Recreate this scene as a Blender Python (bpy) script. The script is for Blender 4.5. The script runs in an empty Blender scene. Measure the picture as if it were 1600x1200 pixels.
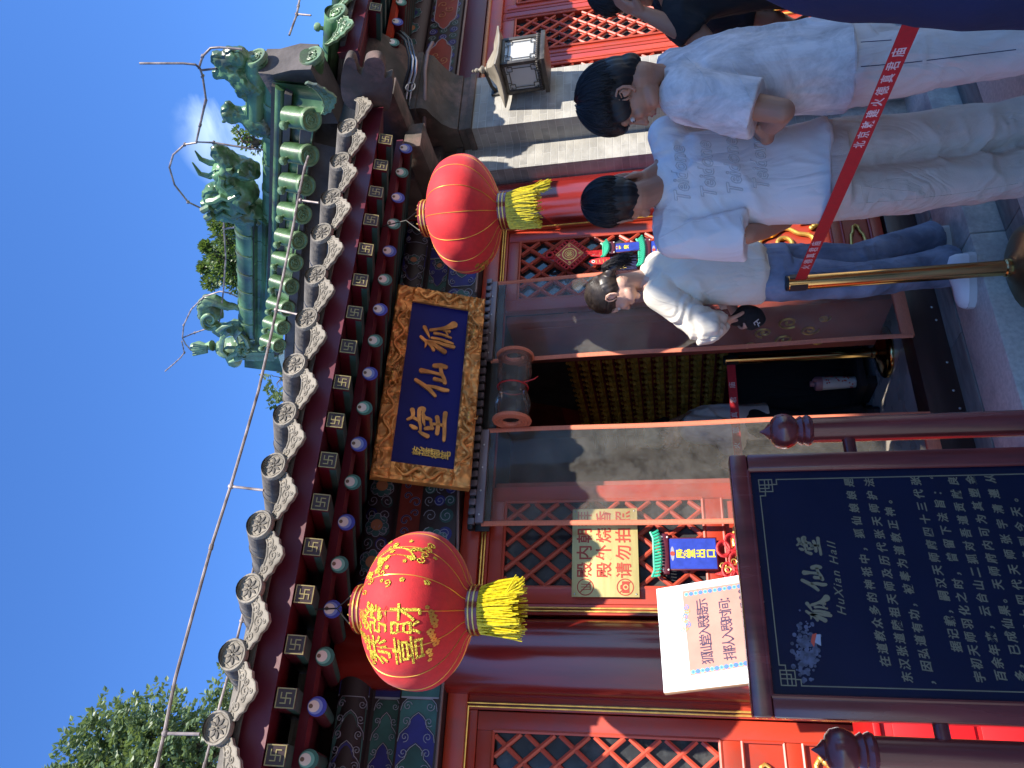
import bpy, bmesh, math, random
from mathutils import Vector, Matrix, noise
random.seed(7)
R = math.radians
PI = math.pi
scene = bpy.context.scene
COL = scene.collection

# ------------------------------------------------------------------ camera
FPX = 1168.0                       # focal length in photo pixels (1600 wide)
YAW, PITCH, ROLL = R(28.674), R(11.222), R(-2.839)
CAM = Vector((0.0, 0.0, 1.5))
_f = Vector((math.sin(YAW)*math.cos(PITCH), math.cos(YAW)*math.cos(PITCH), math.sin(PITCH)))
_r = Vector((math.cos(YAW), -math.sin(YAW), 0))
_u = _r.cross(_f)
RIGHT = _r*math.cos(ROLL) + _u*math.sin(ROLL)
UP = -_r*math.sin(ROLL) + _u*math.cos(ROLL)
FWD = _f
cam_d = bpy.data.cameras.new('camera')
cam = bpy.data.objects.new('camera', cam_d)
COL.objects.link(cam)
# the photograph was taken with the phone held upright and is stored on its side
cx, cy, cz = -UP, RIGHT, -FWD
cam.matrix_world = Matrix(((cx.x, cy.x, cz.x, CAM.x), (cx.y, cy.y, cz.y, CAM.y), (cx.z, cy.z, cz.z, CAM.z), (0, 0, 0, 1)))
cam_d.sensor_fit = 'HORIZONTAL'
cam_d.sensor_width = 36
cam_d.lens = 36*FPX/1600
cam_d.clip_start = 0.05
cam_d.clip_end = 500
scene.camera = cam

# ------------------------------------------------------------------ light
SUN_DIR = Vector((-0.13, 1.0, -0.98)).normalized()        # the way the light travels
sun_d = bpy.data.lights.new('sun', 'SUN')
sun = bpy.data.objects.new('sun', sun_d)
COL.objects.link(sun)
sun.rotation_euler = SUN_DIR.to_track_quat('-Z', 'Y').to_euler()
sun_d.energy = 5.0
sun_d.angle = R(0.53)
sun_d.color = (1.0, 0.93, 0.82)
SUN_EL = math.asin(-SUN_DIR.z)
SUN_AZ = math.atan2(-SUN_DIR.x, -SUN_DIR.y)                # from +Y towards +X
world = bpy.data.worlds.new('World')
scene.world = world
world.use_nodes = True
wn = world.node_tree
wn.nodes.clear()
w_out = wn.nodes.new('ShaderNodeOutputWorld')
w_bg = wn.nodes.new('ShaderNodeBackground')
w_sky = wn.nodes.new('ShaderNodeTexSky')
w_sky.sky_type = 'NISHITA'
w_sky.sun_disc = False
w_sky.sun_elevation = SUN_EL
w_sky.sun_rotation = SUN_AZ
w_sky.air_density = 1.0
w_sky.dust_density = 0.0
w_sky.ozone_density = 7.0
w_bg.inputs['Strength'].default_value = 0.125
# a few thin wisps of cloud low in the sky behind the side hall
w_tc = wn.nodes.new('ShaderNodeTexCoord')
w_map = wn.nodes.new('ShaderNodeMapping')
w_map.inputs['Scale'].default_value = (7, 7, 16)
w_map.inputs['Rotation'].default_value = (0.5, 0.2, 0.3)
w_noi = wn.nodes.new('ShaderNodeTexNoise')
w_noi.inputs['Scale'].default_value = 1.1
w_noi.inputs['Detail'].default_value = 7
w_noi.inputs['Distortion'].default_value = 0.6
w_rmp = wn.nodes.new('ShaderNodeValToRGB')
w_rmp.color_ramp.elements[0].position = 0.50
w_rmp.color_ramp.elements[1].position = 0.72
w_dot = wn.nodes.new('ShaderNodeVectorMath')
w_dot.operation = 'DOT_PRODUCT'
w_dot.inputs[1].default_value = (RIGHT*(600-190) + UP*(800-395) + FWD*FPX).normalized()
w_msk = wn.nodes.new('ShaderNodeMapRange')
w_msk.inputs['From Min'].default_value = 0.9955
w_msk.inputs['From Max'].default_value = 0.9998
w_mul = wn.nodes.new('ShaderNodeMath')
w_mul.operation = 'MULTIPLY'
w_mix = wn.nodes.new('ShaderNodeMixRGB')
w_mix.inputs['Color2'].default_value = (5.6, 5.2, 4.9, 1)
L = wn.links.new
L(w_tc.outputs['Generated'], w_map.inputs['Vector'])
L(w_map.outputs[0], w_noi.inputs['Vector'])
L(w_noi.outputs['Fac'], w_rmp.inputs['Fac'])
L(w_tc.outputs['Generated'], w_dot.inputs[0])
L(w_dot.outputs['Value'], w_msk.inputs['Value'])
L(w_rmp.outputs['Color'], w_mul.inputs[0])
L(w_msk.outputs[0], w_mul.inputs[1])
L(w_mul.outputs[0], w_mix.inputs['Fac'])
L(w_sky.outputs[0], w_mix.inputs['Color1'])
w_tint = wn.nodes.new('ShaderNodeMixRGB')
w_tint.blend_type = 'MULTIPLY'
w_tint.inputs['Fac'].default_value = 1.0
w_tint.inputs['Color2'].default_value = (0.63, 0.88, 1.19, 1)
L(w_mix.outputs[0], w_tint.inputs['Color1'])
L(w_tint.outputs[0], w_bg.inputs['Color'])
L(w_bg.outputs[0], w_out.inputs['Surface'])

scene.view_settings.view_transform = 'Standard'
scene.view_settings.look = 'None'
scene.view_settings.gamma = 1
scene.view_settings.exposure = 1.08
scene.cycles.max_bounces = 10
scene.cycles.diffuse_bounces = 6
scene.cycles.transparent_max_bounces = 12
scene.cycles.caustics_reflective = False
scene.cycles.caustics_refractive = False
scene.cycles.sample_clamp_indirect = 6
try:
    scene.cycles.use_denoising = True
except Exception:
    pass

# ------------------------------------------------------------------ where a photo pixel lands in the place
def ray(px, py):
    return RIGHT*(600-py) + UP*(800-px) + FWD*FPX
def onX(px, py, x):
    d = ray(px, py); return CAM + d*((x-CAM.x)/d.x)
def onY(px, py, y):
    d = ray(px, py); return CAM + d*((y-CAM.y)/d.y)
def onZ(px, py, z):
    d = ray(px, py); return CAM + d*((z-CAM.z)/d.z)
def at(px, py, depth):
    return CAM + ray(px, py)*(depth/FPX)

# ------------------------------------------------------------------ mesh helper
def frame(o, x, y, z):
    return Matrix(((x[0], y[0], z[0], o[0]), (x[1], y[1], z[1], o[1]), (x[2], y[2], z[2], o[2]), (0, 0, 0, 1)))
def facing(o, tilt=0.0, spin=0.0):
    """local x right, y up, z out of a wall that faces the courtyard (-Y); tilt > 0 leans its top out"""
    M = frame(Vector(o), (1, 0, 0), (0, 0, 1), (0, -1, 0))
    return M @ Matrix.Rotation(spin, 4, 'Z') @ Matrix.Rotation(tilt, 4, 'X')
def basis(d):
    d = Vector(d).normalized()
    a = Vector((0, 0, 1)) if abs(d.z) < 0.9 else Vector((1, 0, 0))
    x = a.cross(d).normalized()
    return x, d.cross(x), d

class MB:
    def __init__(s):
        s.v, s.f, s.m, s.mats = [], [], [], []
    def mi(s, mat):
        if mat not in s.mats: s.mats.append(mat)
        return s.mats.index(mat)
    def add(s, vs, fs, mat, M=None):
        b = len(s.v); k = s.mi(mat)
        for p in vs:
            p = Vector(p)
            s.v.append(M @ p if M is not None else p)
        for f in fs:
            s.f.append([i+b for i in f]); s.m.append(k)
        return s
    def box(s, lo, hi, mat, M=None):
        x0, y0, z0 = lo; x1, y1, z1 = hi
        vs = [(x0,y0,z0),(x1,y0,z0),(x1,y1,z0),(x0,y1,z0),(x0,y0,z1),(x1,y0,z1),(x1,y1,z1),(x0,y1,z1)]
        return s.add(vs, [(3,2,1,0),(4,5,6,7),(0,1,5,4),(1,2,6,5),(2,3,7,6),(3,0,4,7)], mat, M)
    def bbox(s, lo, hi, mat, M=None, b=0.004):
        """box with chamfered edges"""
        bm = bmesh.new()
        bmesh.ops.create_cube(bm, size=1)
        for v in bm.verts:
            v.co = Vector([(lo[i]+hi[i])/2 + v.co[i]*(hi[i]-lo[i]) for i in range(3)])
        b = min(b, min(abs(hi[i]-lo[i]) for i in range(3))*0.4)
        bmesh.ops.bevel(bm, geom=list(bm.edges), offset=b, segments=2, profile=0.5, affect='EDGES')
        bm.verts.index_update()
        s.add([v.co.copy() for v in bm.verts], [[v.index for v in f.verts] for f in bm.faces], mat, M)
        bm.free()
        return s
    def ring_stack(s, rings, mat, cap0=True, cap1=True, M=None):
        n = len(rings[0]); vs = [p for r in rings for p in r]; fs = []
        for i in range(len(rings)-1):
            for j in range(n):
                k = (j+1) % n
                fs.append((i*n+j, i*n+k, (i+1)*n+k, (i+1)*n+j))
        if cap0: fs.append(list(range(n))[::-1])
        if cap1: fs.append([(len(rings)-1)*n+j for j in range(n)])
        return s.add(vs, fs, mat, M)
    def cyl(s, p0, p1, r0, mat, r1=None, n=16, M=None, caps=True):
        p0, p1 = Vector(p0), Vector(p1); r1 = r0 if r1 is None else r1
        x, y, _ = basis(p1-p0)
        mk = lambda c, r: [c + x*(r*math.cos(2*PI*j/n)) + y*(r*math.sin(2*PI*j/n)) for j in range(n)]
        return s.ring_stack([mk(p0, r0), mk(p1, r1)], mat, caps, caps, M)
    def tube(s, pts, r, mat, n=8, closed=False, M=None, flat=None):
        pts = [Vector(p) for p in pts]
        rr = r if isinstance(r, (list, tuple)) else [r]*len(pts)
        rings = []; px = None
        N = len(pts)
        for i, p in enumerate(pts):
            if closed: d = pts[(i+1) % N]-pts[i-1]
            else: d = pts[min(i+1, N-1)]-pts[max(i-1, 0)]
            if d.length < 1e-9: d = Vector((0, 0, 1))
            d.normalize()
            if px is None: x, y, _ = basis(d)
            else:
                x = (px - d*px.dot(d))
                x = x.normalized() if x.length > 1e-6 else basis(d)[0]
                y = d.cross(x)
            px = x
            a, b = (1, 1) if flat is None else flat
            rings.append([p + x*(a*rr[i]*math.cos(2*PI*j/n)) + y*(b*rr[i]*math.sin(2*PI*j/n)) for j in range(n)])
        if closed:
            rings.append(rings[0])
            return s.ring_stack(rings, mat, False, False, M)
        return s.ring_stack(rings, mat, True, True, M)
    def lathe(s, prof, mat, n=24, M=None, cap=True):
        rings = [[Vector((max(r, 1e-4)*math.cos(2*PI*j/n), max(r, 1e-4)*math.sin(2*PI*j/n), z)) for j in range(n)] for r, z in prof]
        return s.ring_stack(rings, mat, cap, cap, M)
    def ell(s, c, r, mat, nu=16, nv=10, M=None, rot=None):
        c = Vector(c); r = r if isinstance(r, (tuple, list)) else (r, r, r)
        vs = []; fs = []
        for i in range(1, nv):
            t = PI*i/nv
            for j in range(nu):
                a = 2*PI*j/nu
                p = Vector((r[0]*math.sin(t)*math.cos(a), r[1]*math.sin(t)*math.sin(a), -r[2]*math.cos(t)))
                vs.append(c + (rot @ p if rot is not None else p))
        top = Vector((0, 0, r[2])); top = rot @ top if rot is not None else top
        vs += [c-top, c+top]
        b, t = len(vs)-2, len(vs)-1
        for i in range(nv-2):
            for j in range(nu):
                k = (j+1) % nu
                fs.append((i*nu+j, i*nu+k, (i+1)*nu+k, (i+1)*nu+j))
        for j in range(nu):
            k = (j+1) % nu
            fs.append((b, k, j)); fs.append((t, (nv-2)*nu+j, (nv-2)*nu+k))
        return s.add(vs, fs, mat, M)
    def prism(s, poly, d0, d1, mat, M=None):
        """polygon in local xy, thickness d0..d1 along local z"""
        area = sum(poly[i-1][0]*poly[i][1]-poly[i][0]*poly[i-1][1] for i in range(len(poly)))
        if area < 0: poly = poly[::-1]
        n = len(poly)
        vs = [(p[0], p[1], d0) for p in poly] + [(p[0], p[1], d1) for p in poly]
        fs = [list(range(n))[::-1], [n+i for i in range(n)]]
        fs += [(i, (i+1) % n, n+(i+1) % n, n+i) for i in range(n)]
        return s.add(vs, fs, mat, M)
    def quad(s, a, b, c, d, mat, M=None):
        return s.add([a, b, c, d], [(0, 1, 2, 3)], mat, M)
    def mesh(s, me, mat, M=None):
        return s.add([v.co for v in me.vertices], [list(p.vertices) for p in me.polygons], mat, M)
    def text(s, body, size, mat, M=None, ext=0.001, align='CENTER', shear=0.0, bold=0.0, sx=1.0, spacing=1.0, res=3):
        vs, fs = text_geo(body, size, ext, align, shear, bold, spacing, res)
        return s.add([(v[0]*sx, v[1], v[2]) for v in vs], fs, mat, M)
    def build(s, name, parent=None, smooth=40, origin=None):
        me = bpy.data.meshes.new(name)
        o3 = Vector(origin) if origin is not None else None
        if parent is not None and o3 is None: o3 = Vector((0, 0, 0))
        off = Vector((0, 0, 0))
        if parent is None and origin is not None: off = o3
        if parent is not None:
            Mi = WORLD[parent.name].inverted()
            vs = [Mi @ v for v in s.v]
        else:
            vs = [v-off for v in s.v]
        me.from_pydata([tuple(v) for v in vs], [], s.f)
        for m in s.mats: me.materials.append(m)
        me.polygons.foreach_set('material_index', s.m)
        if smooth:
            me.polygons.foreach_set('use_smooth', [True]*len(me.polygons))
            if smooth < 180: me.set_sharp_from_angle(angle=R(smooth))
        me.update()
        o = bpy.data.objects.new(name, me)
        COL.objects.link(o)
        o.location = off
        WORLD[o.name] = Matrix.Translation(off) if parent is None else WORLD[parent.name].copy()
        if parent is not None: o.parent = parent
        return o
WORLD = {}

_tc = {}
def text_geo(body, size, ext, align, shear, bold, spacing, res):
    key = (body, size, ext, align, shear, bold, spacing, res)
    if key not in _tc:
        cu = bpy.data.curves.new('t', 'FONT')
        cu.body = body; cu.size = size; cu.extrude = ext/2; cu.align_x = align; cu.align_y = 'CENTER'
        cu.shear = shear; cu.offset = bold; cu.space_character = spacing; cu.resolution_u = res
        ob = bpy.data.objects.new('t', cu); COL.objects.link(ob)
        dg = bpy.context.evaluated_depsgraph_get(); dg.update()
        me = bpy.data.meshes.new_from_object(ob.evaluated_get(dg))
        _tc[key] = ([tuple(v.co) for v in me.vertices], [list(p.vertices) for p in me.polygons])
        bpy.data.objects.remove(ob); bpy.data.curves.remove(cu); bpy.data.meshes.remove(me)
    return _tc[key]

def tag(o, label=None, cat=None, group=None, kind=None):
    if label: o['label'] = label
    if cat: o['category'] = cat
    if group: o['group'] = group
    if kind: o['kind'] = kind
    return o
def thing(name, label, cat, loc=(0, 0, 0), group=None, rz=0.0):
    o = bpy.data.objects.new(name, None)
    COL.objects.link(o)
    o.empty_display_size = 0.1
    o.location = loc; o.rotation_euler = (0, 0, rz)
    WORLD[o.name] = Matrix.Translation(Vector(loc)) @ Matrix.Rotation(rz, 4, 'Z')
    return tag(o, label, cat, group)
def copy_tree(o, parent=None):
    c = o.copy(); COL.objects.link(c)
    WORLD[c.name] = WORLD[o.name].copy()
    c.parent = parent
    for ch in list(o.children): copy_tree(ch, c)
    return c

# ------------------------------------------------------------------ remeshed bodies: overlapping shapes fused into one skin
def fuse(mb, voxel, smooth=6, fac=0.5):
    me = bpy.data.meshes.new('f')
    me.from_pydata([tuple(v) for v in mb.v], [], mb.f)
    ob = bpy.data.objects.new('f', me); COL.objects.link(ob)
    m = ob.modifiers.new('r', 'REMESH'); m.mode = 'VOXEL'; m.voxel_size = voxel; m.adaptivity = 0
    if smooth:
        q = ob.modifiers.new('s', 'SMOOTH'); q.iterations = smooth; q.factor = fac
    dg = bpy.context.evaluated_depsgraph_get(); dg.update()
    out = bpy.data.meshes.new_from_object(ob.evaluated_get(dg))
    bpy.data.objects.remove(ob); bpy.data.meshes.remove(me)
    return out
def limb(mb, pts, n=14, flat=None, mat=None):
    """pts: list of (point, radius): a chain of tapered capsules"""
    for i in range(len(pts)-1):
        (a, ra), (b, rb) = pts[i], pts[i+1]
        a, b = Vector(a), Vector(b)
        mb.cyl(a, b, ra, mat, rb, n)
        mb.ell(a, ra, mat, n, 8)
        if i == len(pts)-2: mb.ell(b, rb, mat, n, 8)
def displaced(me, fn):
    """move every vertex along its normal by fn(co)"""
    ns = [Vector(v.normal) for v in me.vertices]
    for v, n in zip(me.vertices, ns):
        v.co = v.co + n*fn(v.co)
    me.update()
    return me
def mesh_obj(name, me, mat, parent=None, smooth=180):
    b = MB(); b.mesh(me, mat)
    return b.build(name, parent, smooth)
# ------------------------------------------------------------------ materials
def lin(h):
    if isinstance(h, str):
        h = h.lstrip('#'); c = [int(h[i:i+2], 16)/255 for i in (0, 2, 4)]
        return [x/12.92 if x <= 0.04045 else ((x+0.055)/1.055)**2.4 for x in c]
    return list(h)
def pm(name, col, rough=0.5, metal=0.0, var=0.12, vscale=6.0, bump=0.0, bscale=60.0, coat=0.0, col2=None, spec=0.5, detail=5, stretch=None, dirt=None, dscale=3.0, sheen=0.0, sub=0.0):
    m = bpy.data.materials.new(name); m.use_nodes = True
    nt = m.node_tree; N = nt.nodes; K = nt.links.new
    b = N['Principled BSDF']
    c = lin(col)
    b.inputs['Roughness'].default_value = rough
    b.inputs['Metallic'].default_value = metal
    b.inputs['Specular IOR Level'].default_value = spec
    if coat: b.inputs['Coat Weight'].default_value = coat; b.inputs['Coat Roughness'].default_value = 0.12
    if sheen: b.inputs['Sheen Weight'].default_value = sheen
    if sub:
        b.inputs['Subsurface Weight'].default_value = sub
        b.inputs['Subsurface Radius'].default_value = (0.01, 0.004, 0.002)
        b.inputs['Subsurface Scale'].default_value = 1.0
    tc = N.new('ShaderNodeTexCoord')
    vec = tc.outputs['Object']
    if stretch:
        mp = N.new('ShaderNodeMapping'); mp.inputs['Scale'].default_value = stretch
        K(vec, mp.inputs['Vector']); vec = mp.outputs[0]
    no = N.new('ShaderNodeTexNoise'); no.inputs['Scale'].default_value = vscale; no.inputs['Detail'].default_value = detail
    K(vec, no.inputs['Vector'])
    rp = N.new('ShaderNodeValToRGB')
    c2 = lin(col2) if col2 else None
    lo = [x*(1-var) for x in c]; hi = [min(1, x*(1+var)) for x in (c2 or c)]
    rp.color_ramp.elements[0].position = 0.35; rp.color_ramp.elements[1].position = 0.65
    rp.color_ramp.elements[0].color = (*lo, 1); rp.color_ramp.elements[1].color = (*hi, 1)
    K(no.outputs['Fac'], rp.inputs['Fac'])
    colout = rp.outputs['Color']
    if dirt:
        dn = N.new('ShaderNodeTexNoise'); dn.inputs['Scale'].default_value = dscale; dn.inputs['Detail'].default_value = 8; dn.inputs['Roughness'].default_value = 0.65
        K(tc.outputs['Object'], dn.inputs['Vector'])
        dr = N.new('ShaderNodeValToRGB'); dr.color_ramp.elements[0].position = 0.5; dr.color_ramp.elements[1].position = 0.68
        K(dn.outputs['Fac'], dr.inputs['Fac'])
        mx = N.new('ShaderNodeMixRGB'); mx.inputs['Color2'].default_value = (*lin(dirt), 1)
        K(dr.outputs['Color'], mx.inputs['Fac']); K(colout, mx.inputs['Color1']); colout = mx.outputs[0]
    oi = N.new('ShaderNodeObjectInfo'); om = N.new('ShaderNodeMapRange'); om.inputs['To Min'].default_value = 0.84; om.inputs['To Max'].default_value = 1.10
    hs = N.new('ShaderNodeHueSaturation'); K(oi.outputs['Random'], om.inputs['Value']); K(om.outputs[0], hs.inputs['Value']); K(colout, hs.inputs['Color']); colout = hs.outputs[0]
    K(colout, b.inputs['Base Color'])
    rr = N.new('ShaderNodeMapRange'); rr.inputs['To Min'].default_value = max(0.02, rough-0.08); rr.inputs['To Max'].default_value = min(1, rough+0.08)
    K(no.outputs['Fac'], rr.inputs['Value']); K(rr.outputs[0], b.inputs['Roughness'])
    if bump:
        bn = N.new('ShaderNodeTexNoise'); bn.inputs['Scale'].default_value = bscale; bn.inputs['Detail'].default_value = 6
        K(vec, bn.inputs['Vector'])
        bp = N.new('ShaderNodeBump'); bp.inputs['Strength'].default_value = bump; bp.inputs['Distance'].default_value = 0.01
        K(bn.outputs['Fac'], bp.inputs['Height']); K(bp.outputs['Normal'], b.inputs['Normal'])
    return m

M = {}
M['red'] = pm('red_lacquer', (0.40, 0.038, 0.014), 0.38, var=0.12, vscale=5, bump=0.06, bscale=25, stretch=(1, 1, 0.25), dirt=(0.30, 0.05, 0.03), dscale=4)
M['red_soft'] = pm('red_lattice_paint', (0.45, 0.062, 0.030), 0.42, var=0.12, bump=0.05)
M['maroon'] = pm('maroon_paint', (0.075, 0.004, 0.013), 0.45, var=0.18, vscale=3, bump=0.05)
M['column'] = pm('column_lacquer', (0.17, 0.012, 0.009), 0.22, var=0.2, vscale=5, stretch=(3, 3, 0.4), bump=0.05, bscale=6, coat=0.3)
M['gold'] = pm('gold_paint', (0.72, 0.44, 0.10), 0.32, 0.65, var=0.2, vscale=20, bump=0.15, bscale=60)
M['gold_dull'] = pm('gilt_carving', (0.62, 0.27, 0.075), 0.42, 0.55, var=0.35, vscale=14)
M['tile'] = pm('grey_roof_tile', (0.135, 0.118, 0.098), 0.88, var=0.3, vscale=9, bump=0.5, bscale=45, dirt=(0.07, 0.06, 0.05), dscale=7)
M['tile_face'] = pm('grey_tile_face', (0.205, 0.180, 0.145), 0.88, var=0.25, vscale=12, bump=0.5, bscale=60, dirt=(0.115, 0.097, 0.075), dscale=9)
M['glaze'] = pm('green_glaze', (0.040, 0.095, 0.036), 0.34, var=0.35, vscale=5, bump=0.18, bscale=22, coat=0.12, col2=(0.085, 0.175, 0.080), dirt=(0.055, 0.06, 0.045), dscale=6)
M['glaze_pale'] = pm('worn_green_glaze', (0.105, 0.185, 0.088), 0.42, var=0.3, vscale=9, bump=0.25, bscale=34, coat=0.08, col2=(0.16, 0.255, 0.135), dirt=(0.09, 0.10, 0.075), dscale=6)
M['mortar'] = pm('roof_mortar', (0.085, 0.074, 0.074), 0.9, var=0.3, bump=0.5, bscale=30)
M['stone'] = pm('granite_slab', (0.52, 0.475, 0.405), 0.75, var=0.12, vscale=60, bump=0.25, bscale=90, dirt=(0.24, 0.225, 0.21), dscale=1.8)
M['stone_dark'] = pm('dark_step_stone', (0.17, 0.155, 0.135), 0.75, var=0.25, vscale=8, bump=0.35, bscale=40, stretch=(1, 4, 4))
M['paver'] = pm('courtyard_paver', (0.33, 0.31, 0.28), 0.8, var=0.2, vscale=20, bump=0.3, bscale=60)
M['thresh'] = pm('black_threshold_board', (0.032, 0.014, 0.012), 0.42, var=0.3, vscale=4, bump=0.1, bscale=20, stretch=(0.4, 3, 3))
M['inner'] = pm('inner_red_wall', (0.30, 0.06, 0.04), 0.7, var=0.2)
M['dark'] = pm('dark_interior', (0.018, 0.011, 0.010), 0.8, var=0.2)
M['black'] = pm('black_plastic', (0.012, 0.012, 0.014), 0.45, var=0.1)
M['iron'] = pm('dark_iron', (0.028, 0.026, 0.026), 0.45, 0.5, var=0.2)
M['rod'] = pm('weathered_copper_rod', (0.15, 0.11, 0.10), 0.5, 0.25, var=0.4, vscale=15, col2=(0.24, 0.2, 0.19))
M['brass'] = pm('polished_brass', (0.66, 0.44, 0.17), 0.14, 1.0, var=0.06, vscale=5)
M['steel'] = pm('painted_rail_metal', (0.16, 0.13, 0.15), 0.45, 0.3, var=0.15)
M['screw'] = pm('steel_bolt', (0.5, 0.5, 0.5), 0.3, 1.0)
M['white'] = pm('white_paper', (0.80, 0.78, 0.76), 0.6, var=0.04, vscale=10, bump=0.05, bscale=14)
M['ink'] = pm('dark_ink', (0.045, 0.025, 0.06), 0.6)
M['pink'] = pm('salmon_paper', (0.52, 0.235, 0.175), 0.6, var=0.08, vscale=14)
M['cardedge'] = pm('board_edge', (0.45, 0.27, 0.13), 0.7)
M['blue'] = pm('blue_board', (0.012, 0.035, 0.30), 0.5, var=0.15, vscale=30)
M['plq_blue'] = pm('plaque_blue', (0.007, 0.009, 0.13), 0.6, var=0.2, vscale=2, spec=0.25)
M['sign_blue'] = pm('sign_navy_glass', (0.006, 0.007, 0.026), 0.24, var=0.25, vscale=2, spec=0.32)
M['sign_ink'] = pm('sign_pale_ink', (0.20, 0.165, 0.095), 0.5, var=0.05)
M['sign_wood'] = pm('sign_mahogany', (0.14, 0.024, 0.020), 0.26, var=0.35, vscale=5, stretch=(4, 4, 0.5), coat=0.3, bump=0.05, bscale=12)
M['yellow_sheet'] = pm('brass_notice_sheet', (0.52, 0.42, 0.17), 0.42, 0.25, var=0.08, vscale=7, stretch=(1, 1, 8))
M['red_ink'] = pm('red_ink', (0.42, 0.05, 0.025), 0.5)
M['belt'] = pm('red_belt', (0.50, 0.012, 0.022), 0.6, var=0.08, vscale=60, bump=0.1, bscale=300)
M['belt_ink'] = pm('belt_print', (0.75, 0.62, 0.60), 0.6)
M['lantern'] = pm('lantern_red_flock', (0.60, 0.016, 0.020), 0.75, var=0.08, vscale=50, bump=0.12, bscale=220, sheen=0.08)
M['lantern_wire'] = pm('lantern_rib_gilt', (0.75, 0.40, 0.07), 0.35, 0.6)
M['glitter'] = pm('gold_glitter', (0.70, 0.47, 0.05), 0.35, 0.55, var=0.65, vscale=240, bump=0.8, bscale=260)
M['tassel'] = pm('yellow_tassel', (0.62, 0.50, 0.015), 0.38, 0.15, var=0.25, vscale=90)
M['silk'] = pm('red_silk_cord', (0.50, 0.016, 0.018), 0.5, var=0.15, vscale=40, bump=0.3, bscale=200)
M['blue_ring'] = pm('rafter_blue', (0.025, 0.035, 0.30), 0.55)
M['blue_pale'] = pm('rafter_pale_blue', (0.16, 0.21, 0.52), 0.55)
M['teal_ring'] = pm('rafter_teal', (0.018, 0.10, 0.085), 0.55)
M['teal_pale'] = pm('rafter_pale_teal', (0.13, 0.33, 0.29), 0.55)
M['eye_white'] = pm('rafter_white', (0.62, 0.55, 0.52), 0.55)
M['eye_brown'] = pm('rafter_brown', (0.13, 0.085, 0.055), 0.55)
M['p_green'] = pm('painted_green', (0.018, 0.060, 0.055), 0.6, var=0.25, vscale=12)
M['p_teal'] = pm('painted_teal', (0.035, 0.105, 0.105), 0.6, var=0.2, vscale=12)
M['p_blue'] = pm('painted_blue', (0.020, 0.016, 0.15), 0.6, var=0.25, vscale=10)
M['p_black'] = pm('painted_umber', (0.026, 0.012, 0.014), 0.6, var=0.2)
M['p_red'] = pm('painted_vermilion', (0.24, 0.032, 0.022), 0.6, var=0.15, vscale=12)
M['p_line'] = pm('painted_pale_line', (0.28, 0.27, 0.34), 0.6, var=0.15)
M['p_orange'] = pm('painted_orange', (0.42, 0.17, 0.08), 0.55, var=0.15)
M['cable'] = pm('cable_black', (0.016, 0.015, 0.017), 0.4)
M['conduit'] = pm('conduit_grey', (0.20, 0.13, 0.12), 0.5, var=0.2)
M['concrete'] = pm('old_plaster', (0.075, 0.062, 0.052), 0.92, var=0.35, vscale=6, bump=0.6, bscale=24, dirt=(0.20, 0.125, 0.105), dscale=4.5)
M['bark'] = pm('bark', (0.10, 0.075, 0.055), 0.9, var=0.3, vscale=8, bump=0.8, bscale=20)
M['cloth_white'] = pm('white_cotton', (0.70, 0.63, 0.585), 0.85, var=0.03, bump=0.12, bscale=350)
M['cloth_cream'] = pm('cream_fleece', (0.70, 0.64, 0.52), 0.9, var=0.03, bump=0.15, bscale=260)
M['khaki'] = pm('pale_khaki_cotton', (0.66, 0.555, 0.46), 0.9, var=0.05, vscale=10, bump=0.15, bscale=260)
M['chalk'] = pm('chalk_trousers', (0.70, 0.58, 0.51), 0.9, var=0.05, vscale=10, bump=0.15, bscale=260)
M['denim'] = pm('washed_blue_denim', (0.13, 0.165, 0.245), 0.9, var=0.25, vscale=7, bump=0.2, bscale=320, col2=(0.20, 0.24, 0.32))
M['navy'] = pm('navy_cotton', (0.012, 0.014, 0.062), 0.9, var=0.15, bump=0.1, bscale=260)
M['blackcloth'] = pm('black_cloth', (0.010, 0.009, 0.010), 0.9, var=0.2)
M['skin'] = pm('skin', (0.40, 0.19, 0.115), 0.5, var=0.06, vscale=9, sub=0.12)
M['skin_pale'] = pm('pale_skin', (0.52, 0.31, 0.23), 0.5, var=0.05, vscale=9, sub=0.12)
M['lip'] = pm('lip', (0.33, 0.10, 0.085), 0.45)
M['hair'] = pm('black_hair', (0.011, 0.009, 0.009), 0.52, var=0.5, vscale=30, spec=0.35)
M['hair_brown'] = pm('dark_brown_hair', (0.030, 0.021, 0.016), 0.40, var=0.5, vscale=30, spec=0.5)
M['shoe'] = pm('white_shoe', (0.68, 0.66, 0.64), 0.6)
M['sole'] = pm('shoe_sole', (0.55, 0.53, 0.5), 0.8)
M['cup'] = pm('cup_white', (0.52, 0.48, 0.46), 0.4)
M['cup_pink'] = pm('cup_pink', (0.42, 0.18, 0.20), 0.45)
M['figur'] = pm('gilt_figurine', (0.85, 0.44, 0.08), 0.45, 0.0, var=0.3, vscale=20)
M['shelf_red'] = pm('shelf_red', (0.42, 0.05, 0.04), 0.55)
M['strap'] = pm('curtain_strap', (0.58, 0.16, 0.085), 0.62, var=0.10, vscale=50, bump=0.2, bscale=180, stretch=(1, 1, 6))
M['cab_red'] = pm('bright_red_panel', (0.60, 0.008, 0.010), 0.45, var=0.05)
M['lampwood'] = pm('lamp_bronze', (0.045, 0.038, 0.032), 0.5, 0.3, var=0.2, dirt=(0.11, 0.10, 0.085), dscale=14)
M['lamproof'] = pm('lamp_roof_metal', (0.24, 0.21, 0.165), 0.55, 0.1, var=0.2, vscale=14)
M['amber'] = pm('caution_yellow', (0.50, 0.40, 0.03), 0.5)
M['floor_in'] = pm('hall_floor', (0.50, 0.46, 0.40), 0.28, var=0.15, vscale=5)
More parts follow.
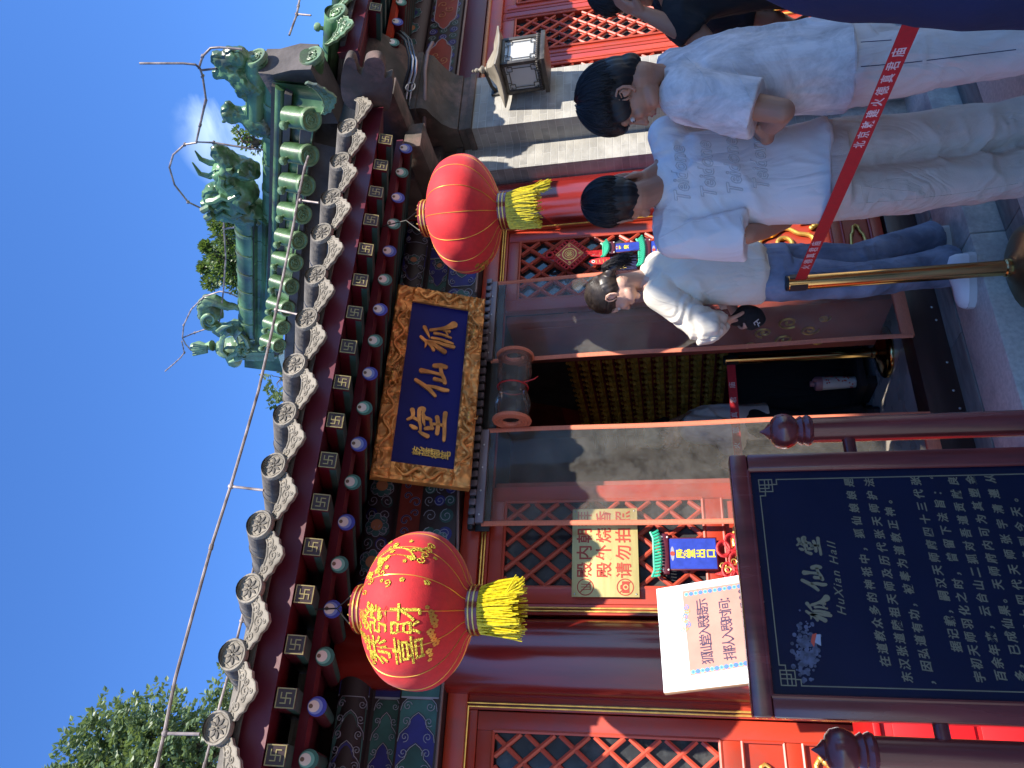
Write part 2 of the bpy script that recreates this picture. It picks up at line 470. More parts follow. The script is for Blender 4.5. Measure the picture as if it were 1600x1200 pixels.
M['glasspane'] = pm('lattice_pane', (0.035, 0.036, 0.038), 0.10, var=0.3, vscale=5, dirt=(0.10, 0.105, 0.10), dscale=6)

def brick_mat(name, c1, c2, mort, dirt):
    m = bpy.data.materials.new(name); m.use_nodes = True
    nt = m.node_tree; N = nt.nodes; K = nt.links.new; b = N['Principled BSDF']
    b.inputs['Roughness'].default_value = 0.9
    tc = N.new('ShaderNodeTexCoord'); sp = N.new('ShaderNodeSeparateXYZ'); cb = N.new('ShaderNodeCombineXYZ'); ad = N.new('ShaderNodeMath')
    ad.operation = 'ADD'
    K(tc.outputs['Object'], sp.inputs[0]); K(sp.outputs['X'], ad.inputs[0]); K(sp.outputs['Y'], ad.inputs[1])
    K(ad.outputs[0], cb.inputs['X']); K(sp.outputs['Z'], cb.inputs['Y'])
    br = N.new('ShaderNodeTexBrick')
    br.inputs['Scale'].default_value = 1.0; br.inputs['Brick Width'].default_value = 0.155; br.inputs['Row Height'].default_value = 0.046
    br.inputs['Mortar Size'].default_value = 0.0022; br.inputs['Mortar Smooth'].default_value = 0.4; br.inputs['Bias'].default_value = 0
    br.inputs['Color1'].default_value = (*c1, 1); br.inputs['Color2'].default_value = (*c2, 1); br.inputs['Mortar'].default_value = (*mort, 1)
    K(cb.outputs[0], br.inputs['Vector'])
    n1 = N.new('ShaderNodeTexNoise'); n1.inputs['Scale'].default_value = 9; n1.inputs['Detail'].default_value = 8
    K(tc.outputs['Object'], n1.inputs['Vector'])
    r1 = N.new('ShaderNodeValToRGB'); r1.color_ramp.elements[0].position = 0.45; r1.color_ramp.elements[1].position = 0.75
    K(n1.outputs['Fac'], r1.inputs['Fac'])
    mx = N.new('ShaderNodeMixRGB'); mx.inputs['Color2'].default_value = (*dirt, 1)
    ml = N.new('ShaderNodeMath'); ml.operation = 'MULTIPLY'; ml.inputs[1].default_value = 0.8
    K(r1.outputs[0], ml.inputs[0]); K(ml.outputs[0], mx.inputs['Fac']); K(br.outputs['Color'], mx.inputs['Color1']); K(mx.outputs[0], b.inputs['Base Color'])
    bp = N.new('ShaderNodeBump'); bp.inputs['Strength'].default_value = 0.6; bp.inputs['Distance'].default_value = 0.004
    sb = N.new('ShaderNodeMath'); sb.operation = 'SUBTRACT'
    n2 = N.new('ShaderNodeTexNoise'); n2.inputs['Scale'].default_value = 45; n2.inputs['Detail'].default_value = 6
    K(tc.outputs['Object'], n2.inputs['Vector']); K(n2.outputs['Fac'], sb.inputs[0]); K(br.outputs['Fac'], sb.inputs[1])
    K(sb.outputs[0], bp.inputs['Height']); K(bp.outputs[0], b.inputs['Normal'])
    return m
M['brick'] = brick_mat('grey_brick', (0.32, 0.305, 0.27), (0.23, 0.22, 0.20), (0.40, 0.385, 0.35), (0.43, 0.41, 0.37))

def gilt_relief():
    """carved gilt scrolls: a distorted wave pattern raised as relief"""
    m = pm('gilt_relief', (0.60, 0.30, 0.085), 0.36, 0.6, var=0.4, vscale=16)
    nt = m.node_tree; N = nt.nodes; K = nt.links.new; b = N['Principled BSDF']
    tc = N.new('ShaderNodeTexCoord')
    n = N.new('ShaderNodeTexNoise'); n.inputs['Scale'].default_value = 14; n.inputs['Detail'].default_value = 1
    K(tc.outputs['Object'], n.inputs['Vector'])
    mx = N.new('ShaderNodeMixRGB'); mx.inputs['Fac'].default_value = 0.25
    K(tc.outputs['Object'], mx.inputs['Color1']); K(n.outputs['Color'], mx.inputs['Color2'])
    v = N.new('ShaderNodeTexVoronoi'); v.feature = 'SMOOTH_F1'; v.inputs['Scale'].default_value = 34
    K(mx.outputs[0], v.inputs['Vector'])
    w = N.new('ShaderNodeMath'); w.operation = 'MULTIPLY'; w.inputs[1].default_value = 16
    s = N.new('ShaderNodeMath'); s.operation = 'SINE'
    K(v.outputs['Distance'], w.inputs[0]); K(w.outputs[0], s.inputs[0])
    bp = N.new('ShaderNodeBump'); bp.inputs['Strength'].default_value = 1.0; bp.inputs['Distance'].default_value = 0.008
    K(s.outputs[0], bp.inputs['Height']); K(bp.outputs[0], b.inputs['Normal'])
    return m
M['relief'] = gilt_relief()

def pvc():
    """clear soft-door film, hazed with dust and scratches"""
    m = bpy.data.materials.new('dusty_clear_film'); m.use_nodes = True
    nt = m.node_tree; N = nt.nodes; K = nt.links.new; N.clear()
    o = N.new('ShaderNodeOutputMaterial'); tr = N.new('ShaderNodeBsdfTransparent'); gl = N.new('ShaderNodeBsdfGlossy'); df = N.new('ShaderNodeBsdfDiffuse')
    tr.inputs['Color'].default_value = (0.90, 0.88, 0.87, 1)
    gl.inputs['Roughness'].default_value = 0.07
    df.inputs['Color'].default_value = (0.47, 0.44, 0.39, 1)
    tc = N.new('ShaderNodeTexCoord')
    n = N.new('ShaderNodeTexNoise'); n.inputs['Scale'].default_value = 5; n.inputs['Detail'].default_value = 12; n.inputs['Roughness'].default_value = 0.78; n.inputs['Distortion'].default_value = 0.25
    K(tc.outputs['Object'], n.inputs['Vector'])
    r = N.new('ShaderNodeMapRange'); r.inputs['From Min'].default_value = 0.3; r.inputs['From Max'].default_value = 0.75; r.inputs['To Min'].default_value = 0.02; r.inputs['To Max'].default_value = 0.22
    K(n.outputs['Fac'], r.inputs['Value'])
    m1 = N.new('ShaderNodeMixShader'); K(r.outputs[0], m1.inputs['Fac']); K(tr.outputs[0], m1.inputs[1]); K(df.outputs[0], m1.inputs[2])
    fr = N.new('ShaderNodeFresnel'); fr.inputs['IOR'].default_value = 1.22
    m2 = N.new('ShaderNodeMixShader'); K(fr.outputs[0], m2.inputs['Fac']); K(m1.outputs[0], m2.inputs[1]); K(gl.outputs[0], m2.inputs[2])
    bp = N.new('ShaderNodeBump'); bp.inputs['Strength'].default_value = 0.25; bp.inputs['Distance'].default_value = 0.02
    n2 = N.new('ShaderNodeTexNoise'); n2.inputs['Scale'].default_value = 3
    K(tc.outputs['Object'], n2.inputs['Vector']); K(n2.outputs['Fac'], bp.inputs['Height']); K(bp.outputs[0], gl.inputs['Normal']); K(bp.outputs[0], fr.inputs['Normal'])
    K(m2.outputs[0], o.inputs['Surface'])
    return m
M['pvc'] = pvc()

def leaf_mat(name, c1, c2):
    m = pm(name, c1, 0.45, var=0.2, vscale=2.5, col2=c2)
    b = m.node_tree.nodes['Principled BSDF']
    b.inputs['Transmission Weight'].default_value = 0.0
    nt = m.node_tree
    tl = nt.nodes.new('ShaderNodeBsdfTranslucent'); tl.inputs['Color'].default_value = (c2[0]*1.6, c2[1]*1.6, c2[2]*0.8, 1)
    mx = nt.nodes.new('ShaderNodeMixShader'); mx.inputs['Fac'].default_value = 0.3
    out = nt.nodes['Material Output']
    nt.links.new(b.outputs[0], mx.inputs[1]); nt.links.new(tl.outputs[0], mx.inputs[2]); nt.links.new(mx.outputs[0], out.inputs['Surface'])
    return m
M['leaf'] = leaf_mat('locust_leaf', (0.055, 0.10, 0.045), (0.13, 0.18, 0.085))
M['leaf2'] = leaf_mat('roof_shrub_leaf', (0.055, 0.105, 0.030), (0.13, 0.20, 0.06))

def marble_cloth():
    m = pm('cloud_dyed_cotton', (0.60, 0.57, 0.58), 0.9, var=0.05, bump=0.12, bscale=320)
    nt = m.node_tree; N = nt.nodes; K = nt.links.new; b = N['Principled BSDF']
    tc = N.new('ShaderNodeTexCoord'); n = N.new('ShaderNodeTexNoise'); n.inputs['Scale'].default_value = 5.5; n.inputs['Detail'].default_value = 9; n.inputs['Roughness'].default_value = 0.7; n.inputs['Distortion'].default_value = 0.8
    K(tc.outputs['Object'], n.inputs['Vector'])
    r = N.new('ShaderNodeValToRGB')
    r.color_ramp.elements[0].position = 0.36; r.color_ramp.elements[0].color = (0.36, 0.32, 0.305, 1)
    r.color_ramp.elements[1].position = 0.60; r.color_ramp.elements[1].color = (0.70, 0.63, 0.60, 1)
    K(n.outputs['Fac'], r.inputs['Fac']); K(r.outputs[0], b.inputs['Base Color'])
    return m
M['cloud'] = marble_cloth()

def cloth_folds(m, scale=5.0, strength=0.55, dist=0.035, stretch=(1, 1, 0.45)):
    """soft creases on top of a cloth's own weave"""
    nt = m.node_tree; N = nt.nodes; K = nt.links.new; b = N['Principled BSDF']
    tc = N.new('ShaderNodeTexCoord'); mp = N.new('ShaderNodeMapping'); mp.inputs['Scale'].default_value = stretch; mp.inputs['Rotation'].default_value = (0.3, 0.5, 0.2)
    K(tc.outputs['Object'], mp.inputs['Vector'])
    n = N.new('ShaderNodeTexNoise'); n.inputs['Scale'].default_value = scale; n.inputs['Detail'].default_value = 3; n.inputs['Roughness'].default_value = 0.45; n.inputs['Distortion'].default_value = 1.6
    K(mp.outputs[0], n.inputs['Vector'])
    s = N.new('ShaderNodeMath'); s.operation = 'SUBTRACT'; s.inputs[1].default_value = 0.5
    a = N.new('ShaderNodeMath'); a.operation = 'ABSOLUTE'
    K(n.outputs['Fac'], s.inputs[0]); K(s.outputs[0], a.inputs[0])
    bp = N.new('ShaderNodeBump'); bp.inputs['Strength'].default_value = strength; bp.inputs['Distance'].default_value = dist
    K(a.outputs[0], bp.inputs['Height'])
    old = b.inputs['Normal'].links
    if old: K(old[0].from_socket, bp.inputs['Normal'])
    K(bp.outputs[0], b.inputs['Normal'])
for k, sc, st in (('cloth_white', 5, 0.6), ('cloud', 5, 0.6), ('cloth_cream', 6, 0.6), ('khaki', 6, 0.8), ('chalk', 6, 0.7), ('denim', 8, 0.7), ('navy', 4, 0.5), ('blackcloth', 6, 0.6)): cloth_folds(M[k], sc, st)
# ------------------------------------------------------------------ ground and steps
def struct(o, label=None):
    o['kind'] = 'structure'; return o
b = MB(); b.quad((-60, -60, -0.02), (60, -60, -0.02), (60, 80, -0.02), (-60, 80, -0.02), M['paver']); struct(b.build('ground', smooth=0))
b = MB()
x = -3.0
while x < 9:
    w = random.uniform(0.95, 1.25)
    b.bbox((x, 1.70, -0.15), (x+w-0.004, 2.742, 0.0), M['stone'], b=0.006); x += w
x = -3.0
while x < 9:
    w = random.uniform(0.45, 0.6)
    b.bbox((x, 2.746, -0.15), (x+w-0.004, 2.916, random.uniform(-0.006, -0.002)), M['stone_dark'], b=0.006); x += w
struct(b.build('lower_pavement', smooth=30))
b = MB()
x = -3.3
while x < 9:
    w = random.uniform(1.2, 1.5)
    b.bbox((x, 2.92, -0.15), (x+w-0.004, 3.245, 0.13), M['stone'], b=0.008); x += w
x = -3.1
while x < 9:
    w = random.uniform(0.6, 0.8)
    b.bbox((x, 3.249, -0.15), (x+w-0.003, 3.60, 0.134), M['stone_dark'], b=0.004); x += w
struct(b.build('terrace_pavement', smooth=30))
b = MB(); b.box((-1.0, 3.56, -0.1), (3.3, 7.2, 0.18), M['floor_in']); struct(b.build('hall_floor', smooth=0))

# ------------------------------------------------------------------ little drawing helpers for carved and painted work
def spiral(cx, cy, r, turns=1.6, a0=0.0, cw=1, n=22, r0=0.12):
    return [(cx+math.cos(a0+cw*2*PI*turns*t)*r*(1-(1-r0)*t), cy+math.sin(a0+cw*2*PI*turns*t)*r*(1-(1-r0)*t)) for t in [i/(n-1) for i in range(n)]]
def line2(mb, pts, w, d0, d1, mat, Mx, closed=False):
    """a flat painted stroke of width w following 2-d points"""
    P = [Vector((p[0], p[1], 0)) for p in pts]; N = len(P); vs = []
    for i in range(N):
        d = (P[(i+1) % N]-P[i-1]) if closed else (P[min(i+1, N-1)]-P[max(i-1, 0)])
        if d.length < 1e-9: d = Vector((1, 0, 0))
        d.normalize(); n = Vector((-d.y, d.x, 0))*(w/2)
        vs += [P[i]+n, P[i]-n]
    m = len(vs)
    allv = [(v.x, v.y, d1) for v in vs] + [(v.x, v.y, d0) for v in vs]
    fs = []
    for i in range(N if closed else N-1):
        a, b2 = 2*i, 2*((i+1) % N)
        fs += [(a, a+1, b2+1, b2), (m+a, a, b2, m+b2), (a+1, m+a+1, m+b2+1, b2+1)]
    mb.add(allv, fs, mat, Mx)
def disc2(mb, cx, cy, r, d0, d1, mat, Mx, n=20, ry=None):
    mb.prism([(cx+r*math.cos(2*PI*i/n), cy+(ry or r)*math.sin(2*PI*i/n)) for i in range(n)], d0, d1, mat, Mx)
def rosette(mb, cx, cy, r, Mx, centre='p_orange', petal='p_teal', n=8):
    for i in range(n):
        a = 2*PI*i/n
        disc2(mb, cx+math.cos(a)*r*0.68, cy+math.sin(a)*r*0.68, r*0.30, 0.0005, 0.0022+0.0002*(i % 2), M[petal], Mx, 10)
        line2(mb, [(cx+math.cos(a)*r*0.68+r*0.30*math.cos(t), cy+math.sin(a)*r*0.68+r*0.30*math.sin(t)) for t in [a-1.6+3.2*k/8 for k in range(9)]], 0.0025, 0.001, 0.0032, M['p_line'], Mx)
    disc2(mb, cx, cy, r*0.46, 0.001, 0.005, M[centre], Mx)
def ogee(x0, yl, yh, tip):
    """pointed leaf outline opening from the edge x0 to a tip (tip may be left or right)"""
    w = yh-yl; c = (yl+yh)/2; s = tip
    return [(x0, yl), (x0+s*0.25, yl+w*0.04), (x0+s*0.42, yl+w*0.16), (x0+s*0.50, yl+w*0.24), (x0+s*0.72, yl+w*0.28), (x0+s*0.86, yl+w*0.36), (x0+s, c),
            (x0+s*0.86, yh-w*0.36), (x0+s*0.72, yh-w*0.28), (x0+s*0.50, yh-w*0.24), (x0+s*0.42, yh-w*0.16), (x0+s*0.25, yh-w*0.04), (x0, yh)]
def scroll_field(mb, x0, x1, z0, z1, Mx, mat='p_line', dens=0.055, seed=1, fill=None):
    rg = random.Random(seed); nx = max(1, round((x1-x0)/dens)); nz = max(1, round((z1-z0)/dens))
    for i in range(nx):
        for j in range(nz):
            cx = x0+(i+0.5)*(x1-x0)/nx; cz = z0+(j+0.5)*(z1-z0)/nz
            r = dens*0.42
            cw = 1 if (i+j) % 2 else -1
            if fill:
                disc2(mb, cx, cz, r*1.05, 0.0003, 0.0012, M[fill[(i+j) % len(fill)]], Mx, 12)
            line2(mb, spiral(cx, cz, r, 1.4, rg.choice([0, PI/2, PI]), cw, 16), 0.0028, 0.001, 0.003, M[mat], Mx)
def paint_beam(mb, x0, x1, z0, z1, Mx, kind, seed=0):
    """one painted field of a beam front"""
    if kind == 'scroll':
        scroll_field(mb, x0, x1, z0+0.006, z1-0.006, Mx, dens=min(0.062, (z1-z0)*0.5), seed=seed, fill=['p_green', 'p_blue', 'p_black'])
    elif kind == 'rosettes':
        h = z1-z0; n = max(1, round((x1-x0)/(h*1.5)))
        scroll_field(mb, x0, x1, z0+0.004, z1-0.004, Mx, dens=h*0.48, seed=seed, fill=['p_green', 'p_black', 'p_blue'])
        for i in range(n): rosette(mb, x0+(i+0.5)*(x1-x0)/n, (z0+z1)/2, h*0.40, Mx)
    elif kind == 'vermilion':
        mb.prism([(x0, z0), (x1, z0), (x1, z1), (x0, z1)], 0.0002, 0.0016, M['p_red'], Mx)
        h = z1-z0; n = max(2, round((x1-x0)/(h*0.75)))
        for i in range(n):
            cx = x0+(i+0.5)*(x1-x0)/n; s = 1 if i % 2 else -1
            for mat, w, d in (('p_line', 0.0085, 0.0026), ('p_blue', 0.0050, 0.0036)):
                line2(mb, spiral(cx, (z0+z1)/2+s*h*0.18, h*0.25, 1.1, -s*PI/2, s, 16), w, 0.001, d, M[mat], Mx)
                line2(mb, spiral(cx+h*0.28, (z0+z1)/2-s*h*0.2, h*0.18, 1.0, s*PI/2, -s, 14), w, 0.001, d, M[mat], Mx)
    elif kind in ('ogee', 'ogee_l'):
        s = 1 if kind == 'ogee' else -1
        L = x1-x0; n = max(1, round(L/0.13)); st = L/n
        cols = ['p_blue', 'p_teal', 'p_green']
        for i in range(n+1):
            for k, (off, mat, d) in enumerate((((0.0), cols[(i+seed) % 3], 0.0010),)):
                xa = (x0+i*st-st*0.4) if s > 0 else (x1-i*st+st*0.4)
                tip = s*st*0.95
                po = ogee(xa, z0+0.003, z1-0.003, tip)
                lo, hi = x0, x1
                po = [(min(max(p[0], lo), hi), p[1]) for p in po]
                back = [(min(max(xa-s*st, lo), hi), z1-0.003), (min(max(xa-s*st, lo), hi), z0+0.003)]
                mb.prism(po+back, 0.0002, 0.0016+0.0006*(n-i), M[mat], Mx)
                for w, mm, dd in ((0.009, 'p_black', 0.0006), (0.003, 'p_line', 0.0012)):
                    line2(mb, po, w, 0.001, 0.0016+0.0006*(n-i)+dd, M[mm], Mx)
        for i in range(max(2, int(L/0.055))):
            cx = x0+(i+0.5)*L/max(2, int(L/0.055))
            for sg in (-1, 1): line2(mb, spiral(cx, (z0+z1)/2+sg*(z1-z0)*0.30, (z1-z0)*0.12, 1.4, i, sg, 16), 0.0022, 0.001, 0.0075, M['p_line'], Mx)
        rosette(mb, (x0 if s > 0 else x1)+s*min(0.05, L*0.3), (z0+z1)/2, (z1-z0)*0.26, Mx)
    elif kind == 'band':
        m = (x0+x1)/2
        mb.prism([(x0, z0), (x1, z0), (x1, z1), (x0, z1)], 0.0002, 0.0018, M['p_blue' if seed % 2 else 'p_teal'], Mx)
        for xx in (x0, x1): line2(mb, [(xx, z0), (xx, z1)], 0.006, 0.001, 0.003, M['p_line'], Mx)

def lattice(mb, x0, x1, z0, z1, y, pw, ph, mat, r=0.011):
    """diagonal lattice of round-nosed bars"""
    w, h = x1-x0, z1-z0
    for s in (1, -1):
        k = -int(h/ph)-2
        while k*pw < w+h*pw/ph+pw:
            # line x = x0 + k*pw + s*(z-z0)*pw/ph
            xs = x0+k*pw if s > 0 else x0+k*pw
            pts = []
            for z in (z0, z1):
                xx = xs + s*(z-z0)*pw/ph
                pts.append((xx, z))
            (xa, za), (xb, zb) = pts
            def clip(xa, za, xb, zb):
                t0, t1 = 0.0, 1.0; dx = xb-xa
                for lim, sg in ((x0, 1), (x1, -1)):
                    fa, fb = sg*(xa-lim), sg*(xb-lim)
                    if fa < 0 and fb < 0: return None
                    if fa < 0: t0 = max(t0, fa/(fa-fb))
                    if fb < 0: t1 = min(t1, fa/(fa-fb))
                return None if t1-t0 < 0.02 else (xa+dx*t0, za+(zb-za)*t0, xa+dx*t1, za+(zb-za)*t1)
            c = clip(xa, za, xb, zb)
            if c:
                oy = y + (0.002 if s > 0 else 0.0)
                mb.tube([(c[0], oy, c[1]), (c[2], oy, c[3])], r, mat, 6)
                # the deep flank of the bar
                mb.tube([(c[0], oy+0.014, c[1]), (c[2], oy+0.014, c[3])], r*0.92, mat, 4)
            k += 1
def moulding(mb, pts, r, mat, y):
    mb.tube([(p[0], y, p[1]) for p in pts], r, mat, 8)
def ring_rect(x0, z0, x1, z1):
    return [(x0, z0), (x1, z0), (x1, z1), (x0, z1)]
def panel_frame(mb, x0, x1, z0, z1, y, mat, depth=0.02):
    """a recessed panel with a raised bead round it"""
    mb.box((x0, y+depth, z0), (x1, y+depth+0.01, z1), mat)
    for a, c in (((x0, z0), (x1, z0)), ((x1, z0), (x1, z1)), ((x1, z1), (x0, z1)), ((x0, z1), (x0, z0))):
        mb.tube([(a[0], y+0.004, a[1]), (c[0], y+0.004, c[1])], 0.0075, mat, 6)
def ruyi(mb, cx, cz, w, h, y, mat, r=0.0085):
    pts = [(-1, 0), (-0.93, 0.34), (-0.62, 0.52), (-0.5, 0.8), (0, 1.0), (0.5, 0.8), (0.62, 0.52), (0.93, 0.34), (1, 0), (0.93, -0.34), (0.62, -0.52), (0.5, -0.8), (0, -1), (-0.5, -0.8), (-0.62, -0.52), (-0.93, -0.34)]
    mb.tube([(cx+p[0]*w/2, y, cz+p[1]*h/2) for p in pts], r, mat, 8, closed=True)
def cloud_ornament(mb, cx, cz, w, h, y, mat, r=0.012):
    """gilt ruyi clouds: lobed border with two scrolling clouds inside and corner sprays"""
    outer = []
    for i in range(48):
        a = 2*PI*i/48
        k = 1 + 0.09*math.cos(6*a)
        outer.append((cx+math.cos(a)*w*0.34*k, y, cz+math.sin(a)*h*0.34*k))
    mb.tube(outer, r, mat, 8, closed=True)
    for s in (-1, 1):
        sp = spiral(cx+s*w*0.11, cz+s*h*0.05, min(w, h)*0.17, 1.35, PI/2 if s > 0 else -PI/2, 1, 26, 0.18)
        mb.tube([(p[0], y-0.002, p[1]) for p in sp], r, mat, 8)
    for sx in (-1, 1):
        for sz in (-1, 1):
            px, pz = cx+sx*w*0.40, cz+sz*h*0.40
            mb.tube([(px-sx*w*0.20, y, pz+sz*h*0.045), (px-sx*w*0.06, y, pz+sz*h*0.05), (px+sx*w*0.02, y, pz+sz*h*0.0), (px+sx*w*0.045, y, pz-sz*h*0.10), (px+sx*w*0.04, y, pz-sz*h*0.2)], r*0.85, mat, 8)
            for q in range(3):
                mb.ell((px-sx*w*0.03*q, y-0.004, pz-sz*h*0.035*q), (r*1.3, r, r*1.3), mat, 8, 6)

# ------------------------------------------------------------------ the fox hall (its whole front is one building)
DY = 3.42           # front plane of the doors
SLAB = 0.13
hall = thing('temple_hall', 'red lacquered temple hall with painted beams under a grey tiled eave', 'temple hall', (1.7, 3.6, 0))
# --- doors
def door_leaf(x0, x1, label=None, panes=True):
    st = 0.075
    b = MB()
    zt, zb = 2.34, 0.30
    for xa, xb in ((x0, x0+st), (x1-st, x1)): b.bbox((xa, DY, zb), (xb, DY+0.05, zt), M['red'])
    for za, zc in ((2.27, 2.34), (1.25, 1.335), (1.02, 1.09), (0.50, 0.56), (zb, 0.36)): b.bbox((x0+st, DY+0.001, za), (x1-st, DY+0.049, zc), M['red'])
    panel_frame(b, x0+st, x1-st, 1.09, 1.25, DY, M['red'])
    panel_frame(b, x0+st, x1-st, 0.56, 1.02, DY, M['red'])
    panel_frame(b, x0+st, x1-st, 0.36, 0.50, DY, M['red'])
    # bead around the lattice light
    for a, c in (((x0+st, 1.335), (x1-st, 1.335)), ((x0+st, 2.27), (x1-st, 2.27)), ((x0+st, 1.335), (x0+st, 2.27)), ((x1-st, 1.335), (x1-st, 2.27))):
        b.tube([(a[0], DY+0.004, a[1]), (c[0], DY+0.004, c[1])], 0.009, M['red_soft'], 6)
    leaf = b.build('door_leaf', hall)
    lb = MB(); lattice(lb, x0+st+0.008, x1-st-0.008, 1.343, 2.262, DY+0.012, 0.118, 0.145, M['red_soft'])
    WORLD[leaf.name] = WORLD[hall.name]
    lb.build('lattice', leaf)
    pb = MB(); pb.box((x0+st, DY+0.034, 1.335), (x1-st, DY+0.038, 2.27), M['glasspane']); pb.build('lattice_pane', leaf)
    g = MB()
    cx = (x0+x1)/2; w = x1-x0-2*st
    ruyi(g, cx, 1.17, w*0.62, 0.085, DY+0.008, M['gold'])
    cloud_ornament(g, cx, 0.79, w*0.95, 0.42, DY+0.008, M['gold'])
    ruyi(g, cx, 0.43, w*0.62, 0.075, DY+0.008, M['gold'])
    g.build('gilt_ornament', leaf)
    return leaf
door_leaf(0.725, 1.29)
door_leaf(2.335, 2.90)
door_leaf(-0.30, 0.27)
door_leaf(-0.88, -0.305)
# the two middle leaves stand open, swung into the hall
for xh, s in ((1.31, -1), (2.315, 1)):
    b = MB()
    b.bbox((xh-0.025, DY+0.06, 0.30), (xh+0.025, DY+0.52, 2.34), M['inner'])
    b.bbox((xh-0.031, DY+0.12, 1.40), (xh+0.031, DY+0.46, 2.26), M['inner'])
    leaf = b.build('open_door_leaf', hall)
    WORLD[leaf.name] = WORLD[hall.name]
    g = MB()
    for yy_, zz, r_ in ((0.22, 0.80, 0.06), (0.40, 0.80, 0.06), (0.31, 0.68, 0.05), (0.31, 0.92, 0.05), (0.20, 0.62, 0.03), (0.44, 0.62, 0.03), (0.20, 0.98, 0.03), (0.44, 0.98, 0.03)):
        g.tube([(xh-s*0.029, DY+q[0], q[1]) for q in spiral(yy_, zz, r_, 1.5, zz*7, 1, 26)], 0.007, M['gold'], 6)
    g.build('gilt_ornament', leaf)
# --- frame round the bays with gilt mouldings
b = MB()
b.bbox((-2.0, DY-0.03, 2.385), (3.2, DY+0.06, 2.475), M['red'])                # lintel
b.bbox((0.675, DY-0.012, 0.30), (0.722, DY+0.05, 2.384), M['red'])
b.bbox((2.903, DY-0.012, 0.30), (2.99, DY+0.05, 2.384), M['red'])
b.bbox((0.275, DY-0.012, 0.30), (0.335, DY+0.05, 2.384), M['red'])
b.bbox((0.276, DY-0.005, 2.342), (3.0, DY+0.05, 2.384), M['red'])
b.bbox((-2.0, DY-0.005, 2.342), (0.274, DY+0.05, 2.384), M['red'])
b.build('door_frame', hall)
g = MB()
for off in (0.0, 0.014):
    g.tube([(0.690+off, DY-0.018, 0.32), (0.690+off, DY-0.018, 2.372-off), (2.925-off, DY-0.018, 2.372-off), (2.925-off, DY-0.018, 0.32)], 0.0062, M['gold'], 8)
    g.tube([(0.300-off, DY-0.018, 0.32), (0.300-off, DY-0.018, 2.395-off), (-2.0, DY-0.036, 2.395-off)], 0.0062, M['gold'], 8)
g.build('gilt_moulding', hall)
# --- threshold board with bolts and a worn caution sticker
b = MB()
b.bbox((0.66, 3.405, SLAB+0.002), (3.19, 3.555, 0.288), M['thresh'], b=0.006)
b.bbox((-2.0, 3.405, SLAB+0.002), (0.31, 3.555, 0.288), M['thresh'], b=0.006)
th = b.build('threshold', hall)
b = MB()
for px, py in ((1456, 480), (1463, 500), (1480, 566), (1500, 638), (1490, 610)):
    p = onY(px, py, 3.404); b.ell(p, (0.006, 0.004, 0.006), M['screw'], 10, 6)
WORLD[th.name] = WORLD[hall.name]
b.build('bolt', th)
# --- columns
for cx in (0.492, 3.075):
    b = MB(); b.lathe([(0.172, 0.16), (0.168, 0.5), (0.165, 2.0), (0.162, 2.98)], M['column'], 48, Matrix.Translation((cx, 3.425, 0)))
    col = b.build('column', hall)
    WORLD[col.name] = WORLD[hall.name]
    b = MB(); b.lathe([(0.23, SLAB-0.05), (0.235, SLAB+0.015), (0.215, SLAB+0.04), (0.18, SLAB+0.045)], M['stone_dark'], 32, Matrix.Translation((cx, 3.425, 0))); b.build('column_base', col)
# --- painted beams
PF = facing((0, 0, 0))
def at_y(y): return facing((0, y, 0))
BX0, BX1 = -2.0, 3.19
FIELDS = [(-0.9, -0.30, 'ogee'), (-0.30, -0.06, 'scroll'), (-0.06, 0.30, 'ogee'), (0.305, 0.388, 'band'), (0.395, 0.80, 'A'), (0.80, 1.16, 'B'), (1.16, 2.28, 'C'), (2.28, 2.46, 'B'), (2.46, 2.72, 'D'), (2.725, 2.80, 'band'), (2.80, 3.16, 'ogee_l')]
KIND = {'low': {'A': 'scroll', 'B': 'rosettes', 'C': 'scroll', 'D': 'ogee_l'}, 'mid': {'A': 'vermilion', 'B': 'vermilion', 'C': 'vermilion', 'D': 'ogee_l'}, 'top': {'A': 'scroll', 'B': 'rosettes', 'C': 'rosettes', 'D': 'ogee_l'}}
b = MB(); b.bbox((BX0, 3.32, 2.478), (BX1, 3.46, 2.672), M['p_black'], b=0.012)
for i, (xa, xb, k) in enumerate(FIELDS): paint_beam(b, xa, xb, 2.492, 2.660, at_y(3.32), KIND['low'].get(k, k), i*2)
b.tube([(BX0, 3.305, 2.476), (-0.4, 3.305, 2.474), (0.4, 3.305, 2.476), (0.95, 3.305, 2.462), (1.25, 3.30, 2.484)], 0.0065, M['conduit'], 8)
b.tube([(2.40, 3.305, 2.484), (BX1, 3.305, 2.482)], 0.0065, M['conduit'], 8)
b.build('lower_painted_beam', hall)
b = MB(); b.box((BX0, 3.385, 2.6725), (BX1, 3.45, 2.822), M['p_black'])
for i, (xa, xb, k) in enumerate(FIELDS): paint_beam(b, xa, xb, 2.680, 2.805, at_y(3.385), KIND['mid'].get(k, k), i*2+1)
b.build('cushion_board', hall)
b = MB(); b.cyl((BX0, 3.39, 2.90), (BX1, 3.39, 2.90), 0.083, M['p_black'], n=40)
pm_flat = MB()
for i, (xa, xb, k) in enumerate(FIELDS): paint_beam(pm_flat, xa, xb, -0.075, 0.075, Matrix.Identity(4), KIND['top'].get(k, k), i*2+1)
# wrap the painted field round the front of the round purlin
ws = []
for v in pm_flat.v:
    a = v.y/0.083 - 0.25
    rr = 0.083 + v.z
    ws.append((v.x, 3.39 - rr*math.cos(a), 2.90 + rr*math.sin(a)))
base = len(b.v); b.v += [Vector(p) for p in ws]
for f, k in zip(pm_flat.f, pm_flat.m):
    b.f.append([i+base for i in f]); b.m.append(b.mi(pm_flat.mats[k]))
b.build('painted_purlin', hall)
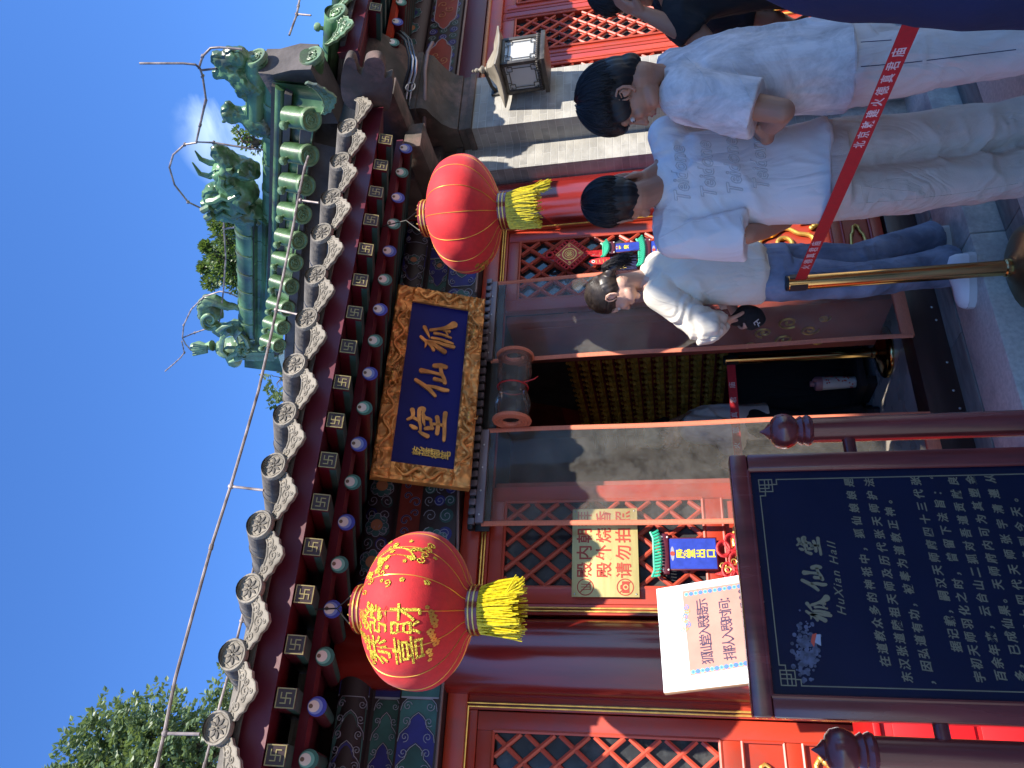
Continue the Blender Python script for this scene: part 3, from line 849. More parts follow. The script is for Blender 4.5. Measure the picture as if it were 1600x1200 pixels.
# --- eave: round rafters, square flying rafters, boards
RX0 = onY(497, 1104, 2.68).x
RSP = (onY(628, 270, 2.68).x - RX0)/15
SL_R, SL_F = 0.385, 0.36
FY = 2.48
RZ, FZ = 2.746, onY(502, 780, 2.48).z
def rafter(x, y0, z0, blue, par):
    d = Vector((0, 1, SL_R)).normalized()
    b = MB(); p0 = Vector((x, y0, z0)); p1 = p0 + d*0.95
    b.cyl(p0, p1, 0.0335, M['maroon'], n=20)
    # the body is painted green below
    b.tube([p0+d*0.02+Vector((0, 0, -0.004)), p1+Vector((0, 0, -0.004))], 0.0315, M['p_green'], 12)
    E = frame(p0-d*0.0, (1, 0, 0), Vector((1, 0, 0)).cross(-d)*-1, -d)
    e = (-d); up = Vector((0, 0, 1)); up = (up - e*up.dot(e)).normalized(); rt = up.cross(e)
    E = frame(p0, rt, up, e)
    c = ['blue_ring', 'blue_pale'] if blue else ['teal_ring', 'teal_pale']
    for rad, off, dd, mm in ((0.0335, 0.0, 0.002, c[0]), (0.0260, 0.0062, 0.0035, c[1]), (0.0195, 0.0115, 0.005, 'eye_white'), (0.0072, 0.0215, 0.0065, 'eye_brown')):
        disc2(b, 0, off, rad, 0.0, dd, M[mm], E, 24)
    return b.build('rafter', par)
def flying(x, y0, z0, par):
    d = Vector((0, 1, SL_F)).normalized(); e = -d
    up = Vector((0, 0, 1)); up = (up - e*up.dot(e)).normalized(); rt = up.cross(e)
    E = frame((x, y0, z0), rt, up, e); s = 0.0325
    b = MB()
    b.box((-s, -s, -0.55), (s, s, 0), M['maroon'], E)
    b.box((-s-0.001, -s-0.001, -0.50), (s+0.001, -s*0.25, -0.012), M['p_green'], E)
    q = s*0.97
    b.box((-q, -q, 0), (q, q, 0.0012), M['p_black'], E)
    def bar(x0, y0, x1, y1): b.box((x0*q, y0*q, 0.0011), (x1*q, y1*q, 0.0034), M['gold_paint'], E)
    t = 0.11
    bar(-1, 1-t, 1, 1); bar(-1, -1, 1, -1+t); bar(-1, -1+t, -1+t, 1-t); bar(1-t, -1+t, 1, 1-t)
    h = t*0.5
    bar(-h, -0.56, h, 0.56); bar(-0.56, -h, -h, h); bar(h, -h, 0.56, h)
    bar(h, 0.56-t, 0.56, 0.56); bar(-0.56, -0.56, -h, -0.56+t); bar(0.56-t, -0.56, 0.56, -h); bar(-0.56, h, -0.56+t, 0.56)
    return b.build('flying_rafter', par)
M['gold_paint'] = pm('rafter_end_gilt', (0.25, 0.205, 0.085), 0.5, 0.1, var=0.15, vscale=30)
ra, rb = rafter(RX0, 2.68, RZ, True, hall), rafter(RX0, 2.68, RZ, False, hall)
rb.location.x += RSP
for i in range(-4, 17):
    if i in (0, 1): continue
    x = RX0 + i*RSP
    if x > 2.96: break
    o = (ra if i % 2 == 0 else rb).copy(); COL.objects.link(o); o.parent = hall; WORLD[o.name] = WORLD[hall.name]
    o.location.x = i*RSP
FX0 = onY(430, 1180, FY).x
FSP = (onY(602, 218, FY).x - FX0)/16
fa = flying(FX0, FY, FZ, hall)
for i in range(-3, 18):
    if i == 0 or FX0+i*FSP > 2.93: continue
    o = fa.copy(); COL.objects.link(o); o.parent = hall; WORLD[o.name] = WORLD[hall.name]; o.location.x = i*FSP
EX0, EX1 = -2.0, 2.965
b = MB()
Mf = lambda y, z, sl: None
def sloped(y0, z0, y1, z1, t, mat, xa=EX0, xb=EX1):
    b.add([(xa, y0, z0), (xb, y0, z0), (xb, y1, z1), (xa, y1, z1), (xa, y0, z0+t), (xb, y0, z0+t), (xb, y1, z1+t), (xa, y1, z1+t)],
          [(3, 2, 1, 0), (4, 5, 6, 7), (0, 1, 5, 4), (1, 2, 6, 5), (2, 3, 7, 6), (3, 0, 4, 7)], mat)
sloped(2.455, FZ+0.030, 3.0, FZ+0.030+0.545*SL_F, 0.018, M['maroon'])
sloped(2.69, RZ+0.036, 3.56, RZ+0.036+0.87*SL_R, 0.012, M['maroon'])
b.box((EX0, 2.675, RZ+0.022), (EX1, 2.712, RZ+0.058), M['maroon'])
b.add([(EX0, 2.455, FZ+0.030), (EX1, 2.455, FZ+0.030), (EX1, 2.448, 2.925), (EX0, 2.448, 2.925), (EX0, 2.50, FZ+0.06), (EX1, 2.50, FZ+0.06), (EX1, 2.50, 2.94), (EX0, 2.50, 2.94)],
      [(0, 1, 2, 3), (4, 7, 6, 5), (3, 2, 6, 7), (0, 4, 5, 1), (0, 3, 7, 4), (1, 5, 6, 2)], M['maroon'])
b.build('eave_board', hall)
# --- tiles
TX0 = onY(337, 1137, 2.38).x
TSP = (onY(538, 197, 2.38).x - TX0)/12
TZ = 2.937
RS = Vector((0, math.cos(R(26)), math.sin(R(26))))
def flower_disc(b, c, r, mat, E):
    """round tile end: raised rim, sunk ground, eight-petalled flower and a half leaf border"""
    n = 28
    b.lathe([(r, -0.012), (r, 0.004), (r*0.95, 0.008), (r*0.86, 0.008), (r*0.80, 0.001), (0, 0.0)], mat, n, E)
    for i in range(8):
        a = 2*PI*i/8+0.2
        po = [(math.cos(a)*r*0.12, math.sin(a)*r*0.12)]
        for t, w in ((0.28, 0.16), (0.42, 0.17), (0.55, 0.09)):
            po.append((math.cos(a-w/t*0.55)*r*t, math.sin(a-w/t*0.55)*r*t))
        po.append((math.cos(a)*r*0.64, math.sin(a)*r*0.64))
        for t, w in ((0.55, 0.09), (0.42, 0.17), (0.28, 0.16)):
            po.append((math.cos(a+w/t*0.55)*r*t, math.sin(a+w/t*0.55)*r*t))
        b.prism(po, 0.0, 0.005, M['tile'], E)
    b.tube([E @ Vector((math.cos(t)*r*(0.70+0.05*math.cos(6*t)), math.sin(t)*r*(0.70+0.05*math.cos(6*t)), 0.002)) for t in [2*PI*i/40 for i in range(40)]], r*0.035, mat, 6, closed=True)
    b.ell(E @ Vector((0, 0, 0.003)), r*0.09, mat, 10, 6)
def tile_row(x, y, z, mats, par, name, r=0.053, length=2.7, disc=True):
    b = MB(); p = Vector((x, y, z))
    b.cyl(p, p+RS*length, r*0.93, mats[0], n=24, caps=False)
    for k in range(1, 8): b.cyl(p+RS*(0.29*k), p+RS*(0.29*k+0.012), r*0.99, mats[0], n=24)
    E = frame(p-Vector((0, 0.004, 0)), (1, 0, 0), (0, 0.10, 0.995), (0, -0.995, 0.10))
    flower_disc(b, p, r, mats[1], E)
    return b.build(name, par)
DRIP = [(-0.098, 0.030), (-0.075, 0.006), (-0.045, -0.012), (0, -0.020), (0.045, -0.012), (0.075, 0.006), (0.098, 0.030),
        (0.103, 0.012), (0.090, -0.012), (0.088, -0.030), (0.068, -0.043), (0.060, -0.062), (0.038, -0.070), (0.026, -0.088), (0, -0.100),
        (-0.026, -0.088), (-0.038, -0.070), (-0.060, -0.062), (-0.068, -0.043), (-0.088, -0.030), (-0.090, -0.012), (-0.103, 0.012)]
def drip_geo(b, E, k, mat, mat2, sag=0.020):
    n = len(DRIP)
    po = [(p[0]*k, p[1]*k) for p in DRIP]
    # a plate that bellies a little
    b.prism(po, -0.011, 0, mat, E)
    b.tube([E @ Vector((p[0]*0.985, p[1]*0.985-0.001, 0.001)) for p in po], 0.0038*k, mat, 6, closed=True)
    for cx, cy, r, cw in ((-0.045, -0.022, 0.020, 1), (0.045, -0.022, 0.020, -1), (0.0, -0.050, 0.022, 1), (-0.025, -0.045, 0.013, -1), (0.028, -0.050, 0.013, 1), (0.0, -0.078, 0.009, 1), (-0.072, -0.010, 0.012, 1), (0.072, -0.010, 0.012, -1)):
        sp = spiral(cx*k, cy*k, r*k, 1.4, 0.6, cw, 16)
        b.tube([E @ Vector((q[0], q[1], 0.001)) for q in sp], 0.003*k, mat2, 6)
DT = R(20)
def pan_row(x, y, z, mats, par, name, w=0.17, length=2.7):
    b = MB(); p = Vector((x, y, z)); n = 9; rings = []
    for t in (0.0, 0.5, 1.0):
        rings.append([p+RS*(length*t)+Vector((w/2*(2*i/(n-1)-1), 0, 0.035*(2*i/(n-1)-1)**2-0.02)) for i in range(n)])
    vs = [q for r in rings for q in r]; m = len(vs)
    vs += [q+Vector((0, 0, -0.014)) for q in vs]
    fs = []
    for j in range(2):
        for i in range(n-1):
            a = j*n+i
            fs += [(a, a+1, a+n+1, a+n), (m+a, m+a+n, m+a+n+1, m+a+1)]
    for i in range(n-1): fs.append((i, m+i, m+i+1, i+1))
    b.add(vs, fs, mats[0])
    E = frame(p+Vector((0, -0.006, 0)), (1, 0, 0), (0, math.sin(DT), math.cos(DT)), (0, -math.cos(DT), math.sin(DT)))
    drip_geo(b, E, 1.0, mats[1], mats[1])
    return b.build(name, par)
ta = tile_row(TX0, 2.39, TZ, (M['tile'], M['tile_face']), hall, 'roof_tile')
pa = pan_row(TX0+TSP/2, 2.40, TZ-0.028, (M['tile'], M['tile_face']), hall, 'drip_tile')
jr = random.Random(3)
for i in range(-3, 14):
    for src, lim in ((ta, 2.93), (pa, 2.90)):
        if i == 0: continue
        if TX0+i*TSP + (TSP/2 if src is pa else 0) > lim: continue
        o = src.copy(); COL.objects.link(o); o.parent = hall; WORLD[o.name] = WORLD[hall.name]
        o.location.x = i*TSP + jr.uniform(-0.006, 0.006); o.location.z = jr.uniform(-0.006, 0.006); o.location.y = jr.uniform(-0.008, 0.008)
b = MB()
e0 = Vector((0, 2.42, TZ-0.06)); e1 = e0 + RS*2.7
b.add([(EX0, e0.y, e0.z), (EX1, e0.y, e0.z), (EX1, e1.y, e1.z), (EX0, e1.y, e1.z), (EX0, e0.y, e0.z+0.02), (EX1, e0.y, e0.z+0.02), (EX1, e1.y, e1.z+0.02), (EX0, e1.y, e1.z+0.02)],
      [(3, 2, 1, 0), (4, 5, 6, 7), (0, 1, 5, 4), (1, 2, 6, 5), (2, 3, 7, 6), (3, 0, 4, 7)], M['tile'])
b.bbox((EX0, e1.y-0.1, e1.z-0.1), (EX1, e1.y+0.15, e1.z+0.25), M['tile'])
e2 = (e1.y+0.1, e1.z)
b.add([(EX0, e1.y, e1.z), (EX1, e1.y, e1.z), (EX1, 7.3, 3.2), (EX0, 7.3, 3.2)], [(0, 1, 2, 3)], M['tile'])
b.build('roof_slope', hall)
# --- interior
b = MB()
b.box((-1.05, 3.60, 0.1), (-0.98, 7.2, 3.2), M['inner']); b.box((3.26, 3.60, 0.1), (3.31, 7.2, 3.2), M['inner'])
b.box((-1.05, 7.2, 0.1), (3.31, 7.27, 3.2), M['inner']); b.box((-1.05, 3.5, 3.1), (3.31, 7.2, 3.17), M['dark'])
b.build('inner_wall', hall)
# ------------------------------------------------------------------ the side hall with the green glazed roof
side = thing('side_hall', 'neighbouring hall with green glazed ridge, grey brick pilaster and red lattice doors', 'temple hall', (4.4, 3.8, 0))
AY, AX0, AX1 = 3.045, 3.395, 3.83
b = MB(); b.box((AX0, AY, SLAB-0.05), (AX1, AY+0.45, 2.52), M['brick']); b.build('brick_pilaster', side, smooth=0)
b = MB(); b.box((3.20, 3.20, SLAB-0.05), (AX0+0.001, 3.70, 2.60), M['brick'])
b.box((AX0+0.002, AY+0.45, SLAB-0.05), (AX1-0.2, 7.5, 3.35), M['brick']); b.build('brick_wall', side, smooth=0)
b = MB()
b.bbox((AX0-0.015, AY-0.02, SLAB-0.04), (AX1+0.02, AY+0.3, 0.50), M['stone'], b=0.008)
b.bbox((3.185, 3.18, SLAB-0.04), (AX0-0.016, 3.4, 0.46), M['stone'], b=0.008)
b.build('plinth_stone', side)
# cornice stones stepping out towards the eave
b = MB()
b.bbox((AX0-0.015, AY-0.02, 2.52), (AX1+0.02, AY+0.45, 2.555), M['concrete'])
b.bbox((AX0-0.005, AY-0.008, 2.557), (AX1+0.01, AY+0.45, 2.60), M['concrete'])
prof = [(AY-0.02, 2.602), (AY-0.035, 2.64), (AY-0.075, 2.685), (AY-0.14, 2.72), (AY-0.19, 2.742), (AY-0.205, 2.77), (AY-0.205, 2.80), (AY+0.40, 2.80), (AY+0.40, 2.602)]
b.prism(prof, 0, AX1-AX0+0.02, M['concrete'], frame((AX0-0.01, 0, 0), (0, 1, 0), (0, 0, 1), (1, 0, 0)))
b.bbox((AX0-0.02, AY-0.215, 2.802), (AX1+0.03, AY+0.42, 2.838), M['concrete'])
prof = [(AY-0.16, 2.84), (AY-0.30, 2.90), (AY-0.42, 3.02), (AY-0.44, 3.10), (AY+0.4, 3.13), (AY+0.40, 2.84)]
b.prism(prof, 0, AX1-AX0, M['concrete'], frame((AX0, 0, 0), (0, 1, 0), (0, 0, 1), (1, 0, 0)))
b.bbox((3.19, 3.16, 2.602), (AX0-0.022, 3.5, 2.64), M['concrete'])
b.bbox((3.205, 3.185, 2.642), (AX0-0.022, 3.5, 2.72), M['concrete'])
b.bbox((3.185, 3.13, 2.722), (AX0-0.022, 3.5, 2.79), M['concrete'])
b.bbox((3.16, 2.98, 2.792), (AX0-0.022, 3.6, 3.30), M['concrete'])
b.bbox((2.97, 2.972, 2.80), (3.158, 3.5, 3.02), M['concrete'])
b.bbox((2.985, 2.75, 2.70), (3.158, 3.5, 2.798), M['concrete'])
b.bbox((3.11, 2.50, 2.78), (3.235, 2.97, 3.0), M['concrete'])  # no cornice: block added behind the bracket to shade the right column
b.build('cornice_and_shade_block', side)
# cloud-shaped bracket board under the corner
out = [(533, 120), (541, 92), (553, 93), (559, 112), (566, 116), (570, 96), (581, 90), (594, 92), (601, 104), (601, 122), (612, 120), (614, 136), (612, 150), (606, 172), (575, 176), (545, 168), (534, 150)]
b = MB(); xx = 2.99
def smooth_loop(pts, n=5):
    o = []
    for i in range(len(pts)):
        p0, p1, p2, p3 = [Vector((*pts[(i+k) % len(pts)], 0)) for k in (-1, 0, 1, 2)]
        for k in range(n):
            t = k/n; q = 0.5*((2*p1)+(p2-p0)*t+(2*p0-5*p1+4*p2-p3)*t*t+(3*p1-p0-3*p2+p3)*t**3); o.append((q.x, q.y))
    return o
out = smooth_loop(out)
b.prism([(onX(px, py, xx).y, onX(px, py, xx).z) for px, py in out], 0, 0.05, M['concrete'], frame((xx, 0, 0), (0, 1, 0), (0, 0, 1), (1, 0, 0)))
b.build('cloud_bracket', side)
# facade
NY = 3.42
NX1 = 6.2
b = MB()
b.bbox((AX1-0.05, NY-0.03, 2.62), (NX1, NY+0.08, 2.78), M['maroon'])
b.bbox((AX1-0.05, NY-0.015, 2.50), (NX1, NY+0.08, 2.618), M['red'])
b.tube([(AX1-0.02, NY-0.04, 2.775), (NX1, NY-0.04, 2.775)], 0.009, M['conduit'], 8)
b.tube([(AX1-0.02, NY-0.022, 2.60), (NX1, NY-0.022, 2.60)], 0.014, M['p_orange'], 8)
b.bbox((AX1-0.03, NY, 0.2), (AX1+0.06, NY+0.06, 2.5), M['red'])
b.build('door_frame', side)
def side_leaf(x0, x1):
    b = MB(); st = 0.085; zt = 2.50
    for xa, xb in ((x0, x0+st), (x1-st, x1)): b.bbox((xa, NY+0.01, 0.25), (xb, NY+0.06, zt), M['red'])
    for za, zc in ((2.40, zt), (0.98, 1.06), (0.25, 0.4)): b.bbox((x0+st, NY+0.011, za), (x1-st, NY+0.059, zc), M['red'])
    for xa in (x0+st*0.38, x1-st*0.62): b.tube([(xa, NY+0.009, 0.3), (xa, NY+0.009, zt-0.03)], 0.006, M['red_soft'], 6)
    panel_frame(b, x0+st, x1-st, 0.4, 0.98, NY+0.01, M['red'])
    for xa in (x0+st, x1-st): b.tube([(xa, NY+0.006, 1.06), (xa, NY+0.006, 2.40)], 0.010, M['red_soft'], 6)
    for za in (1.06, 2.40): b.tube([(x0+st, NY+0.006, za), (x1-st, NY+0.006, za)], 0.010, M['red_soft'], 6)
    leaf = b.build('door_leaf', side)
    lb = MB(); lattice(lb, x0+st+0.01, x1-st-0.01, 1.07, 2.39, NY+0.018, 0.105, 0.135, M['red_soft'], 0.010); lb.build('lattice', leaf)
    pb = MB(); pb.box((x0+st, NY+0.046, 1.06), (x1-st, NY+0.05, 2.40), M['glasspane']); pb.build('lattice_pane', leaf)
    g = MB(); cloud_ornament(g, (x0+x1)/2, 0.69, (x1-x0-2*st)*0.95, 0.5, NY+0.014, M['gold']); g.build('gilt_ornament', leaf)
side_leaf(AX1+0.065, AX1+0.60); side_leaf(AX1+0.605, AX1+1.14); side_leaf(AX1+1.145, AX1+1.68)
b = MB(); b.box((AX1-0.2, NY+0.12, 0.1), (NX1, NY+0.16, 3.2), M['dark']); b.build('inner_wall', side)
b = MB(); b.bbox((AX1-0.02, NY-0.05, SLAB+0.002), (NX1, NY+0.1, 0.25), M['thresh']); b.build('threshold', side)
# painted beam
b = MB(); b.bbox((AX1-0.06, NY-0.06, 2.79), (NX1, NY+0.1, 3.04), M['p_black'], b=0.012)
Pm = at_y(NY-0.06)
scroll_field(b, AX1, AX1+1.9, 2.80, 3.03, Pm, dens=0.07, seed=4, fill=['p_green', 'p_blue'])
for xc, colr in ((AX1+0.42, 'p_red'), (AX1+1.1, 'p_red')):
    po = ogee(xc, 2.83, 3.0, -0.14) ; po2 = [(2*xc+0.30-p[0]+0.0, p[1]) for p in po][::-1]
    b.prism(po+po2, 0.0002, 0.006, M[colr], Pm)
    line2(b, po+po2, 0.006, 0.001, 0.0075, M['p_line'], Pm, True)
    for k in range(5): line2(b, spiral(xc+0.02+k*0.06, 2.915+0.03*(-1)**k, 0.036, 1.2, k, 1 if k % 2 else -1, 14), 0.006, 0.002, 0.0085, M['p_orange'], Pm)
b.build('painted_beam', side)
b = MB(); b.cyl((AX1-0.06, NY-0.02, 3.14), (NX1, NY-0.02, 3.14), 0.095, M['p_black'], n=32)
for k in range(12): rosette(b, AX1+0.1+0.17*k, 3.14, 0.06, at_y(NY-0.02-0.0945), 'p_orange' if k % 2 else 'p_blue')
b.build('painted_purlin', side)
# rafters, flying rafters and eave
NE_Y = 2.36
NZ = onY(525, 20, NE_Y).z
dz = NZ - TZ
r1, r2 = rafter(3.80, 2.70, RZ+dz, False, side), rafter(3.80, 2.70, RZ+dz, True, side)
r2.location.x += 0.185
for i in range(2, 12):
    o = (r1 if i % 2 == 0 else r2).copy(); COL.objects.link(o); o.parent = side; o.location.x = i*0.185
f1 = flying(3.79, 2.46, FZ+dz, side)
for i in range(1, 12):
    o = f1.copy(); COL.objects.link(o); o.parent = side; o.location.x = i*0.185
b = MB()
sloped(2.44, FZ+dz+0.03, 3.0, FZ+dz+0.03+0.59*SL_F, 0.018, M['maroon'], 3.42, NX1)
sloped(2.71, RZ+dz+0.036, 3.7, RZ+dz+0.036+0.99*SL_R, 0.012, M['maroon'], 3.42, NX1)
b.box((3.42, 2.695, RZ+dz+0.022), (NX1, 2.73, RZ+dz+0.058), M['red'])
b.box((3.40, 2.43, FZ+dz+0.035), (NX1, 2.47, NZ-0.02), M['maroon'])
b.build('eave_board', side)
# green tiles along the eave
RSG = Vector((0, math.cos(R(26.6)), math.sin(R(26.6))))
def glazed_disc(b, E, r, mat):
    n = 28
    b.lathe([(r, -0.014), (r, 0.004), (r*0.94, 0.010), (r*0.78, 0.010), (r*0.70, 0.001), (0, 0.0)], mat, n, E)
    rg = random.Random(int(r*10000))
    # coiled dragon relief
    pts = [(math.cos(t)*r*(0.50-0.28*t/9.5), math.sin(t)*r*(0.50-0.28*t/9.5), 0.005) for t in [9.5*i/30 for i in range(31)]]
    b.tube([E @ Vector(p) for p in pts], [r*0.075*(1-0.4*i/30) for i in range(31)], M['glaze_pale'], 6)
    for i in range(16):
        a, q = rg.uniform(0, 6.28), rg.uniform(0.12, 0.58)*r
        b.ell(E @ Vector((math.cos(a)*q, math.sin(a)*q, 0.004)), (r*0.09, r*0.09, r*0.09), M['glaze_pale'], 8, 6)
def green_tile(p, axis, e, r, name, par, length, knob=True):
    """barrel tile running up along axis with a round end facing e"""
    b = MB(); p = Vector(p); axis = Vector(axis).normalized()
    b.cyl(p, p+axis*length, r*0.94, M['glaze'], n=24, caps=False)
    k = 0.30
    while k < length:
        b.cyl(p+axis*k, p+axis*(k+0.014), r*1.0, M['glaze_pale'], n=24); k += 0.30
    up = Vector((0, 0, 1)); up = (up-Vector(e)*up.dot(Vector(e))).normalized(); rt = up.cross(Vector(e))
    glazed_disc(b, frame(p, rt, up, e), r, M['glaze_pale'])
    if knob:
        q = p+axis*0.12; nrm = (Vector((0, 0, 1))-axis*axis.z).normalized()
        b.lathe([(0.010, 0), (0.012, 0.018), (0.022, 0.022), (0.025, 0.036), (0.018, 0.050), (0, 0.056)], M['glaze_pale'], 14, frame(q+nrm*r*0.9, *basis(nrm)))
    return b.build(name, par)
def green_pan(p, axis, side_v, e, w, name, par, length):
    b = MB(); p = Vector(p); axis = Vector(axis).normalized(); sv = Vector(side_v)
    nrm = sv.cross(axis)
    if nrm.z < 0: nrm = -nrm
    n = 9; vs = []
    for t in (0, 0.5, 1.0):
        vs += [p+axis*(length*t)+sv*(w/2*(2*i/(n-1)-1))+nrm*(0.04*(2*i/(n-1)-1)**2-0.025) for i in range(n)]
    m = len(vs); vs += [q-nrm*0.016 for q in vs]; fs = []
    for j in range(2):
        for i in range(n-1):
            a = j*n+i; fs += [(a, a+1, a+n+1, a+n), (m+a, m+a+n, m+a+n+1, m+a+1)]
    for i in range(n-1): fs.append((i, m+i, m+i+1, i+1))
    b.add(vs, fs, M['glaze'])
    up = Vector((0, 0, 1)); up = (up-Vector(e)*up.dot(Vector(e))).normalized(); rt = up.cross(Vector(e))
    drip_geo(b, frame(p+Vector(e)*0.006, rt, up, e), w/0.17, M['glaze_pale'], M['glaze_pale'])
    return b.build(name, par)
GT = 0.30
g1 = green_tile((onY(525, 20, NE_Y).x, NE_Y, NZ), RSG, (0, -0.995, 0.10), 0.066, 'roof_tile', side, 3.2)
g2 = green_pan((onY(548, 40, NE_Y).x, NE_Y+0.01, NZ-0.01), RSG, (1, 0, 0), (0, -0.99, 0.12), 0.20, 'drip_tile', side, 3.2)
for i in range(1, 8):
    for s in (g1, g2):
        o = s.copy(); COL.objects.link(o); o.parent = side; o.location.x = i*GT
b = MB()
e0 = Vector((3.45, NE_Y+0.04, NZ-0.07)); e1 = e0+RSG*3.2
b.add([e0, (NX1, e0.y, e0.z), (NX1, e1.y, e1.z), (3.45, e1.y, e1.z), e0+Vector((0, 0, 0.03)), (NX1, e0.y, e0.z+0.03), (NX1, e1.y, e1.z+0.03), (3.45, e1.y, e1.z+0.03)],
      [(3, 2, 1, 0), (4, 5, 6, 7), (0, 1, 5, 4), (1, 2, 6, 5), (2, 3, 7, 6), (3, 0, 4, 7)], M['mortar'])
b.add([(3.45, e1.y, e1.z), (NX1, e1.y, e1.z), (NX1, 9.0, 3.2), (3.45, 9.0, 3.2)], [(0, 1, 2, 3)], M['glaze'])
b.build('roof_slope', side)
# --- gable ridge: runs from the eave corner up to the dragon finial, at x = GX
GX = 3.27
P0 = onX(487, 88, GX); P0 = Vector((GX, P0.y, P0.z))
Pb = onX(440, 545, GX)                                       # underside of the ridge at the finial
Pc = onX(459, 215, GX)
GD = (Pb-Pc); GD.x = 0; GLEN0 = GD.length; GD.normalize()
GN = Vector((0, -GD.z, GD.y))                                # up, square to the ridge
def gp(px, py, x=None):
    """a photo point carried to the ridge's own upright plane -> (along, up)"""
    q = onX(px, py, GX if x is None else x)-Pc
    return q.dot(GD), q.dot(GN)
def gw(s, h, x=0.0): return Pc + GD*s + GN*h + Vector((x, 0, 0))
s_end = gp(430, 528)[0]; s_front = gp(440, 110)[0]
h_top = gp(388, 400)[1]
s_mid = gp(400, 300)[0]
b = MB()
def ridge_course(s0, s1, prof, mat):
    """profile (x, h) swept along the ridge"""
    r0 = [gw(s0, h, x) for x, h in prof]; r1 = [gw(s1, h, x) for x, h in prof]
    b.ring_stack([r0, r1], mat)
H = h_top
def arc(cx, ch, r, a0, a1, n=10): return [(cx+r*math.cos(a0+(a1-a0)*i/n), ch+r*math.sin(a0+(a1-a0)*i/n)) for i in range(n+1)]
ridge_course(s_front, s_end, [(-0.16, 0.0), (0.16, 0.0), (0.16, H*0.14), (-0.16, H*0.14)], M['mortar'])
ridge_course(s_front, s_end, [(0.15, H*0.14)]+arc(0.12, H*0.24, H*0.10, -PI/2, PI/2)[::1]+arc(-0.12, H*0.24, H*0.10, PI/2, 3*PI/2), M['glaze'])
ridge_course(s_front+0.02, s_end, [(-0.11, H*0.34), (0.11, H*0.34), (0.11, H*0.42), (-0.11, H*0.42)], M['mortar'])
nb = 12
for i in range(nb):
    sa = s_front+0.02+(s_end-s_front-0.02)*i/nb; sb = s_front+0.02+(s_end-s_front-0.02)*(i+1)/nb-0.006
    big = sa > s_mid
    hh = 0.42 if not big else 0.42
    if big: ridge_course(sa, sb, [(0.085, H*0.42), (0.10, H*0.50), (0.075, H*0.60), (0.075, H*0.70), (0.11, H*0.76), (-0.11, H*0.76), (-0.075, H*0.70), (-0.075, H*0.60), (-0.10, H*0.50), (-0.085, H*0.42)], M['glaze'])
    if big:
        ridge_course(sa, sb, arc(0, H*1.0, 0.082, -0.6, PI+0.6, 14), M['glaze'])
        ridge_course(sa, sb, [(-0.06, H*0.76), (0.06, H*0.76), (0.06, H*0.96), (-0.06, H*0.96)], M['mortar'])
        ridge_course(sb-0.03, sb+0.004, arc(0, H*1.0, 0.088, -0.5, PI+0.5, 14), M['glaze_pale'])
    else:
        ridge_course(sa, sb, arc(0, H*0.43, 0.058, -0.6, PI+0.6, 14), M['glaze'])
        ridge_course(sb-0.03, sb+0.004, arc(0, H*0.43, 0.063, -0.5, PI+0.5, 14), M['glaze_pale'])
ridge = b.build('gable_ridge', side)
# --- front end of the ridge: two round ends and a mortar block between them
b = MB()
pA, pB = onX(400, 90, GX), onX(487, 88, GX)
pA.x = GX; pB.x = GX
for p, r in ((pA, 0.062), (pB, 0.068)):
    E = frame(p, (1, 0, 0), (0, 0.12, 0.993), (0, -0.993, 0.12)); glazed_disc(b, E, r, M['glaze_pale'])
    b.cyl(p+Vector((0, 0.005, 0)), p+GD*0.5, r*0.93, M['glaze'], n=24)
m0 = (pA+pB)/2
b.prism([(-0.10, -0.16), (0.09, -0.17), (0.12, -0.06), (0.10, 0.05), (0.115, 0.13), (0.02, 0.155), (-0.07, 0.14), (-0.10, 0.05), (-0.085, -0.05)], -0.38, -0.02, M['mortar'], frame(m0, (1, 0, 0), (0, 0, 1), (0, -1, 0)))
b.build('ridge_end', side)
# --- short barrel tiles set square to the ridge, their ends facing the grey eave
GA = Vector((0.42, 0.12, 0.90)).normalized(); GE = Vector((-0.62, -0.22, -0.75)).normalized()
ends = [(500, 187), (497, 243), (492, 290), (487, 335), (481, 376), (475, 411), (469, 448), (463, 482), (456, 512), (450, 540)]
gx2 = 3.02
hs = []
gt0 = None
for i, (px, py) in enumerate(ends):
    q = onX(px-14, py, gx2)
    if gt0 is None:
        gt0 = green_tile(q, GA, GE, 0.062, 'gable_tile', side, 0.17); q0 = q.copy()
    else:
        o = gt0.copy(); COL.objects.link(o); o.parent = side; o.location = q-q0
pan0 = None
for i in range(-1, 0):
    a = Vector(onX(ends[max(i, 0)][0]-14, ends[max(i, 0)][1], gx2)); c = Vector(onX(ends[i+1][0]-14, ends[i+1][1], gx2))
    q = (a+c)/2 if i >= 0 else a-(Vector(onX(ends[1][0]-14, ends[1][1], gx2))-a)/2
    q = q+Vector((0.01, 0, -0.035))
    if pan0 is None: pan0 = green_pan(q, GA, (0, 1, 0), (-0.99, 0, 0.12), 0.17, 'gable_drip_tile', side, 0.30); q1 = q.copy()
    else:
        o = pan0.copy(); COL.objects.link(o); o.parent = side; o.location = q-q1
b = MB()
qa, qb = onX(ends[0][0]-14, ends[0][1], gx2), onX(ends[-1][0]-14, ends[-1][1], gx2)
qd = (qb-qa).normalized(); off = Vector((0.045, 0, -0.02))
qa = qa-qd*0.12+off; qb = qb+qd*0.10+off
b.add([qa, qb, qb+GA*0.30, qa+GA*0.30, qa+Vector((0.03, 0, 0)), qb+Vector((0.03, 0, 0)), qb+GA*0.30+Vector((0.03, 0, 0)), qa+GA*0.30+Vector((0.03, 0, 0))], [(0, 1, 2, 3), (7, 6, 5, 4), (0, 4, 5, 1), (2, 6, 7, 3), (0, 3, 7, 4), (1, 5, 6, 2)], M['glaze'])
b.build('gable_pan_course', side)
b = MB()
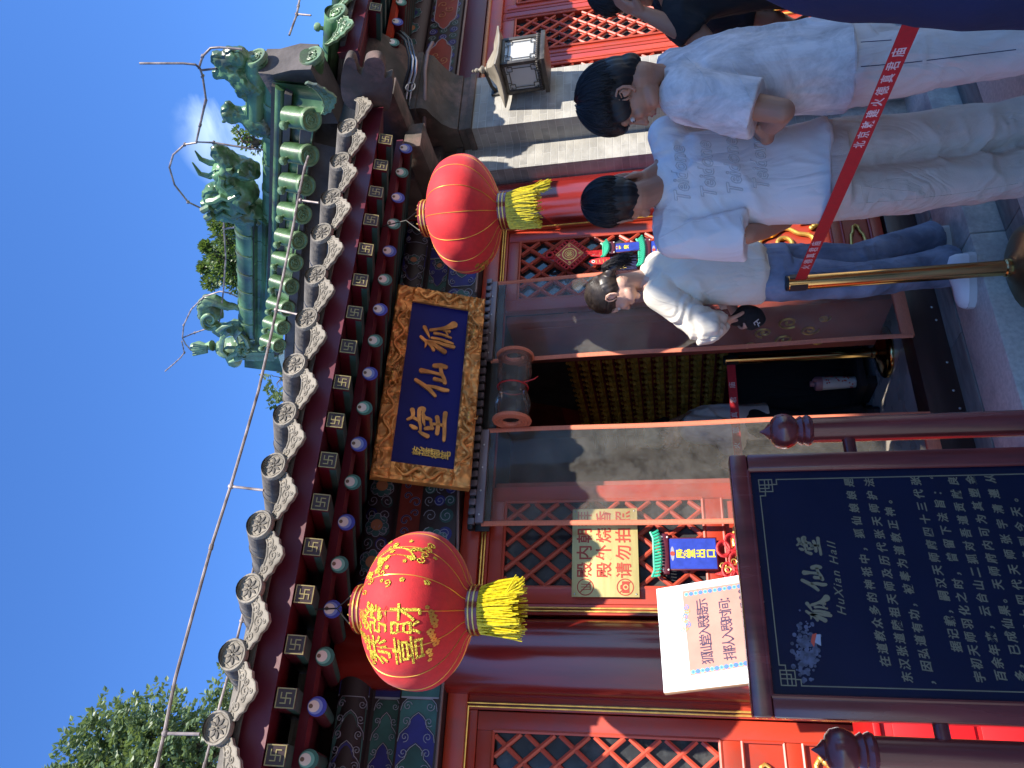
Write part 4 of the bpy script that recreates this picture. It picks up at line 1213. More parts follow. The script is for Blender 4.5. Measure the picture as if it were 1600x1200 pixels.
b.ring_stack([[gw(s_front+0.05, h, x) for x, h in ((-0.20, -0.12), (0.15, -0.12), (0.15, 0.0), (-0.20, -0.06))], [gw(s_end+0.2, h, x) for x, h in ((-0.20, -0.12), (0.15, -0.12), (0.15, 0.0), (-0.20, -0.06))]], M['mortar'])
b.ring_stack([[gw(s_front+0.4, h, x) for x, h in ((-0.06, -1.6), (0.15, -1.6), (0.15, -0.12), (-0.06, -0.12))], [gw(s_end+0.2, h, x) for x, h in ((-0.06, -3.0), (0.15, -3.0), (0.15, -0.12), (-0.06, -0.12))]], M['mortar'])
b.build('gable_wall', side)

# --- ceramic beasts
def beast(name, label_part, shapes, voxel, mat, bumps=0.006, bs=16, seed=0):
    mb = MB()
    for sh in shapes:
        if sh[0] == 'l': limb(mb, sh[1], 12)
        else: mb.ell(sh[1], sh[2], None, 16, 10, rot=(sh[3] if len(sh) > 3 else None))
    me = fuse(mb, voxel, 3)
    o = Vector((seed, seed*2, 0))
    displaced(me, lambda c: bumps*noise.noise(c*bs*1.6+o) + bumps*0.7*noise.noise(c*bs*4+o))
    ob = mesh_obj(name, me, mat, side, 60)
    return ob
def G(px, py, x=0.0):
    p = onX(px, py, GX); p.x = GX + x; return p
# big dragon head with two horns, near the middle of the ridge
sh = [('l', [(G(395, 330), 0.10), (G(370, 325), 0.11), (G(345, 312), 0.105)]), ('l', [(G(388, 265), 0.075), (G(365, 258), 0.07), (G(350, 245), 0.06), (G(341, 240), 0.045)]),
      ('l', [(G(380, 298), 0.10), (G(360, 290), 0.09), (G(350, 270), 0.075)]), ('l', [(G(336, 318), 0.05), (G(322, 300), 0.028)]), ('l', [(G(345, 322), 0.05), (G(320, 318), 0.035)]),
      ('l', [(G(352, 308), 0.07), (G(333, 296), 0.05), (G(322, 306), 0.03)]), ('l', [(G(353, 260, -0.05), 0.035), (G(342, 265, -0.055), 0.028)]), ('e', G(343, 240), (0.05, 0.06, 0.05)),
      ('l', [(G(372, 300, -0.07), 0.05), (G(366, 320, -0.07), 0.05), (G(352, 330, -0.05), 0.03)]), ('l', [(G(385, 310, -0.08), 0.04), (G(379, 300, -0.085), 0.03)])]
bd = beast('ridge_beast', '', sh, 0.012, M['glaze'], 0.012, 12, 1)
bd['label'] = 'dragon head with two horns'
b = MB()
for k, pts in enumerate(([(328, 322), (337, 316), (345, 322), (356, 314), (368, 320), (384, 316)], [(322, 312), (333, 306), (342, 312), (354, 304), (366, 308), (382, 302)], [(330, 300), (342, 298), (352, 292), (364, 296), (380, 288)], [(352, 262), (350, 272), (358, 280), (370, 276)], [(362, 250), (368, 258), (378, 256), (388, 262)])):
    b.tube([G(p[0], p[1], -0.10+0.008*k) for p in pts], [0.024]*(len(pts)-1)+[0.010], M['glaze'], 8)
b.build('mane', bd)
for x in (-0.04, 0.04):
    b = MB(); b.tube([G(342, 262, x), G(330, 268, x), G(315, 264, x), G(303, 246, x)] if x < 0 else [G(338, 262, x), G(325, 262, x), G(311, 256, x), G(302, 243, x)], [0.022, 0.020, 0.015, 0.004], M['glaze'], 10); b.build('horn', bd)
# seated walking beast
sh = [('l', [(G(415, 192), 0.075), (G(398, 188), 0.072), (G(384, 181), 0.052), (G(370, 177), 0.042)]), ('e', G(360, 178), (0.05, 0.06, 0.055)), ('l', [(G(360, 172), 0.036), (G(357, 163), 0.026)]), ('l', [(G(412, 168), 0.028), (G(388, 172), 0.032)]), ('l', [(G(416, 200), 0.06), (G(398, 200), 0.045)]),
      ('l', [(G(353, 186), 0.018), (G(348, 191), 0.010)]), ('l', [(G(356, 172, -0.03), 0.016), (G(351, 172, -0.04), 0.01)])]
beast('ridge_beast', '', sh, 0.008, M['glaze'], 0.006, 18, 2)['label'] = 'seated beast looking towards the eave corner'
# rider on a hen at the corner
sh = [('l', [(G(398, 130), 0.07), (G(382, 124), 0.075), (G(368, 114), 0.062), (G(352, 106), 0.045)]), ('e', G(345, 93), (0.045, 0.05, 0.05)), ('l', [(G(350, 98), 0.045), (G(362, 86), 0.045), (G(374, 88), 0.055)]), ('l', [(G(382, 140), 0.05), (G(388, 152), 0.03)]),
      ('l', [(G(350, 110), 0.04), (G(340, 114), 0.03)]), ('l', [(G(395, 112), 0.04), (G(400, 96), 0.035)]), ('l', [(G(372, 95), 0.045), (G(378, 88), 0.04)])]
beast('ridge_beast', '', sh, 0.008, M['glaze'], 0.008, 18, 3)['label'] = 'rider on a hen at the corner'
# chiwen: square body with a curled tail, a small sword hilt and a side boss
sh = [('l', [(G(425, 545), 0.10), (G(400, 545), 0.11), (G(372, 543), 0.11), (G(352, 545), 0.09)]), ('l', [(G(395, 515), 0.07), (G(372, 512), 0.075), (G(350, 515), 0.06)]),
      ('l', [(G(330, 505), 0.055), (G(318, 492), 0.05), (G(316, 478), 0.045), (G(326, 468), 0.05), (G(340, 470), 0.05), (G(352, 478), 0.04), (G(372, 480), 0.03)]), ('e', G(331, 487), (0.05, 0.10, 0.10)), ('l', [(G(345, 520), 0.05), (G(335, 508), 0.05)])]
ch = beast('dragon_finial', '', sh, 0.014, M['glaze_pale'], 0.012, 11, 4)
b = MB()
sp = [(331+16*math.cos(t)*(1-t/11), 487+16*math.sin(t)*(1-t/11)) for t in [0.6+8.5*i/40 for i in range(41)]]
b.tube([G(p[0], p[1], -0.085) for p in sp], [0.018*(1-0.6*i/40) for i in range(41)], M['glaze_pale'], 8)
for pts in ([(362, 500), (352, 512), (350, 530), (360, 540), (372, 536), (378, 522)], [(380, 498), (372, 508), (376, 520)], [(385, 540), (375, 545), (362, 550)], [(345, 500), (355, 492), (368, 490)], [(392, 525), (388, 512), (380, 505)]):
    b.tube([G(p[0], p[1], -0.105) for p in pts], [0.022]*(len(pts)-1)+[0.008], M['glaze_pale'], 8)
for i in range(9):
    a = i*0.7; b.ell(G(383+7*math.cos(a), 530+7*math.sin(a), -0.10), (0.03, 0.025, 0.025), M['glaze_pale'], 8, 6)
b.build('relief', ch)
b = MB(); b.tube([G(332, 540), G(322, 541), G(312, 541), G(303, 543)], [0.05, 0.028, 0.05, 0.045], M['glaze_pale'], 12)
for k in range(-2, 3): b.tube([G(325, 541+k*2.2, -0.03), G(303, 542+k*4, -0.03)], 0.012, M['glaze_pale'], 6)
b.build('sword_hilt', ch)
b = MB(); b.lathe([(0.07, -0.1), (0.068, 0.0), (0.05, 0.03), (0.02, 0.05), (0, 0.055)], M['glaze_pale'], 10, frame(G(368, 562, -0.02), *basis(Vector((-0.25, 0.9, 0.1))))); b.build('boss', ch)
b = MB()
b.ring_stack([[G(388, 536, x) for x in (-0.10, 0.10)]+[G(388, 549, x) for x in (0.10, -0.10)], [G(432, 536, x) for x in (-0.10, 0.10)]+[G(432, 549, x) for x in (0.10, -0.10)]], M['glaze_pale'])
b.ring_stack([[G(385, 548, x) for x in (-0.08, 0.08)]+[G(385, 562, x) for x in (0.08, -0.08)], [G(438, 545, x) for x in (-0.08, 0.08)]+[G(445, 570, x) for x in (0.08, -0.08)]], M['glaze'])
b.build('finial_base', ch)

# ------------------------------------------------------------------ lightning rods (copper rod on little posts)
def rod_thing(name, label, runs, r=0.0058, posts=()):
    t = thing(name, label, 'lightning rod', runs[0][0])
    for pts in runs:
        b = MB(); b.tube(pts, r, M['rod'], 8)
        for p in pts[1:-1:4]: b.cyl(p-Vector((0.010, 0, 0)), p+Vector((0.010, 0, 0)), r*1.4, M['rod'], n=8)
        b.build('rod', t)
    for a, c in posts:
        b = MB(); b.tube([a, c], r*0.9, M['rod'], 8); b.ell(a, r*2.0, M['rod'], 8, 6); b.build('support_post', t)
    return t
ey = lambda px, py: onY(px, py, 2.47)
rod_thing('lightning_rod', 'long rusty lightning rod running just above the grey tile ends', [[ey(p, q) for p, q in ((228, 1260), (245, 1197), (258, 1140), (274, 1060), (301, 960), (330, 855), (362, 755), (384, 680), (404, 610), (420, 540), (432, 484), (445, 420), (458, 355), (468, 300), (476, 262), (482, 244))]],
          0.0060, [(ey(258, 1146), ey(312, 1147)), (ey(361, 760), ey(412, 766)), (ey(432, 484), ey(468, 492)), (ey(470, 313), ey(498, 317))])
rod_thing('lightning_rod', 'thin lower lightning rod half hidden behind the grey tile ends', [[onY(p, q, 2.95) for p, q in ((300, 1260), (320, 1195), (344, 1100), (358, 1050), (376, 975), (398, 880), (420, 790))]], 0.0055, [(onY(378, 970, 2.95), onY(390, 972, 2.95))])
rp = lambda px, py: G(px, py, -0.02)
rod_thing('lightning_rod', 'looped lightning rod with a hooked tip on the green gable ridge',
          [[rp(p, q) for p, q in ((482, 244), (478, 238), (465, 235), (430, 232), (390, 228), (335, 219), (308, 218), (312, 200), (323, 150), (318, 115), (314, 103), (307, 97), (288, 95), (220, 95))],
           [rp(p, q) for p, q in ((312, 103), (318, 84), (331, 71), (345, 70), (380, 73))],
           [rp(p, q) for p, q in ((308, 218), (314, 192), (320, 166), (324, 152))],
           [rp(p, q) for p, q in ((309, 219), (290, 222), (272, 238), (266, 258), (274, 285), (295, 312), (330, 329), (346, 335), (351, 342), (351, 352), (354, 400), (351, 440), (346, 490), (343, 500))],
           [rp(p, q) for p, q in ((388, 350), (351, 354))],
           [rp(p, q) for p, q in ((372, 461), (361, 455), (345, 452), (320, 460), (300, 480), (288, 505), (286, 525), (291, 535), (300, 545))],
           [rp(p, q) for p, q in ((285, 530), (289, 548), (283, 556), (272, 566), (259, 577))],
           [rp(p, q) for p, q in ((288, 524), (305, 517), (328, 509))], [rp(p, q) for p, q in ((340, 103), (314, 106))]], 0.0060)
rod_thing('lightning_rod', 'short length of lightning rod above the green eave tiles', [[onY(p, q, 2.40) for p, q in ((476, -40), (466, 10), (464, 22), (452, 55))]], 0.0058, [(onY(464, 22, 2.40), onY(486, 24, 2.40))])

# ------------------------------------------------------------------ cables on the side hall's corner
t = thing('cable_bundle', 'bundle of black cables looped at the corner under the green eave', 'cables', onY(640, 120, 2.8))
for k in range(5):
    o = Vector((0.012*k-0.02, -0.006*(k % 3), 0.01*((k*2) % 5)))
    b = MB(); b.tube([onY(p, q, y)+o for p, q, y in ((612, 52, 2.9), (632, 54, 2.74), (644, 66, 2.72), (651, 92, 2.72), (650, 110, 2.74), (644, 130, 2.78), (640, 160, 2.86), (640, 200, 2.95), (642, 230, 3.05))], 0.0075, M['cable'] if k > 1 else M['screw'], 8); b.build('cable', t)
b = MB(); b.tube([onY(641, 136, 2.765)+Vector((0.035*math.cos(a), 0, 0.028*math.sin(a))) for a in [2*PI*i/12 for i in range(12)]], 0.004, M['screw'], 6, closed=True); b.build('cable_tie', t)
t = tag(None or MB().tube([onY(p, q, y) for p, q, y in ((676, 66, 2.80), (668, 82, 2.80), (664, 110, 2.82), (664, 150, 2.84), (663, 200, 2.95), (668, 240, 3.05), (676, 268, 3.12))], 0.011, M['conduit'], 10).build('conduit_pipe'), 'brown conduit pipe bending down beside the black cables', 'pipe')

# ------------------------------------------------------------------ unseen block added behind the camera to shade the visitors
caster = thing('shade_caster', 'unseen stepped block added opposite the temple hall to shade the visitors', 'shade caster', (2.2, -6.5, 0))
b = MB(); b.box((0.2, -8.0, 0), (4.75, -5.2, 6.6), M['stone']); b.build('wall', caster, smooth=0)
gy = -4.0
pr = [(-0.35, 6.4), (-0.30, 7.05), (0.95, 7.10), (1.55, 7.16), (2.55, 7.86), (2.88, 8.24), (3.25, 8.26), (3.36, 7.90), (4.9, 7.86), (5.0, 7.4), (4.9, 6.4)]  # outline stepped to place the edge of the cast shade
b = MB(); b.prism(pr, 0, 4.6, M['tile'], frame((0, gy, 0), (1, 0, 0), (0, 0, 1), (0, -1, 0))); b.build('roof', caster, smooth=20)
# ------------------------------------------------------------------ trees
def leaf_card(b, p, d, size, mat, rg):
    """one leaflet: a small bent pair of faces"""
    d = Vector(d).normalized(); a = Vector((rg.uniform(-1, 1), rg.uniform(-1, 1), rg.uniform(-1, 1))); w = d.cross(a)
    if w.length < 1e-4: w = Vector((1, 0, 0))
    w = w.normalized()*size*0.32; n = d.cross(w).normalized()*size*0.1
    m = p+d*size*0.5
    b.add([p, m+w+n, p+d*size, m-w+n, m], [(0, 4, 1), (4, 2, 1), (0, 3, 4), (4, 3, 2)], mat)
def frond(b, p, d, length, n, leaf, mat, rg):
    """a drooping compound leaf with paired leaflets"""
    d = Vector(d).normalized(); s = d.cross(Vector((rg.uniform(-.4, .4), rg.uniform(-.4, .4), 1))).normalized()
    for i in range(n):
        t = (i+1)/n; q = p+d*length*t+Vector((0, 0, -0.35*length*t*t))
        for sg in (-1, 1):
            leaf_card(b, q, s*sg+d*0.5+Vector((0, 0, rg.uniform(-0.4, 0.1))), leaf*(1.1-0.3*t), mat, rg)
    leaf_card(b, p+d*length+Vector((0, 0, -0.35*length)), d, leaf, mat, rg)
def tree(name, label, base, clumps, trunk_top, fr, leaf, seed, r0=0.16):
    rg = random.Random(seed)
    t = thing(name, label, 'tree', base)
    b = MB(); base = Vector(base); top = Vector(trunk_top)
    mid = base.lerp(top, 0.5)+Vector((0.15, 0.1, 0))
    b.tube([base, base.lerp(mid, 0.5), mid, mid.lerp(top, 0.5), top], [r0, r0*0.85, r0*0.7, r0*0.55, r0*0.35], M['bark'], 12)
    for c, r, n in clumps:
        c = Vector(c); a = mid.lerp(top, rg.uniform(0.3, 1))
        b.tube([a, a.lerp(c, 0.5)+Vector((0, 0, 0.1)), c], [r0*0.35, r0*0.2, r0*0.08], M['bark'], 6)
        for k in range(5):
            e = c+Vector((rg.gauss(0, 1), rg.gauss(0, 1), rg.gauss(0.2, 0.8))).normalized()*r*0.85
            b.tube([c, c.lerp(e, 0.5)+Vector((0, 0, 0.05)), e], [r0*0.09, r0*0.05, r0*0.02], M['bark'], 5)
    b.build('trunk', t)
    f = MB()
    for c, r, n in clumps:
        c = Vector(c)
        for i in range(n):
            v = Vector((rg.gauss(0, 1), rg.gauss(0, 1), rg.gauss(0, 1))).normalized()
            k = rg.random()**0.45
            p = c+Vector((v.x, v.y, v.z*0.8))*r*k
            frond(f, p, v+Vector((rg.uniform(-.5, .5), rg.uniform(-.5, .5), rg.uniform(-0.2, 0.6))), fr*rg.uniform(0.7, 1.2), 5, leaf, M['leaf'], rg)
    f.build('crown', t, smooth=0)
    return t
def clump(px, py, y, r, n): return (tuple(onY(px, py, y)), r, n)
tree('locust_tree', 'leafy green locust tree rising beyond the left end of the grey eave', (1.2, 11.4, 0),
     [clump(140, 1190, 11, 0.45, 80), clump(172, 1140, 11, 0.36, 55), clump(185, 1225, 11, 0.65, 130), clump(215, 1160, 11.3, 0.5, 90), clump(240, 1130, 11, 0.36, 55), clump(255, 1185, 11, 0.6, 110), clump(295, 1152, 11, 0.42, 75), clump(330, 1200, 11.2, 0.6, 110), clump(215, 1240, 11, 0.9, 160), clump(358, 1085, 10.6, 0.15, 16), clump(368, 1110, 10.6, 0.2, 26), clump(130, 1245, 11, 0.5, 80)],
     tuple(onY(300, 1170, 11.2)), 0.30, 0.105, 11)
tree('young_tree', 'thin tree top showing left of the green dragon finial', (4.2, 9.2, 0), [clump(440, 590, 8.6, 0.20, 16), clump(452, 618, 8.6, 0.22, 24), clump(470, 600, 8.8, 0.3, 40)], tuple(onY(475, 610, 8.8)), 0.22, 0.075, 5, 0.08)
def shrub(label, pts, n, size, seed, x):
    rg = random.Random(seed)
    root = onX(*pts[0][:2], x)
    t = thing('roof_shrub', label, 'plant', root, 'plants growing on the roof')
    b = MB(); f = MB()
    for px, py, r in pts[1:]:
        c = onX(px, py, x); rad = r*0.0050
        b.tube([root, root.lerp(c, 0.6)+Vector((rg.uniform(-.05, .05), 0, 0.02)), c], [0.014, 0.008, 0.003], M['bark'], 6)
        for i in range(n):
            v = Vector((rg.gauss(0, 1), rg.gauss(0, 1), rg.gauss(0, 1))).normalized()
            p = c+v*rad*rg.random()**0.5
            leaf_card(f, p, v+Vector((0, 0, 0.4)), size*rg.uniform(0.7, 1.3), M['leaf2'], rg)
            if i % 4 == 0: b.tube([c, p], [0.003, 0.0015], M['bark'], 4)
    b.build('stem', t); f.build('foliage', t, smooth=0)
shrub('bushy green shrub sprouting behind the green ridge beside the dragon finial', [(392, 395, 0), (370, 380, 26), (352, 372, 20), (345, 395, 22), (365, 412, 26), (345, 425, 20), (335, 405, 14), (330, 440, 14), (340, 350, 12), (372, 440, 22), (322, 385, 8), (318, 418, 8), (355, 345, 14), (378, 360, 20), (362, 430, 20), (350, 410, 18), (378, 420, 18)], 330, 0.029, 3, 3.55)
shrub('sparse shrub sprouting from the green ridge beside the seated beast', [(408, 222, 0), (396, 214, 11), (384, 208, 8), (400, 228, 9), (376, 216, 7), (389, 226, 8), (372, 205, 4)], 40, 0.024, 8, 3.30)
# ------------------------------------------------------------------ things hung on and standing before the hall
def on_plane(px, py, Mx):
    """where a photo point falls on the xy plane of frame Mx (local x, y)"""
    Mi = Mx.inverted(); o = Mi @ CAM; d = Mi.to_3x3() @ ray(px, py); t = -o.z/d.z
    q = o+d*t
    return q.x, q.y
def brush(mb, pts, ws, d0, d1, mat, Mx, n=6):
    """a brush stroke: smooth path, swelling width, round ends"""
    P = [Vector((p[0], p[1], 0)) for p in pts]
    if len(P) == 2: P = [P[0], P[0].lerp(P[1], 0.5), P[1]]; ws = [ws[0], (ws[0]+ws[1])/2, ws[1]]
    S, W = [], []
    for i in range(len(P)-1):
        p0, p1, p2, p3 = P[max(i-1, 0)], P[i], P[i+1], P[min(i+2, len(P)-1)]
        for k in range(n):
            t = k/n
            S.append(0.5*((2*p1)+(p2-p0)*t+(2*p0-5*p1+4*p2-p3)*t*t+(3*p1-p0-3*p2+p3)*t**3)); W.append(ws[i]*(1-t)+ws[i+1]*t)
    S.append(P[-1]); W.append(ws[-1])
    Lf, Rt = [], []
    for i in range(len(S)):
        d = (S[min(i+1, len(S)-1)]-S[max(i-1, 0)]); d = d.normalized() if d.length > 1e-9 else Vector((1, 0, 0))
        nn = Vector((-d.y, d.x, 0))*W[i]/2
        Lf.append(S[i]+nn); Rt.append(S[i]-nn)
        if i == 0: da = d
    db = d
    def cap(c, d, w, a0):
        base = math.atan2(d.y, d.x)+a0
        return [c+Vector((math.cos(base+PI*k/6), math.sin(base+PI*k/6), 0))*w/2 for k in range(1, 6)]
    N = len(S)
    top = [(v.x, v.y) for v in Lf]; bot = [(v.x, v.y) for v in Rt]
    vs, fs = [], []
    for z in (d1, d0):
        vs += [(p[0], p[1], z) for p in top] + [(p[0], p[1], z) for p in bot]
    for i in range(N-1):
        fs += [(i, N+i, N+i+1, i+1), (i, i+1, 2*N+i+1, 2*N+i), (N+i+1, N+i, 3*N+i, 3*N+i+1)]
    mb.add(vs, fs, mat, Mx)
    for c, d, w, a0 in ((S[0], da, W[0], PI/2), (S[-1], db, W[-1], -PI/2)):
        po = [Vector((0, 0, 0))]
        cc = cap(c, d, w, a0)
        base = math.atan2(d.y, d.x)+a0
        e0 = c+Vector((math.cos(base), math.sin(base), 0))*w/2; e1 = c-Vector((math.cos(base), math.sin(base), 0))*w/2
        mb.prism([(q.x, q.y) for q in [e0]+cc+[e1]], d0, d1-0.0002, mat, Mx)

# --- the name plaque
PW, PH = 1.072, 0.467
pl = thing('name_plaque', 'blue name plaque with three gold characters in a carved gilt dragon frame', 'plaque', (1.743, 3.22, 2.40))
PM = facing((1.207, 3.22, 2.403), tilt=R(24.0))
b = MB(); b.box((0.06, 0.06, -0.02), (PW-0.06, PH-0.06, 0.0), M['plq_blue'], PM); b.build('panel', pl)
def relief_bar(b, x0, x1, y0, y1, seed):
    """carved bar: a fine grid pushed up and down by coiling noise"""
    st = 0.0065; nx = max(2, int((x1-x0)/st)); ny = max(2, int((y1-y0)/st)); vs = []; fs = []
    for j in range(ny+1):
        for i in range(nx+1):
            x = x0+(x1-x0)*i/nx; y = y0+(y1-y0)*j/ny
            q = Vector((x*16, y*16, seed)); w = noise.noise(q*0.7)
            h = 0.0065*math.sin(9*noise.noise(q+Vector((w*2, -w*2, 0)))+0.9*math.sin(x*60+w*4)) + 0.004*noise.noise(q*3.2)
            edge = min(i, nx-i, j, ny-j)
            h = 0.022+h if edge > 0 else 0.014
            vs.append((x, y, h))
    for j in range(ny):
        for i in range(nx):
            a = j*(nx+1)+i; fs.append((a, a+1, a+nx+2, a+nx+1))
    b.add(vs, fs, M['gold_dull'], PM)
    b.box((x0, y0, -0.03), (x1, y1, 0.0135), M['gold_dull'], PM)
b = MB(); fw = 0.085
relief_bar(b, 0, PW, 0, fw, 1.0); relief_bar(b, 0, PW, PH-fw, PH, 5.0)
relief_bar(b, 0, fw, fw+0.0005, PH-fw-0.0005, 9.0); relief_bar(b, PW-fw, PW, fw+0.0005, PH-fw-0.0005, 13.0)
for x0, x1, yc, ph in ((0.12, 0.50, PH-fw/2, 0.3), (0.58, 0.96, PH-fw/2, 2.0), (0.10, 0.40, fw/2, 1.0), (0.68, 0.98, fw/2, 0.0)):
    pts = [(x0+(x1-x0)*i/40, yc+0.020*math.sin(ph+i*0.42), 0.030) for i in range(41)]
    b.tube([PM @ Vector(p) for p in pts], [0.0085*min(1, (i+2)/10, (43-i)/14) for i in range(41)], M['gold_dull'], 8)
for s, xc in ((1, fw/2), (-1, PW-fw/2)):
    pts = [(xc+0.020*math.sin(i*0.45), fw+0.02+(PH-2*fw-0.04)*i/30, 0.030) for i in range(31)]
    b.tube([PM @ Vector(p) for p in pts], [0.0085*min(1, (i+2)/8, (33-i)/10) for i in range(31)], M['gold_dull'], 8)
for xc, yc in ((0.36, 0.035), (0.83, 0.045), (0.52, PH-0.04)):
    b.ell(PM @ Vector((xc, yc, 0.032)), (0.034, 0.022, 0.026), M['gold_dull'], 14, 8)
    for k in range(7):
        a = k*0.9; b.tube([PM @ Vector((xc+0.03*math.cos(a), yc+0.022*math.sin(a), 0.035)), PM @ Vector((xc+0.05*math.cos(a), yc+0.036*math.sin(a), 0.042)), PM @ Vector((xc+0.062*math.cos(a+0.4), yc+0.042*math.sin(a+0.4), 0.034))], [0.007, 0.005, 0.001], M['gold_dull'], 6)
    for dx in (-0.012, 0.012): b.ell(PM @ Vector((xc+dx, yc+0.006, 0.052)), 0.006, M['gold'], 8, 6)
b.build('carved_frame', pl)
def strokes(b, lst, ox, oy, sc, Mx, src, mat, d0, d1, wk):
    for pts, ws in lst:
        q = [on_plane(ox+p[0]/sc, oy+p[1]/sc, src) for p in pts]
        brush(b, q, [w/sc*wk for w in ws], d0, d1, mat, Mx)
HU = [([(375, 472), (440, 530), (500, 548), (620, 560), (740, 598), (885, 632)], [42, 50, 45, 42, 48, 52]), ([(470, 550), (560, 585), (640, 640), (740, 705)], [45, 52, 62, 72]),
      ([(452, 540), (455, 590), (432, 640)], [40, 34, 8]), ([(490, 575), (535, 620), (572, 678)], [26, 40, 46]), ([(432, 325), (470, 400), (512, 495)], [62, 46, 10]),
      ([(550, 492), (650, 508), (780, 550), (875, 582)], [42, 40, 46, 26]), ([(590, 418), (700, 436), (845, 490)], [46, 32, 28]), ([(722, 380), (775, 388), (820, 392)], [10, 22, 40]), ([(765, 395), (790, 445)], [18, 26]),
      ([(527, 368), (650, 352), (770, 335), (888, 285)], [46, 40, 66, 110])]
XIAN = [([(385, 1000), (520, 1022), (690, 1065)], [76, 46, 44]), ([(585, 925), (680, 925), (765, 945)], [62, 76, 56]), ([(680, 945), (695, 1040), (730, 1120), (745, 1190)], [52, 48, 52, 60]), ([(590, 1130), (670, 1150), (735, 1165)], [56, 48, 48]),
        ([(295, 1145), (400, 1215), (500, 1290), (595, 1395)], [50, 58, 62, 44]), ([(470, 1240), (600, 1262), (720, 1300), (795, 1308)], [36, 50, 58, 44])]
TANG = [([(240, 415), (252, 480), (230, 530), (165, 562)], [66, 52, 44, 34]), ([(240, 525), (330, 575)], [40, 46]), ([(212, 655), (260, 685), (300, 700)], [34, 62, 44]), ([(395, 395), (350, 420), (345, 560), (362, 650), (366, 738)], [66, 56, 46, 40, 30]),
        ([(390, 390), (425, 405), (400, 470)], [58, 50, 34]), ([(340, 752), (400, 788), (475, 825)], [22, 52, 62]), ([(405, 480), (430, 530), (500, 555), (530, 575)], [52, 52, 48, 40]), ([(408, 520), (415, 600), (432, 660)], [44, 46, 16]),
        ([(520, 570), (535, 640), (545, 692)], [38, 38, 38]), ([(445, 705), (490, 698), (555, 704)], [48, 58, 46]), ([(548, 636), (640, 640), (735, 662)], [40, 40, 46]), ([(625, 530), (642, 640), (625, 782)], [60, 56, 56]), ([(755, 470), (740, 600), (740, 750), (732, 885)], [66, 54, 50, 46])]
WK = (onY(680, 560, 3.12)-onY(680, 561, 3.12)).length*0.94
b = MB()
strokes(b, HU, 620, 480, 10, PM, PM, M['gold_dull'], 0.0, 0.010, WK)
strokes(b, XIAN, 620, 480, 10, PM, PM, M['gold_dull'], 0.0, 0.010, WK)
strokes(b, TANG, 620, 600, 10, PM, PM, M['gold_dull'], 0.0, 0.010, WK)
for chx, (px, py) in zip('乾隆御笔', ((653, 705), (668, 707), (682, 710), (697, 712))):
    x, y = on_plane(px, py, PM); b.text(chx, 0.052, M['gold'], PM @ Matrix.Translation((x, y, 0.003)), 0.006, bold=0.0006, sx=0.9)
b.build('lettering', pl)

